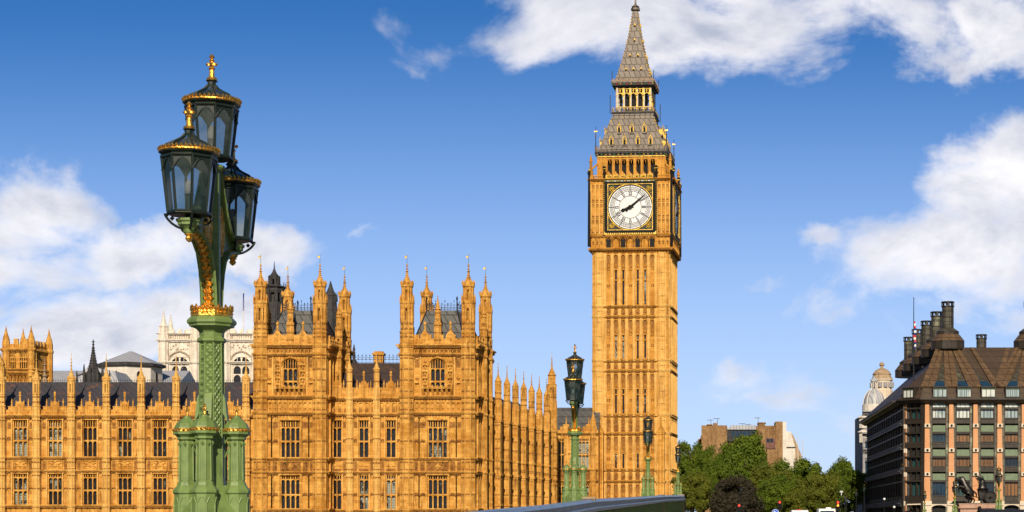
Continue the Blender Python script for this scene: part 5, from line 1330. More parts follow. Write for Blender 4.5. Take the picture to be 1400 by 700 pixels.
# rooftop chimneys
cm = MB().use(BRONZE); zz0 = zr
cm.lathe(0, 0, [(2.45, zz0 - .3), (2.45, zz0 + .95)], 14); cm.use(BRONZEROOF).lathe(0, 0, [(2.5, zz0 + .95), (1.75, zz0 + 1.9)], 14); cm.use(BRONZE).lathe(0, 0, [(1.65, zz0 + 1.9), (1.65, zz0 + 2.35)], 14); cm.use(DUCT).lathe(0, 0, [(1.7, zz0 + 2.35), (.95, zz0 + 2.9)], 14)
zt_ = ZZ(412.5, 278); cm.use(DUCT).lathe(0, 0, [(.85, zz0 + 2.9), (.85, zt_ - .72)], 14)
for k in range(4): q = zz0 + 3.0 + k * (zt_ - .8 - zz0 - 3.0) / 4; cm.use(IRON).lathe(0, 0, [(.88, q), (.88, q + .07)], 14)
for k in range(7): a_ = k * 2 * PI / 7; cm.use(IRON).cbox((.86 * math.cos(a_), .86 * math.sin(a_), (zz0 + 2.9 + zt_ - .72) / 2), .05, .05, zt_ - .72 - zz0 - 2.9, a_)
cm.use(IRON).lathe(0, 0, [(.98, zt_ - .78), (.98, zt_ - .66)], 14); cm.lathe(0, 0, [(.98, zt_ - .14), (.98, zt_)], 14)
for k in range(8): a_ = k * PI / 4; cm.cbox((.92 * math.cos(a_), .92 * math.sin(a_), zt_ - .4), .09, .16, .56, a_)
cm.use(PALE).lathe(0, 0, [(.3, zt_ - .7), (.3, zt_ - .1)], 8)
spots = [(6.9, 8 + 13.4 * k) for k in range(5)] + [(19.1, 8), (31.4, 8), (19.0, LY - 7), (31.4, LY - 7)]
for i, (x_, y_) in enumerate(spots):
    if i == 0: co = cm.build('chimney', None, ob); co.location = (x_, y_, 0)
    else: dup(co, ob, (x_, y_, 0))
# flag on its pole above the corner
fy = 272.0
fl_ = empty('flagpole', (XX(1250.5, fy), fy + 1.2, ze), 0, 'dark flagpole with a limp union flag, on the near corner of the bronze roofed building', 'flagpole')
m = MB(); m.tube((0, 0, 0), (0, 0, ZZ(406, fy) - ze), .11, .05, 8); m.octa((0, 0, ZZ(406, fy) - ze), .1); m.build('pole', IRON, fl_)
m = MB(); zf0, zf1 = ZZ(476, fy) - ze, ZZ(438, fy) - ze
for k in range(12):
    t0, t1 = k / 12, (k + 1) / 12; m.use((BLUEF, REDF, WHITE, REDF, BLUEF, WHITE)[(k * 5) % 6])
    r0, r1 = .09 + .12 * math.sin(t0 * 3), .09 + .12 * math.sin(t1 * 3)
    m.lathe(.16 + .06 * math.sin(k), 0, [(r1, zf0 + (zf1 - zf0) * t0), (r0 + .02, zf0 + (zf1 - zf0) * t1)], 5, k * .2, 1, .5)
m.build('flag', None, fl_)

# ---- domed Whitehall building beyond
YD = 360.0; zd = lambda p: ZZ(p, YD); xd = lambda p: XX(p, YD)
dbx = xd(1196); db = empty('domed_building', (dbx, YD, 0), 0, 'grey stone building with a ribbed white dome, left of the bronze building', 'building')
X_ = lambda p: xd(p) - dbx
m = MB().use(GREYST); m.box(X_(1180), X_(1240), 0, 20, -1, zd(566)); m.build('wall', None, db)
m = MB().use(GREYST)
for p, h in ((618, .7), (566, .6), (655, .4), (595, .4)): cornice(m, X_(1179), X_(1240), zd(p), h, .9, 1.2)
for k in range(6): x0_ = X_(1181 + k * 8); m.lathe(x0_, -.3, [(.35, zd(700)), (.32, zd(658))], 8); m.lathe(x0_, -.3, [(.3, zd(652)), (.27, zd(620))], 8); m.lathe(x0_, -.3, [(.3, zd(612)), (.27, zd(598))], 8)
m.use(PALE)
for p in (605, 585): m.lathe(X_(1181), .6, [(.9, zd(p)), (.9, zd(p - 12)), (1.3, zd(p - 14)), (.4, zd(p - 18))], 8)
m.build('cornice_trim', None, db)
m = MB()
for k in range(5):
    for p in (682, 642, 607): x0_ = X_(1185 + k * 8); m.box(x0_ - .35, x0_ + .35, -.02, .1, zd(p + 10), zd(p - 10) if p > 610 else zd(p - 5))
m.build('window', GLASSB, db)
m = MB().use(PALE); m.lathe(X_(1197), 3, [(2.3, zd(566)), (2.3, zd(552))], 16)
prof = [(2.1 * math.cos(t * PI / 16), zd(552) + 3.1 * math.sin(t * PI / 16)) for t in range(8)]; m.use(PALEROOF).lathe(X_(1197), 3, prof + [(.4, zd(552) + 3.1)], 16)
m.use(PALE)
for k in range(8): a_ = k * PI / 4; m.path([(X_(1197) + r_ * math.cos(a_), 3 + r_ * math.sin(a_), z_) for r_, z_ in prof], .09, 4)
for k in range(6): a_ = k * PI / 3; m.tube((X_(1197) + .5 * math.cos(a_), 3 + .5 * math.sin(a_), zd(530)), (X_(1197) + .5 * math.cos(a_), 3 + .5 * math.sin(a_), zd(520)), .09)
m.use(PALEROOF).lathe(X_(1197), 3, [(.75, zd(520)), (.6, zd(518)), (.1, zd(513))], 10)
m.build('dome', None, db)
m = MB().use(WHITEBLK); cx_ = X_(1211); m.lathe(cx_, 8, [(2.3, zd(566)), (2.2, zd(530)), (2.0, zd(529)), (2.0, zd(517)), (2.25, zd(516)), (2.25, zd(514.5))], 12)
for k in range(12): a_ = k * PI / 6 + .26; m.use(GREYST).lathe(cx_ + 1.98 * math.cos(a_), 8 + 1.98 * math.sin(a_), [(.42, zd(526)), (.42, zd(519))], 8)
m.use(TAN).lathe(cx_, 8, [(2.2, zd(514.5)), (1.9, zd(512)), (1.75, zd(508)), (1.9, zd(507.6)), (1.75, zd(506)), (1.3, zd(502)), (.7, zd(499.5)), (.3, zd(498.5)), (.3, zd(496)), (.55, zd(494.5)), (.5, zd(492.5)), (.1, zd(490))], 12)
m.build('cupola', None, db)

# ================================================================== things behind the palace
def crenel(m, x0, x1, y, z0, h, w_, d=.4):
    n = max(2, int((x1 - x0) / w_)); ww = (x1 - x0) / n
    for k in range(0, n, 2): m.box(x0 + k * ww, x0 + (k + 1) * ww, y, y + d, z0, z0 + h)
# square tan tower, far left
YS = 340.0; zs = lambda p: ZZ(p, YS); xs_ = XX(28, YS); X_ = lambda p: XX(p, YS) - xs_
t1 = empty('square_tower', (xs_, YS, 0), 0, 'square tan gothic tower with four corner pinnacles, at the far left behind the long roof', 'tower')
m = MB().use(STONE); hw = X_(43.5); D = 5.5; L_ = X_(6)
hs2 = [(X_(10.5), X_(22), zs(505), zs(483)), (X_(26), X_(38), zs(505), zs(483))]
wall_holes(m, L_, hw, 0, zs(470), hs2, 0, .5); m.quad((hw, 0, 0), (hw + 1.2, D, 0), (hw + 1.2, D, zs(470)), (hw, 0, zs(470))); m.quad((hw + 1.2, D, 0), (L_ + 1.2, D, 0), (L_ + 1.2, D, zs(470)), (hw + 1.2, D, zs(470))); m.quad((L_ + 1.2, D, 0), (L_, 0, 0), (L_, 0, zs(470)), (L_ + 1.2, D, zs(470)))
m.quad((L_, 0, zs(471)), (hw, 0, zs(471)), (hw + 1.2, D, zs(471)), (L_ + 1.2, D, zs(471)))
for p in (480.5, 507.5, 512): cornice(m, L_ - .2, hw + .2, zs(p), .5, .5, .8, ends=True); m.tube((hw, 0, zs(p) + .3), (hw + 1.2, D, zs(p) + .3), .35)
for k in range(7): x0_ = L_ + .5 + k * (hw - L_ - 1) / 6; m.box(x0_ - .1, x0_ + .1, -.2, 0, zs(479), zs(470))
crenel(m, L_, hw, 0, zs(470), .9, .75)
for k in range(5): m.cbox((hw + .24 * (k + .5), D * (k + .5) / 5, zs(468.6)), .4, .55, .9)
for k in range(9): m.use(STONE).prismx([(-.9, zs(514)), (0, zs(522)), (0, zs(514))], L_ + k * (hw - L_) / 8 - .2, L_ + k * (hw - L_) / 8 + .2)
m.build('wall', None, t1)
for a_, b_, c_, d_ in hs2:
    mm, g = window(b_ - a_, c_, d_, 4, [(c_ + d_) / 2], head=.7, mw=.14); o = mm.build('window', STONE, t1); g.build('pane', GLASS, o); o.location = ((a_ + b_) / 2, 0, 0)
m = MB(); octo(m, 0, 0, .62, 0, zs(466), [(zs(480), .5, .2)], rib=.1); m.lathe(0, 0, [(.62, zs(466)), (.5, zs(460))]); crocket_spire(m, 0, 0, .5, zs(462), zs(446) - zs(462), ogee=False, knobs=7)
for i, (x_, y_) in enumerate(((L_ + .3, 0), (hw - .1, 0), (hw + 1.2, D), (L_ + 1.4, D), ((L_ + hw) / 2, D))):
    if i == 0: po = m.build('corner_turret', STONE, t1); po.location = (x_, y_, 0)
    else:
        if i == 4: continue
        dup(po, t1, (x_, y_, 0))
# small copper finial spirelets poking above the roof
YQ = 285.0
for px_, p0, p1, lab in ((61, 523, 489, 'tiered tan stone spirelet above the long roof, just right of the square tower'),):
    m = MB(); b0, b1 = ZZ(p0, YQ), ZZ(p1, YQ); h = b1 - b0
    m.lathe(0, 0, [(.5, -2), (.45, h * .1), (.2, h * .2), (.42, h * .26), (.2, h * .3), (.16, h * .42), (.34, h * .47), (.14, h * .52), (.1, h * .66), (.3, h * .7), (.06, h * .75), (.03, h)], 8)
    tag(m.build('stone_spirelet', TAN, None, (XX(px_, YQ), YQ, b0)), lab, 'finial')
# Victoria-style left edge sliver
m = MB(); YE = 300.0; m.lathe(0, 0, [(1.0, 0), (1.0, ZZ(505, YE)), (.8, ZZ(500, YE)), (.9, ZZ(498, YE)), (.3, ZZ(488, YE)), (.05, ZZ(480, YE))], 8)
tag(m.build('stone_pinnacle', STONE, None, (XX(-1, YE), YE, 0)), 'tan stone pinnacle cut by the left edge of the photo, beside the square tower', 'pinnacle')
# pale long roofs
YR = 330.0
def roofbox(name, p0, p1, pt, pb, mat, Y, D, lab, hip=0):
    m = MB(); x0, x1 = XX(p0, Y), XX(p1, Y); xc_ = (x0 + x1) / 2; zt2, zb2 = ZZ(pt, Y), ZZ(pb, Y)
    r = empty(name, (xc_, Y, 0), 0, lab, 'building'); h = (x1 - x0) / 2
    m.box(-h, h, 0, D, 0, zb2); m.build('wall', ABBEY, r)
    m = MB(); m.add([(-h, -.3, zb2), (h, -.3, zb2), (h, D, zb2), (-h, D, zb2), (-h + hip, D * .5, zt2), (h - hip, D * .5, zt2)], [(0, 1, 5, 4), (1, 2, 5), (2, 3, 4, 5), (3, 0, 4)])
    m.build('roof', mat, r); return r
roofbox('abbey_nave', 42, 246, 503, 524, PALEROOF, 372, 14, 'long low hall with a pale ribbed metal roof, seen above the black palace roof')
# black fleche
YV = 345.0; zv = lambda p: ZZ(p, YV)
m = MB(); m.lathe(0, 0, [(1.6, 0), (1.6, zv(512)), (1.1, zv(508))]); crocket_spire(m, 0, 0, 1.0, zv(510), zv(468) - zv(510), ogee=False, knobs=10)
for i in range(8): a_ = i * PI / 4; m.lathe(1.75 * math.cos(a_), 1.75 * math.sin(a_), [(.24, zv(530)), (.2, zv(508)), (.03, zv(498))], 4)
for s_ in (-1, 1): m.lathe(s_ * 3.0, 0, [(.22, zv(535)), (.18, zv(512)), (.03, zv(506))], 4); m.tube((s_ * 3.0, 0, zv(514)), (s_ * 1.5, 0, zv(510)), .14)
m.box(-.06, .06, -.06, .06, zv(468), zv(464)); m.box(-.35, .35, -.06, .06, zv(467), zv(466.3))
tag(m.build('black_fleche', DKSTONE, None, (XX(127.5, YV), YV, 0)), 'slender soot black gothic fleche in front of the white octagonal hall', 'spire')
# octagonal chapter house
YC = 365.0; zc2 = lambda p: ZZ(p, YC); chh = empty('chapter_house', (XX(166, YC), YC + 6, 0), 0, 'white octagonal hall with grey tent roof and dark overhanging eaves', 'building')
m = MB(); m.lathe(0, 0, [(6.0, 0), (6.0, zc2(500))], 8, R(10)); m.build('wall', PALE, chh)
m = MB(); m.lathe(0, 0, [(6.2, zc2(500)), (6.7, zc2(499)), (6.75, zc2(496)), (6.3, zc2(494.5))], 8, R(10)); m.build('eaves', DKSTONE, chh)
m = MB(); m.lathe(0, 0, [(6.3, zc2(494.5)), (.25, zc2(476.5))], 8, R(10)); m.build('roof', PALEROOF, chh)
m = MB()
for k in range(8):
    a_ = R(10) + PI / 8 + k * PI / 4; c_ = 6.0 * math.cos(PI / 8); t_ = Vector((-math.sin(a_), math.cos(a_), 0)); b_ = Vector((c_ + .04, 0, 0)); b_ = Vector((math.cos(a_), math.sin(a_), 0)) * (c_ + .04)
    P = [b_ - t_ * .4 + Vector((0, 0, zc2(522))), b_ + t_ * .4 + Vector((0, 0, zc2(522))), b_ + t_ * .4 + Vector((0, 0, zc2(509))), b_ + Vector((0, 0, zc2(506))), b_ - t_ * .4 + Vector((0, 0, zc2(509)))]
    m.add(P, [(0, 1, 2, 3, 4)])
m.build('window', DKVOID, chh)
m = MB(); YG = 352.0; zg = lambda p: ZZ(p, YG); x0, x1, xc_ = XX(104, YG), XX(163, YG), XX(115, YG)
g_ = empty('gabled_hall', (xc_, YG, 0), 0, 'pale grey gabled lead roof between the black fleche and the white octagonal hall', 'building')
m.add([(x0 - xc_, 0, zg(524)), (x1 - xc_, 0, zg(524)), (x1 - xc_, 12, zg(524)), (x0 - xc_, 12, zg(524)), (0, 2, zg(500)), (XX(152, YG) - xc_, 2, zg(506)), (0, 9, zg(500)), (XX(152, YG) - xc_, 9, zg(506))], [(0, 1, 5, 4), (1, 2, 7, 5), (2, 3, 6, 7), (3, 0, 4, 6), (4, 5, 7, 6)]); m.build('roof', PALEROOF, g_)
m = MB(); m.box(x0 - xc_ + .2, x1 - xc_ - .2, .3, 11.7, 0, zg(524)); m.build('wall', ABBEY, g_)
# abbey west towers
YA = 440.0; za = lambda p: ZZ(p, YA)
def abbey_tower(pl, pr_, lab):
    xc_ = XX((pl + pr_) / 2, YA); h = (XX(pr_, YA) - XX(pl, YA)) / 2
    A = empty('abbey_tower', (xc_, YA, 0), R(6.5), lab, 'church tower', 'abbey towers')
    m = MB().use(ABBEY); wz = [(-h * .42, h * .42, za(530), za(488))]; D = 9.5
    wall_holes(m, -h, h, 0, za(456), wz, 0, .8); m.box(-h, h, .8, D, 0, za(456))
    for p, q in ((467.5, .6), (497.5, .5), (458, .4)): cornice(m, -h, h, za(p), q, .6, 1.0, ends=True); m.box(h, h + .4, 0, D, za(p), za(p) + .5)
    for s_ in (-1, 1):
        octo(m, s_ * (h - .9), 0, 1.15, 0, za(456), [(za(467.5), .6, .4), (za(497.5), .5, .35)], rib=.2); octo(m, s_ * (h - .9), D, 1.15, 0, za(456), [(za(467.5), .6, .4), (za(497.5), .5, .35)], rib=.2)
        panels(m, *sorted((s_ * h * .48, s_ * h * .68)), za(496), za(469), 1, .2); panels(m, *sorted((s_ * h * .48, s_ * h * .68)), za(530), za(499), 1, .2)
    m.use(ABBEYD); frame(m, -h * .5, h * .5, za(465.5), za(458), 0, .25, .15); carve(m, -h * .6, h * .6, za(480), za(470), 0, .3, .25, .7)
    for k in range(9): m.box(-h * .45 + k * h * .11, -h * .45 + k * h * .11 + .16, -.2, 0, za(465), za(459))
    pts = [(-h * .52, za(492)), (-h * .48, za(487)), (-h * .25, za(482.5)), (0, za(480)), (h * .25, za(482.5)), (h * .48, za(487)), (h * .52, za(492))]
    for p_, q_ in zip(pts, pts[1:]): m.tube((p_[0], -.15, p_[1]), (q_[0], -.15, q_[1]), .22)
    m.use(ABBEY); crenel(m, -h, h, -.1, za(456), 1.0, 1.0)
    for k in range(5): m.octa((-h * .6 + k * h * .3, .1, za(453.5)), .4, .7)
    for k in range(8): m.box(h - .1, h + .3, .5 + k * 1.2, 1.1 + k * 1.2, za(456), za(456) + 1.0)
    for k in range(4): panels(m, -h, -h + .01, 0, 1, 1) if False else m.box(h - .01, h + .25, 1.6 + k * 1.9, 1.9 + k * 1.9, 20, za(470))
    m.build('wall', ABBEY, A)
    m = MB().use(ABBEY); octo(m, 0, 0, 1.0, za(456), za(448), [], rib=.15); m.lathe(0, 0, [(1.0, za(448)), (1.15, za(447)), (.6, za(443))]); crocket_spire(m, 0, 0, .75, za(446), za(425) - za(446), ogee=False, knobs=6)
    for i, (x_, y_) in enumerate(((-h + .9, 0), (h - .9, 0), (h - .9, D), (-h + .9, D))):
        if i == 0: po = m.build('pinnacle', ABBEY, A); po.location = (x_, y_, 0)
        else: dup(po, A, (x_, y_, 0))
    mm, g = window(h * .84, za(530), za(488), 2, [za(512), za(500)], head=1.5, arched=True, mw=.3, y=.2, yg=.7); o = mm.build('window', ABBEY, A); g.build('pane', GLASS, o)
abbey_tower(219, 272, 'pale white church tower with four pinnacles, fully visible left of the near green lamp')
abbey_tower(303, 357, 'pale white church tower right of the near green lamp, partly hidden by the turreted pavilion')
m = MB(); m.tube((0, 0, 0), (0, 0, ZZ(398, 450) - 30), .22, .1); m.use(BLUEF).box(-.15, .12, -.1, .1, ZZ(425, 450) - 30, ZZ(401, 450) - 30)
m.mats[0:0] = [PALE] if PALE not in m.mats else []; m.mi = [0] * 8 + [1] * 6
tag(m.build('white_flagpole', None, None, (XX(333, 450), 450, 30)), 'white flagpole with a furled dark flag between the pale church towers and the pavilion', 'flagpole')
# black ventilator turret behind the first pavilion
YW = 288.0; zw = lambda p: ZZ(p, YW)
vt = MB(); octo(vt, 0, 0, 1.75, 0, zw(416), [], rib=.25); vt.lathe(0, 0, [(1.75, zw(445)), (2.0, zw(444)), (1.75, zw(442))]); slotted(vt, 0, 0, 1.55, zw(416), zw(394), .3, .5); vt.lathe(0, 0, [(.8, zw(416)), (.8, zw(394))]); vt.lathe(0, 0, [(1.75, zw(394)), (1.95, zw(393)), (1.6, zw(391.5))])
for i in range(8): a_ = PI / 8 + i * PI / 4; vt.lathe(1.75 * math.cos(a_), 1.75 * math.sin(a_), [(.16, zw(394)), (.03, zw(386))], 4)
slotted(vt, 0, 0, .85, zw(391), zw(378), .34, .3); vt.lathe(0, 0, [(.95, zw(378)), (.6, zw(376)), (.3, zw(372)), (.1, zw(367)), (.03, zw(357))])
tag(vt.build('ventilator_turret', DKSTONE, None, (XX(375, YW), YW, 0)), 'soot black open ventilator turret rising behind the left pavilion roof', 'turret')
vt = MB(); octo(vt, 0, 0, 1.2, 0, zw(440), [], rib=.2); vt.lathe(0, 0, [(1.2, zw(440)), (1.0, zw(420)), (.9, zw(405)), (1.0, zw(404)), (.55, zw(398)), (.3, zw(392)), (.05, zw(384))]); 
for i in range(8): a_ = PI / 8 + i * PI / 4; vt.lathe(1.0 * math.cos(a_), 1.0 * math.sin(a_), [(.14, zw(412)), (.03, zw(400))], 4)
tag(vt.build('ventilator_turret', DKSTONE, None, (XX(452, YW), YW, 0)), 'narrow soot black turret in the gap between the right turrets of the left pavilion', 'turret')

# ================================================================== brick buildings behind the trees
YK = 430.0; zk2 = lambda p: ZZ(p, YK); xk = XX(1026, YK); X_ = lambda p: XX(p, YK) - xk
bk = empty('brick_building', (xk, YK, 0), 0, 'tall brown brick block with a white end gable, rising over the trees', 'building')
m = MB().use(BRICK); m.box(X_(959), X_(994), 0, 14, 0, zk2(581.5)); m.box(X_(954), X_(959), 1, 13, 0, zk2(600)); m.prism([(X_(953), zk2(610)), (X_(959), zk2(610)), (X_(959), zk2(594))], 1, 12)
m.box(X_(975), X_(981), -.6, 6, 0, zk2(578.5)); m.box(X_(960), X_(971), -.5, 2, 0, zk2(597)); m.box(X_(966), X_(974), -.3, 5, zk2(581.5), zk2(580))
m.box(X_(1034), X_(1062), 0, 14, 0, zk2(582)); m.box(X_(1037), X_(1046), -.5, 6, 0, zk2(579)); m.box(X_(1060), X_(1070), -.7, 8, 0, zk2(576.5)); m.box(X_(1044), X_(1060), -.3, 4, 0, zk2(600)); m.box(X_(994), X_(1034), 2, 14, 0, zk2(603))
m.box(X_(1036), X_(1047), -.6, 6.1, zk2(579), zk2(577.6)); m.build('wall', None, bk)
m = MB().use(PALE); m.prism([(X_(1070), 0), (X_(1087), 0), (X_(1087), zk2(612)), (X_(1081), zk2(590)), (X_(1070), zk2(590))], -.2, 12); m.box(X_(1069.8), X_(1075), -.5, 5, 0, zk2(577)); m.use(DKSTONE).box(X_(1070), X_(1088), -.35, 0, zk2(612.5), zk2(611)); m.use(TAN).prism([(X_(1082), zk2(592)), (X_(1085), zk2(595)), (X_(1096), zk2(622)), (X_(1096), zk2(640)), (X_(1082), zk2(640))], 1, 12)
m.build('end_gable', None, bk)
m = MB().use(DKSTONE); m.box(X_(994), X_(1034), 1.2, 10, zk2(603), zk2(588)); m.use(PALEROOF).box(X_(999), X_(1034), .8, 10, zk2(587), zk2(581)); m.box(X_(993), X_(999), .9, 10, zk2(587), zk2(584)); m.use(GLASSB)
for k in range(6): m.box(X_(1001 + k * 5.4), X_(1005 + k * 5.4), 1.1, 1.3, zk2(597), zk2(589))
m.build('penthouse', None, bk)
m = MB().use(REDBRICK); m.box(X_(1047), X_(1060), -.6, 0, zk2(613.5), zk2(599)); m.use(GLASSB).box(X_(1048), X_(1052), -.65, -.55, zk2(605), zk2(600)); m.box(X_(1053), X_(1057), -.65, -.55, zk2(605), zk2(600)); m.build('window', None, bk)
m = MB()
for p, q in ((972, 573), (981, 571), (1037, 570), (1016, 578), (1024, 579)): m.tube((X_(p), 3, zk2(590)), (X_(p), 3, zk2(q)), .07, n=4); m.box(X_(p) - .9, X_(p) + .5, 2.95, 3.05, zk2(q) - .1, zk2(q))
m.build('aerial', IRON, bk)
for px_, pt in ((1091, 596), (1097, 600)):
    tag(MB().tube((0, 0, 0), (0, 0, ZZ(pt, 420)), .16, .06).build('white_flagpole', PALE, None, (XX(px_, 420), 420, 0)), 'thin white flagpole just right of the brick block, the ' + ('nearer to it' if px_ < 1095 else 'farther from it'), 'flagpole', 'flagpoles by the brick block')

# ================================================================== trees
rt = random.Random(21)
def crown_mesh(name, mat, seed, n_cl=70, n_leaf=190, rx=1.0, rz=1.0, leaf=.055, gap=.0):
    r = random.Random(seed); v, f = [], []
    cl = []
    while len(cl) < n_cl:
        p = Vector((r.uniform(-1, 1), r.uniform(-1, 1), r.uniform(-1, 1)))
        L = p.length
        if L > 1 or L < .35: continue
        if p.z < -.75: continue
        s_ = 1 + .17 * math.sin(p.x * 5 + seed) + .15 * math.cos(p.y * 6 + seed * 2) + .10 * math.sin(p.z * 9 + seed); cl.append(p * s_ * (.84 if L > .8 else 1))
    for c in cl:
        cr = r.uniform(.15, .27)
        for k in range(n_leaf):
            d_ = Vector((r.gauss(0, 1), r.gauss(0, 1), r.gauss(0, .8))); d_.normalize(); p = c + d_ * cr * (r.random() ** .4)
            nrm = (d_ + Vector((r.uniform(-.8, .8), r.uniform(-.8, .8), r.uniform(-.2, 1.0)))).normalized(); a_ = nrm.orthogonal().normalized(); a_ = (Matrix.Rotation(r.uniform(0, 6.28), 3, nrm) @ a_); b_ = nrm.cross(a_)
            s_ = leaf * r.uniform(.6, 1.3); o = len(v)
            q = [p - a_ * s_, p - b_ * s_ * .55 + nrm * s_ * .15, p + a_ * s_, p + b_ * s_ * .55 + nrm * s_ * .15]
            v += [(t.x * rx, t.y * rx, t.z * rz) for t in q]; f.append((o, o + 1, o + 2, o + 3))
    me = bpy.data.meshes.new(name); me.from_pydata(v, [], f); me.materials.append(mat); me.update(); return me
def core(name, mat, seed):
    return None
CR = [crown_mesh('crown', LEAF, s_, 120, 260, leaf=.040) for s_ in (1, 2, 3)]; CR2 = [crown_mesh('crown', LEAF2, s_, 120, 260, leaf=.040) for s_ in (4, 5)]; CRP = crown_mesh('crown', LEAFP, 9, 110, 260, leaf=.034)
tm = MB()
tm.tube((0, 0, 0), (.05, 0, 4.5), .45, .32, 8)
for k in range(7):
    a_ = k * .9; p = Vector((.05, 0, 3.2 + k * .35)); q = p + Vector((math.cos(a_) * 2.2, math.sin(a_) * 2.2, 2.6)); tm.tube(p, q, .17, .10, 6); tm.tube(q, q + Vector((math.cos(a_ + .5) * 1.6, math.sin(a_ + .5) * 1.6, 2.0)), .10, .04, 5); tm.tube(q, q + Vector((math.cos(a_ - .7) * 1.4, math.sin(a_ - .7) * 1.4, 1.7)), .09, .03, 5)
tme = tm.build('tmp', BARK); trunk_me = tme.data; trunk_me.name = 'trunk'; bpy.data.objects.remove(tme)
def tree(px_, Y, ptop, wpx, cr, lab, grp='trees beyond the bridge', name='plane_tree', squash=1.0, g0=.0):
    zt3 = ZZ(ptop, Y); R_ = wpx * Y / F / 2; rz = min((zt3 - 2.2) / 2, R_ * 1.25) * squash; zc_ = zt3 - rz * 1.02
    t = empty(name, (XX(px_, Y), Y, g0), rt.uniform(0, 6), lab, 'tree', grp)
    o = bpy.data.objects.new('trunk', trunk_me); col.objects.link(o); o.parent = t; k = max(.3, (zc_ + rz * .3) / 8.0); o.scale = (R_ / 5, R_ / 5, k)
    o = bpy.data.objects.new('crown', cr); col.objects.link(o); o.parent = t; o.location = (0, 0, zc_ - g0); o.scale = (R_, R_, rz)
tree(934, 352, 600, 64, CR[0], 'green tree touching the right side of the clock tower base')
tree(962, 350, 612, 60, CR[1], 'mid green tree left of the dark purple tree, in front of the brown brick block')
tree(1012, 372, 590, 92, CR[2], 'tallest green tree, its crown covering the middle of the brown brick block')
tree(985, 338, 632, 60, CR[1], 'green tree standing low behind the left side of the dark purple tree')
tree(1052, 352, 630, 66, CR2[1], 'olive green tree below the purple slate window of the brick block')
tree(1090, 362, 623, 84, CR[0], 'broad green tree below the white end gable')
tree(1066, 322, 648, 66, CR[2], 'near green tree right of the dark purple tree, behind the round blue sign')
tree(1122, 340, 638, 62, CR2[0], 'olive tree between the white end gable and the far right trees')
tree(1152, 356, 628, 60, CR[1], 'green tree nearest the grey domed building')
tree(1168, 338, 640, 44, CR[2], 'narrow dark green tree against the wall of the domed building')
tree(1102, 316, 662, 60, CR2[1], 'low olive green tree behind the white van')
tree(1002, 300, 647, 78, CRP, 'rounded dark purple-brown tree in front of the green trees', None, 'copper_beech', 1.15)
tree(948, 310, 640, 54, CR2[0], 'low green tree in front, between the last green lamp and the purple tree')
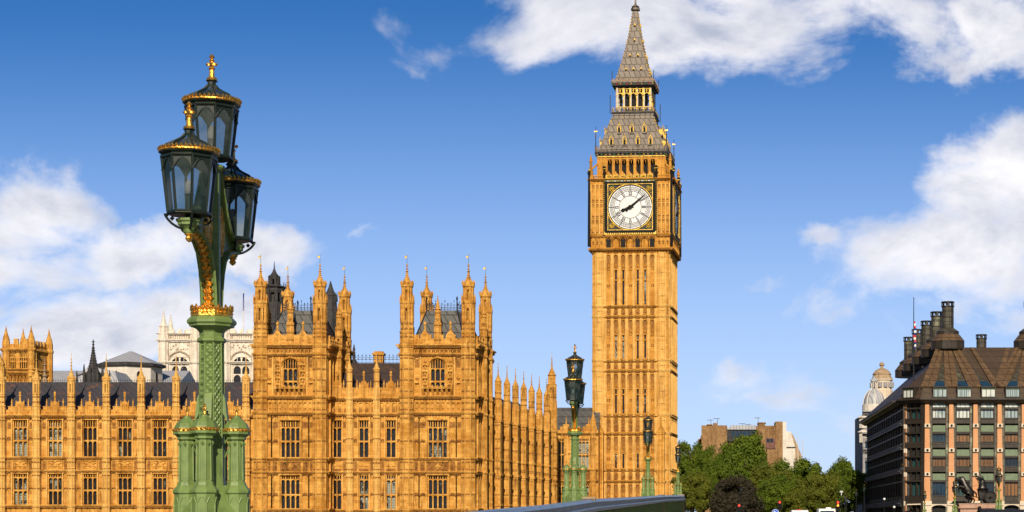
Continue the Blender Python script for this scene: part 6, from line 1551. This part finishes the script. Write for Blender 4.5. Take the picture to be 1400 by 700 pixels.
# ================================================================== bridge lamps
def gold_finial(m, cx, cy, z, s=1.0):
    m.use(GOLD).lathe(cx, cy, [(.07 * s, z), (.085 * s, z + .03 * s), (.045 * s, z + .05 * s), (.04 * s, z + .10 * s), (.035 * s, z + .16 * s), (.055 * s, z + .18 * s), (.03 * s, z + .21 * s), (.03 * s, z + .28 * s), (.045 * s, z + .30 * s), (.02 * s, z + .33 * s), (.045 * s, z + .36 * s), (.01 * s, z + .40 * s)], 10)
    for a_ in (0, PI / 2): 
        m.octa((cx + .06 * s * math.cos(a_), cy + .06 * s * math.sin(a_), z + .245 * s), .035 * s); m.octa((cx - .06 * s * math.cos(a_), cy - .06 * s * math.sin(a_), z + .245 * s), .035 * s)
        m.cbox((cx, cy, z + .245 * s), .11 * s, .04 * s, .035 * s, a_)
def lantern(parent, x_, y_, zb_, zring, dz_fin):
    """eight sided lantern; zb_ glass bottom, zring crown ring height"""
    n = 8; r0, r1 = .238, .310; fr = MB().use(GREEND)
    def P(i, r, z, off=0): a_ = PI / 8 + (i + off) * 2 * PI / n; return (x_ + r * math.cos(a_), y_ + r * math.sin(a_), z)
    for i in range(n):
        fr.tube(P(i, r0, zb_), P(i, r1, zring - .04), .017, n=5); a_, b_ = P(i, r0, zb_), P(i + 1, r0, zb_); fr.tube(a_, b_, .018, n=5); fr.tube(P(i, r1, zring - .05), P(i + 1, r1, zring - .05), .022, n=5)
        # arched heads in each pane
        A, B = Vector(P(i, r1 * .985, zring - .07)), Vector(P(i + 1, r1 * .985, zring - .07)); lo = .13
        pts = []
        for k in range(7):
            t = k / 6; q = A.lerp(B, t); q.z -= lo * (1 - math.sin(t * PI)) ** .9 + .012; pts.append(q)
        for a2, b2 in zip(pts, pts[1:]): fr.tube(a2, b2, .011, n=4)
        fr.add([tuple(A), tuple(B)] + [tuple(p) for p in pts[::-1]], [tuple(range(9))])
        # mid bar and thin leading
        a2, b2 = Vector(P(i, r0, zb_)).lerp(Vector(P(i + 1, r0, zb_)), .5), Vector(P(i, r1 * .97, zring - .1)).lerp(Vector(P(i + 1, r1 * .97, zring - .1)), .5)
        # roof ribs
        ogee = [(r1 * 1.02, zring + .02), (r1 * .97, zring + .055), (r1 * .80, zring + .105), (r1 * .50, zring + .15), (r1 * .28, zring + .19), (r1 * .16, zring + .235)]
        for (ra, za_), (rb_, zb2) in zip(ogee, ogee[1:]): fr.tube(P(i, ra, za_), P(i, rb_, zb2), .014, n=4)
    fr.lathe(x_, y_, [(.05, zring + .225), (.052, zring + .27), (.075, zring + .285), (.05, zring + .30)], 8)
    fr.lathe(x_, y_, [(r1 * 1.0, zring - .03), (r1 * 1.1, zring - .01), (r1 * 1.12, zring + .005)], n)
    fr.lathe(x_, y_, [(r0 * .9, zb_ - .03), (r0 * 1.06, zb_ - .02), (r0 * 1.02, zb_ + .01)], n)
    for i in range(0, n, 2):    # scroll brackets to the cup
        pts = []
        for k in range(8):
            t = k / 7; rr = r0 * (1 - t) ** .6 * .95 + .05; pts.append(P(i, rr + .02 * math.sin(t * PI), zb_ - .02 - .17 * t))
        fr.path(pts, .015, 5); fr.octa(P(i, r0 * .8, zb_ - .07), .03)
        fr.octa(P(i, r0 * 1.03, zb_ - .03), .028)
    fr.tube((x_, y_, zb_ - .2), (x_, y_, zb_ + .0), .022)
    o = fr.build('lantern', None, parent)
    g = MB()
    for i in range(n): g.quad(P(i, r0 * .99, zb_), P(i + 1, r0 * .99, zb_), P(i + 1, r1 * .985, zring - .05), P(i, r1 * .985, zring - .05))
    for (ra, za_), (rb_, zb2) in zip(ogee, ogee[1:]):
        for i in range(n): g.quad(P(i, ra * .98, za_), P(i + 1, ra * .98, za_), P(i + 1, rb_ * .98, zb2), P(i, rb_ * .98, zb2))
    g.build('glass', LGLASS, o)
    b = MB().use(GOLD)
    b.lathe(x_, y_, [(r1 * 1.08, zring), (r1 * 1.12, zring + .01), (r1 * 1.10, zring + .028), (r1 * 1.04, zring + .03)], 24)
    for k in range(40): a_ = k * 2 * PI / 40; b.octa((x_ + r1 * 1.09 * math.cos(a_), y_ + r1 * 1.09 * math.sin(a_), zring + .045), .022, .028)
    gold_finial(b, x_, y_, zring + .29, dz_fin); b.build('gilded_crown', None, o)
    b = MB().use(GREEND); b.lathe(x_, y_, [(.03, zb_ + .0), (.025, zb_ + .2), (.06, zb_ + .22)], 8); b.use(GREYST).lathe(x_, y_, [(.04, zb_ + .22), (.05, zb_ + .26), (.045, zb_ + .34), (.02, zb_ + .38)], 8); b.build('burner', None, o)
    return o
def make_lamp(loc, label, group):
    """origin at eye-level minus .05; z measured from the foot"""
    L = empty('street_lamp', loc, 0, label, 'street lamp', group); B0 = .05
    z = lambda p: (712 - p) / 112.9 + B0
    # pedestal and column
    m = MB().use(GREEN)
    m.lathe(0, 0, [(.38, -.6), (.38, z(705)), (.34, z(698)), (.28, z(686)), (.22, z(674)), (.17, z(664)), (.155, z(650)), (.150, z(600)), (.148, z(560))], 8)
    for i in range(4):      # stepped webs between column and small columns
        a_ = i * PI / 2; ca, sa = math.cos(a_), math.sin(a_); sub = MB()
        sub.prism([(.1, z(712)), (.34, z(712)), (.34, z(688)), (.27, z(676)), (.22, z(664)), (.1, z(664))], -.05, .05)
        sub.prism([(.12, z(560)), (.20, z(578)), (.17, z(545)), (.14, z(538))], -.045, .045)
        sub.path([(.17, 0, z(585)), (.24, 0, z(598)), (.27, 0, z(612)), (.20, 0, z(600)), (.155, 0, z(606))], .014, 5); sub.path([(.155, 0, z(625)), (.22, 0, z(612)), (.29, 0, z(600))], .012, 5)
        for k in range(4): sub.box(.12, .30 - k * .03, -.10 + k * .012, .10 - k * .012, z(700 - k * 8), z(693 - k * 8))
        m.add([(v[0] * ca - v[1] * sa, v[0] * sa + v[1] * ca, v[2]) for v in sub.v], sub.f)
        for j in range(2): pass
    for i in range(8):
        a_ = PI / 8 + i * PI / 4; m.tube((.148 * math.cos(a_), .148 * math.sin(a_), z(660)), (.135 * math.cos(a_), .135 * math.sin(a_), z(466)), .014, n=5)
    m.lathe(0, 0, [(.14, z(470)), (.175, z(467)), (.175, z(464)), (.145, z(461)), (.15, z(455)), (.17, z(452)), (.21, z(449)), (.27, z(447)), (.27, z(445)), (.295, z(442.5)), (.295, z(439)), (.27, z(436)), (.25, z(434))], 8)
    m.build('column', None, L)
    m = MB(); m.lathe(0, 0, [(.152, z(640)), (.150, z(562)), (.130, z(466))], 8); m.build('relief_shaft', GREENR, L)
    m = MB().use(GOLD); m.lathe(0, 0, [(.235, z(434)), (.25, z(433.5)), (.25, z(425.5)), (.235, z(425))], 8); m.lathe(0, 0, [(.225, z(434)), (.232, z(432)), (.225, z(430)), (.23, z(426)), (.245, z(423)), (.235, z(422))], 8)
    for k in range(32):
        a_ = k * 2 * PI / 32; q = .235; m.octa((q * math.cos(a_), q * math.sin(a_), z(424)), .028, .035, .028)
        if k % 2: m.octa((q * 1.03 * math.cos(a_), q * 1.03 * math.sin(a_), z(420.5)), .02, .032, .02)
        m.octa((.232 * math.cos(a_), .232 * math.sin(a_), z(429)), .026, .02, .026)
    m.build('gilded_coronet', None, L)
    # four small corner columns
    def small():
        m = MB().use(GREEN); m.lathe(0, 0, [(.175, -.6), (.175, z(707)), (.150, z(703)), (.150, z(676)), (.170, z(674)), (.170, z(671)), (.12, z(664)), (.11, z(660)), (.095, z(657)), (.088, z(603)), (.115, z(601)), (.115, z(598)), (.135, z(596)), (.165, z(594)), (.165, z(591)), (.15, z(589.5))], 8)
        m.lathe(0, 0, [(.155, z(587)), (.148, z(584)), (.125, z(579)), (.085, z(575)), (.045, z(571.5)), (.035, z(569))], 8)
        for i in range(8):
            a_ = PI / 8 + i * PI / 4; m.tube((.093 * math.cos(a_), .093 * math.sin(a_), z(657)), (.087 * math.cos(a_), .087 * math.sin(a_), z(604)), .013, n=4)
            a2 = i * PI / 4; m.octa((.095 * math.cos(a2), .095 * math.sin(a2), z(607)), .02, .04)
            for dd in (-.035, .035): c_ = .142; m.path([(c_ * math.cos(a2) - dd * 1.5 * math.sin(a2) * t, c_ * math.sin(a2) + dd * 1.5 * math.cos(a2) * t, z(p)) for p, t in ((703, 1), (688, 1), (680, .3))], .009, 4)
        m.use(GOLD).lathe(0, 0, [(.158, z(591)), (.165, z(590)), (.165, z(587.5)), (.155, z(586))], 8)
        for k in range(20): a_ = k * PI / 10; m.octa((.163 * math.cos(a_), .163 * math.sin(a_), z(588.5)), .018)
        gold_finial(m, 0, 0, z(570), .36); return m
    for i, (x_, y_) in enumerate(((0.0, -.33), (.30, 0), (-.30, 0), (0.0, .33))):
        if i == 0: so_ = small().build('corner_column', None, L); so_.location = (x_, y_, 0)
        else: dup(so_, L, (x_, y_, 0))
    # arms: a thin plate in the y-z plane with flanged curved edges
    arm = MB().use(GREEN); zA = 3.26 + B0; zT = z(232)
    outer = [(.13, z(434)), (.135, z(415)), (.16, z(395)), (.22, z(372)), (.33, z(352)), (.52, z(339)), (.78, z(333)), (.98, z(331))]
    inner = [(.98, z(321)), (.86, z(318)), (.66, z(308)), (.46, z(288)), (.30, z(262)), (.20, z(238)), (.13, z(224))]
    for s_ in (-1, 1):
        sub = MB(); a_ = [(s_ * p[0], p[1]) for p in outer]; b_ = [(s_ * p[0], p[1]) for p in inner]
        for pts, hw_ in ((a_, .085), (b_, .075)):
            for p, q in zip(pts, pts[1:]):
                sub.add([(-hw_, p[0], p[1]), (hw_, p[0], p[1]), (hw_, q[0], q[1]), (-hw_, q[0], q[1]), (-hw_, p[0] - s_ * .035, p[1] + .012), (hw_, p[0] - s_ * .035, p[1] + .012), (hw_, q[0] - s_ * .035, q[1] + .012), (-hw_, q[0] - s_ * .035, q[1] + .012)], [(0, 1, 2, 3), (4, 7, 6, 5), (0, 4, 5, 1), (1, 5, 6, 2), (2, 6, 7, 3), (3, 7, 4, 0)])
                for e_ in (-hw_, hw_): sub.tube((e_, p[0], p[1]), (e_, q[0], q[1]), .02, n=5)
        arm.add(sub.v, sub.f)
        # web
        ring_ = a_ + b_; c_ = (0, z(330))
        arm.add([(0.02, p[0], p[1]) for p in ring_] + [(0.02, 0.0, z(224)), (0.02, 0.0, z(434))], [tuple(range(len(ring_) + 2))]); arm.add([(-0.02, p[0], p[1]) for p in ring_] + [(-0.02, 0.0, z(224)), (-0.02, 0.0, z(434))], [tuple(range(len(ring_) + 2))])
        # cup that carries the lower lantern
        arm.lathe(0, s_ * 1.0, [(.035, z(338)), (.06, z(335)), (.07, z(331)), (.10, z(328)), (.13, z(326)), (.13, z(323)), (.15, z(321)), (.15, z(318)), (.11, z(316.5)), (.05, z(316))], 8)
    arm.lathe(0, 0, [(.11, z(434)), (.10, z(300)), (.10, z(236)), (.14, z(233)), (.16, z(230)), (.16, z(227)), (.10, z(225)), (.05, z(222))], 8)
    ao = arm.build('bracket', None, L)
    gd = MB().use(GOLD)
    for s_ in (-1, 1):     # gilded foliage up the outer edge
        a_ = [(s_ * p[0], p[1]) for p in outer]; N_ = 15
        for k in range(N_):
            t = k / (N_ - 1) * (len(a_) - 1.6) + .3; i = int(t); p = Vector((0, *a_[i])).lerp(Vector((0, *a_[min(i + 1, len(a_) - 1)])), t - i)
            gd.octa((0, p.y + s_ * .035, p.z - .015), .052, .045, .05); gd.octa((.04, p.y + s_ * .03, p.z + .02), .03, .03, .035); gd.octa((-.04, p.y + s_ * .03, p.z + .02), .03, .03, .035)
        pts = [(0, p[0] + s_ * .02, p[1] - .005) for p in a_]; gd.path(pts, .028, 6)
        gd.lathe(0, s_ * 1.0, [(.005, z(348)), (.03, z(346)), (.045, z(343)), (.03, z(340)), (.055, z(338)), (.04, z(336))], 8)
        for k in range(3):      # filigree disc in the web
            cc_ = (s_ * .33, z(300)); 
        for rr in (.20, .13, .06):
            pp_ = [( .03, s_ * .28 + rr * .8 * math.cos(t * PI / 8), z(312) + rr * 1.5 * math.sin(t * PI / 8)) for t in range(17)]; gd.path(pp_, .016, 4); gd.path([(-.03, q[1], q[2]) for q in pp_], .016, 4)
        for t in range(10):
            a2 = t * PI / 5; 
            for e_ in (.035, -.035): gd.tube((e_, s_ * .28, z(312)), (e_, s_ * .28 + .16 * math.cos(a2), z(312) + .29 * math.sin(a2)), .013, n=4); gd.octa((e_, s_ * .28 + .12 * math.cos(a2), z(312) + .2 * math.sin(a2)), .028)
    gd.build('gilded_foliage', None, ao)
    lantern(L, 0, -1.0, 3.56 + B0, 4.245 + B0, .8); lantern(L, 0, 1.0, 3.56 + B0, 4.245 + B0, .8); lantern(L, 0, 0, 4.40 + B0, 5.04 + B0, .80)
    return L
LG = 'green and gold lamps along the bridge parapet'
lamp = make_lamp((-6.0, 22.8, EYE - .05), 'near green and gold bridge lamp with three large lanterns, before the palace wing', LG)
def lamp_at(px_, pbase, ptop, Y, label, grp=LG, zb=None):
    o = dup(lamp); s_ = (pbase - ptop) * Y / F / 5.71; o.scale = (s_, s_, s_); o.location = (XX(px_, Y), Y, ZZ(pbase, Y)); o['label'] = label; o['group'] = grp; return o
lamp_at(786, 684.5, 470, 68, 'second green bridge lamp, standing left of the clock tower')
lamp_at(886, 678, 562, 124, 'third green bridge lamp, standing in front of the clock tower base')
lamp_at(927, 677, 604, 182, 'farthest green bridge lamp on this parapet, at the right corner of the clock tower')
RG = 'green and gold lamps before the bronze building'
lamp_at(1365.5, 697, 635, 238, 'green lamp with a three lantern head just right of the chariot statue', RG)
lamp_at(1305.2, 702, 654, 246, 'green lamp just left of the rearing bronze horses', RG)
lamp_at(1264, 705, 667.5, 255, 'smallest green lamp, in front of the arched ground floor left of the statue', RG)
# corbels under the right hand lamps down to the ground
# ================================================================== chariot statue
YH = 250.0; zh = lambda p: ZZ(p, YH); hx = XX(1333, YH)
gz = deck(250) - .1
pl = empty('statue_pedestal', (hx, YH, 0), 0, 'pink granite pedestal with a moulded top under the bronze chariot group', 'pedestal')
m = MB(); a, b = XX(1309, YH) - hx, XX(1360, YH) - hx
m.box(a + .2, b - .2, -1.3, 1.3, -.5, zh(695)); m.build('die', PLINTH, pl); m = MB(); m.box(a - .1, b + .1, -1.6, 1.6, zh(695), zh(692.5)); m.box(a + .05, b - .05, -1.45, 1.45, zh(692.5), zh(690)); m.box(a - .05, b + .05, -1.5, 1.5, zh(690), zh(688.6)); m.build('cornice', PLINTH, pl)
z0 = zh(688.6)
def skin(name, verts, edges, radii, mat, parent, loc, sub=2, smooth=True):
    me = bpy.data.meshes.new(name); me.from_pydata(verts, edges, []); o = bpy.data.objects.new(name, me); col.objects.link(o); o.parent = parent; o.location = loc
    sk = o.modifiers.new('Skin', 'SKIN'); 
    if not me.skin_vertices: me.attributes  # layer made by the modifier
    for i, r_ in enumerate(radii):
        sv = me.skin_vertices[0].data[i]; sv.radius = (r_, r_) if not hasattr(r_, '__len__') else r_; sv.use_root = (i == 0)
    sb = o.modifiers.new('Sub', 'SUBSURF'); sb.levels = sub; sb.render_levels = sub
    me.materials.append(mat); sk.use_smooth_shade = True
    return o
st_ = empty('chariot_statue', (hx, YH, z0), 0, 'dark bronze statue of a robed charioteer with raised arms behind two rearing horses', 'statue')
def horse(y_, dx=0):
    V = [(.0, 0, 1.5), (-.65, 0, 1.95), (-.98, 0, 2.45), (-1.08, 0, 3.05), (-1.15, 0, 3.4), (-1.5, 0, 3.25), (-1.78, 0, 2.98),      # hip, back, shoulder, neck, poll, face, muzzle
         (-1.0, .2, 2.1), (-1.65, .2, 2.1), (-1.65, .2, 1.6), (-1.85, .2, 1.45),                 # raised fore leg
         (-1.0, -.2, 2.1), (-1.6, -.2, 2.35), (-1.85, -.2, 1.95), (-2.05, -.2, 2.0),
         (.05, .22, 1.2), (-.35, .24, .85), (.15, .24, .55), (-.05, .24, .08), (-.2, .24, .03),
         (.05, -.22, 1.2), (-.2, -.24, .85), (.4, -.24, .5), (.25, -.24, .08), (.1, -.24, .03),
         (.3, 0, 1.6), (.62, 0, 1.35), (.7, 0, .8), (-1.1, .09, 3.62), (-1.1, -.09, 3.62)]
    E = [(0, 1), (1, 2), (2, 3), (3, 4), (4, 5), (5, 6), (2, 7), (7, 8), (8, 9), (9, 10), (2, 11), (11, 12), (12, 13), (13, 14), (0, 15), (15, 16), (16, 17), (17, 18), (18, 19), (0, 20), (20, 21), (21, 22), (22, 23), (23, 24), (0, 25), (25, 26), (26, 27), (4, 28), (4, 29)]
    Rr = [.58, .60, .55, .38, .28, .22, .16, .22, .15, .11, .12, .22, .15, .11, .12, .34, .19, .1, .075, .1, .28, .19, .1, .075, .1, .12, .13, .05, .05, .05]
    return skin('horse', V, E, Rr, BRZ, st_, (-.55 + dx, y_, 0))
horse(-.6); horse(.6, -.25)
V = [(0, 0, .9), (0, 0, 1.6), (-.03, 0, 2.3), (-.05, 0, 2.75), (-.08, 0, 3.05), (-.12, 0, 3.32), (-.05, .32, 2.75), (-.35, .6, 3.0), (-.65, .75, 3.35), (-.05, -.32, 2.75), (-.45, -.55, 2.7), (-.85, -.6, 2.95), (.15, 0, 0.25), (-.78, .78, 3.45), (-1.0, -.62, 3.05)]
E = [(0, 1), (1, 2), (2, 3), (3, 4), (4, 5), (3, 6), (6, 7), (7, 8), (3, 9), (9, 10), (10, 11), (0, 12), (8, 13), (11, 14)]
ws = skin('person', V, E, [.72, .60, .55, .46, .18, .27, .2, .15, .1, .2, .15, .1, .85, .1, .1], BRZ, st_, (1.0, 0, .35))
ws['label'] = 'robed bronze driver with both arms raised'
m = MB(); m.tube((.4, .8, 3.2), (.4 - .9, .8, 5.0), .03, .02); m.tube((.4, .8, 3.2), (1.2, .78, 1.2), .03); m.octa((-.5, .8, 5.05), .08, .25); m.build('spear', BRZ, st_)
for s_ in (-1, 1):       # scythed chariot wheels
    m = MB()
    for k in range(20): t0, t1 = k * PI / 10, (k + 1) * PI / 10; m.tube((1.9 + .78 * math.cos(t0), s_ * .85, .8 + .78 * math.sin(t0)), (1.9 + .78 * math.cos(t1), s_ * .85, .8 + .78 * math.sin(t1)), .09)
    m.lathe(0, 0, [(.72, -.03), (.72, .03)], 20); m.v[-40:] = [(1.9 + q[0], s_ * .85 + q[2], .8 + q[1]) for q in m.v[-40:]]
    m.octa((1.9, s_ * .95, .8), .2, .2, .3); m.build('wheel', BRZ, st_)
m = MB(); m.box(.6, 2.1, -.7, .7, .6, .75); m.prism([(.55, .7), (.75, .7), (.65, 1.6), (.4, 1.7)], -.7, .7); m.prism([(.6, .7), (1.7, .7), (1.3, 1.2), (.6, 1.6)], -.72, -.62); m.prism([(.6, .7), (1.7, .7), (1.3, 1.2), (.6, 1.6)], .62, .72); m.tube((.5, 0, .8), (-1.6, 0, 1.3), .06); m.box(-1.6, -1.5, -.7, .7, 1.2, 1.35); m.tube((-2.6, -.6, 1.9), (.7, -.3, 2.5), .02); m.tube((-2.6, .6, 1.9), (.7, .3, 2.5), .02)
m.build('chariot_body', BRZ, st_)
m = MB()
for k in range(40): m.octa((rt.uniform(-3.0, -1.2), rt.uniform(-.9, .9), rt.uniform(0, .25)), .2, .12)
m.box(-3.2, 2.6, -1.2, 1.2, 0, .08); m.build('rocky_base', BRZ, st_)

# ================================================================== street furniture and traffic (seen just above the crest of the road)
def gnd(Y): return deck(Y) - .02
def signal(px_, Y, ptop, label, lit='red'):
    x_ = XX(px_, Y); g0 = gnd(Y); h = ZZ(ptop, Y) - g0
    t = empty('traffic_signal', (x_, Y, g0), 0, label, 'traffic light', 'traffic lights at the end of the bridge')
    MB().tube((0, 0, -.3), (0, 0, h - 1.0), .07, n=8).build('pole', BLACK, t)
    m = MB().use(BLACK); m.box(-.24, .24, -.12, .12, h - 1.12, h); 
    for k in range(3): m.path([(-.14, -.12, h - .18 - k * .34), (-.1, -.32, h - .05 - k * .34), (.1, -.32, h - .05 - k * .34), (.14, -.12, h - .18 - k * .34)], .025, 4)
    hd_ = m.build('signal_head', None, t)
    for k, (mt, off) in enumerate(((REDLIGHT, BLACK), (AMBER, BLACK), (GREENB, BLACK))):
        mm = MB(); mm.lathe(0, 0, [(.13, 0), (.10, .03), (.01, .045)], 14); mm.v = [(q[0], -.125 - q[2], h - .2 - k * .34 + q[1]) for q in mm.v]
        mm.build('lens', mt if (k == 0 and lit == 'red') else (AMBER if (k == 1 and lit == 'both') else (REDLIGHT if k == 0 else off)), hd_)
signal(1066, 215, 684.3, 'black traffic light showing red above the round blue sign')
signal(1145.5, 214, 684.5, 'black traffic light showing red beside the white post-top camera', 'both')
signal(1010.5, 222, 688.8, 'unlit-side black traffic light below the dark purple tree', 'red')
def post(px_, Y, ptop, label, kind):
    x_ = XX(px_, Y); g0 = gnd(Y); h = ZZ(ptop, Y) - g0
    if kind == 'cam':
        t = empty('camera_post', (x_, Y, g0), 0, label, 'camera post'); MB().tube((0, 0, -.3), (0, 0, h - .5), .06, .05, 8).build('pole', BLACK, t)
        m = MB().use(WHITE); m.tube((0, 0, h - .6), (0, 0, h - .15), .05, n=8); m.lathe(0, 0, [(.08, h - .22), (.2, h - .18), (.22, h - .05), (.12, h)], 12); m.build('camera_dome', None, t)
    elif kind == 'globe':
        t = empty('globe_lamp', (x_, Y, g0), 0, label, 'street lamp', 'globe lamps'); MB().tube((0, 0, -.3), (0, 0, h - .3), .05, n=8).build('pole', BLACK, t); MB().ball((0, 0, h - .17), .17, 12, 8).build('globe', WHITE, t)
    elif kind == 'lamp':
        t = empty('lamp_post', (x_, Y, g0), 0, label, 'street lamp', 'thin black lamp posts'); m = MB(); m.tube((0, 0, -.3), (0, 0, h - .9), .08, .05, 8); m.lathe(0, 0, [(.05, h - .95), (.12, h - .9), (.05, h - .85)], 8); m.build('pole', BLACK, t)
        m = MB().use(BLACK); m.lathe(0, 0, [(.2, h - .38), (.22, h - .36), (.08, h - .25), (.03, h - .2)], 6); m.use(LGLASS).lathe(0, 0, [(.12, h - .85), (.19, h - .38)], 6); m.use(GOLD).octa((0, 0, h - .1), .08, .14); m.build('lantern', None, t)
post(1150.3, 216, 671.2, 'black post topped with a white camera dome, beside a red traffic light', 'cam')
post(1209, 248, 680.5, 'white globe lamp at the foot of the bronze building, the taller and left one', 'globe'); post(1222.5, 250, 691.5, 'white globe lamp at the foot of the bronze building, the lower and right one', 'globe')
post(1013, 235, 662.5, 'thin black lamp post in front of the dark purple tree', 'lamp'); post(1170.7, 240, 669, 'thin black lamp post against the darkest tree by the domed building', 'lamp'); post(1155.5, 244, 674, 'thin black lamp post right beside the camera post', 'lamp'); post(1157.5, 250, 678, 'short black lamp post right behind the camera post', 'lamp')
post(1181.5, 236, 662.5, 'thin black lamp post against the grey wall of the domed building', 'lamp'); post(1233.5, 240, 634, 'tall thin black lamp post against the side of the bronze building', 'lamp')
x_ = XX(1060, 212); g0 = gnd(212); h = ZZ(696, 212) - g0
t = empty('road_sign', (x_, 212, g0), 0, 'round blue road sign with a white arrow, below the red traffic light', 'sign')
MB().tube((0, .06, -.3), (0, .06, h - .05), .04).build('pole', BLACK, t)
m = MB().use(WHITE); m.lathe(0, 0, [(.40, 0), (.40, .03)], 24); m.use(BLUEP).lathe(0, 0, [(.37, .031), (.37, .04)], 24); m.v = [(q[0], -q[2], h - .4 + q[1]) for q in m.v]
m.use(WHITE); c = h - .4; m.prism([(-.18, c + .16), (-.12, c + .22), (.12, c - .04), (.06, c - .10)], -.06, -.045); m.prism([(-.02, c - .2), (.2, c - .2), (.2, c + .02)], -.06, -.045); m.build('sign_face', None, t)
m = MB(); m.box(-.45, .45, -.05, .05, 0, .5)
# white van with a roof light
def van(px_, Y, ptop, w_, label, name='white_van', mat=WHITE, light=True, L=5.4, H=2.5, rz=0):
    g0 = gnd(Y); Hh = ZZ(ptop, Y) - g0
    t = empty(name, (XX(px_, Y), Y, g0), rz, label, 'van' if 'van' in name else 'car')
    m = MB(); hw = w_ / 2; S_ = Hh
    prof = [(0, .35), (0, S_ * .45), (.12, S_ * .92), (.35, S_), (L - 1.6, S_), (L - .8, S_ * .6), (L, S_ * .45), (L, .35)]
    m.prismx(prof, -hw, hw); o = m.build('body', mat, t)
    bv = o.modifiers.new('Bevel', 'BEVEL'); bv.width = .09; bv.segments = 2
    m = MB(); m.quad((-hw + .15, .05, S_ * .56), (hw - .15, .05, S_ * .56), (hw - .17, .10, S_ * .86), (-hw + .17, .10, S_ * .86)); m.v = [(q[0], q[1] - .02 if q[1] > .06 else q[1] - .05, q[2]) for q in m.v]; m.build('window', GLASSB, t)
    for s_ in (-1, 1):
        m = MB(); m.box(s_ * (hw - .1) - .07, s_ * (hw - .1) + .07, -.03, .05, S_ * .32, S_ * .46); m.build('tail_light', REDP, t)
        for yv in (.9, L - 1.0):
            m = MB(); m.lathe(0, 0, [(.33, -.11), (.35, -.06), (.35, .06), (.33, .11)], 16); m.v = [(s_ * (hw - .08) + q[2], yv + q[0], .34 + q[1]) for q in m.v]; m.build('wheel', TYRE, t)
    if light: m = MB().use(WHITE); m.box(-.1, .45, .5, .8, S_, S_ + .13); m.build('roof_sign', None, t)
    return t
van(1131, 205, 695.3, 1.85, 'white van with a small pale roof sign, heading away below the traffic lights')
van(1094, 212, 697.3, 1.9, 'white van with a red stripe along its roof edge, left of the other white vehicle', light=False)
t2 = bpy.data.objects.get('white_van.001')
m = MB(); m.box(-.4, .1, .3, .6, ZZ(697.3, 212) - gnd(212), ZZ(697.3, 212) - gnd(212) + .08); m.build('red_stripe', REDP, t2)
van(1377, 150, 696.5, 4.3, 'dark car crossing the bridge at the lower right corner', 'dark_car', CARB, False, 1.9, 1.5)
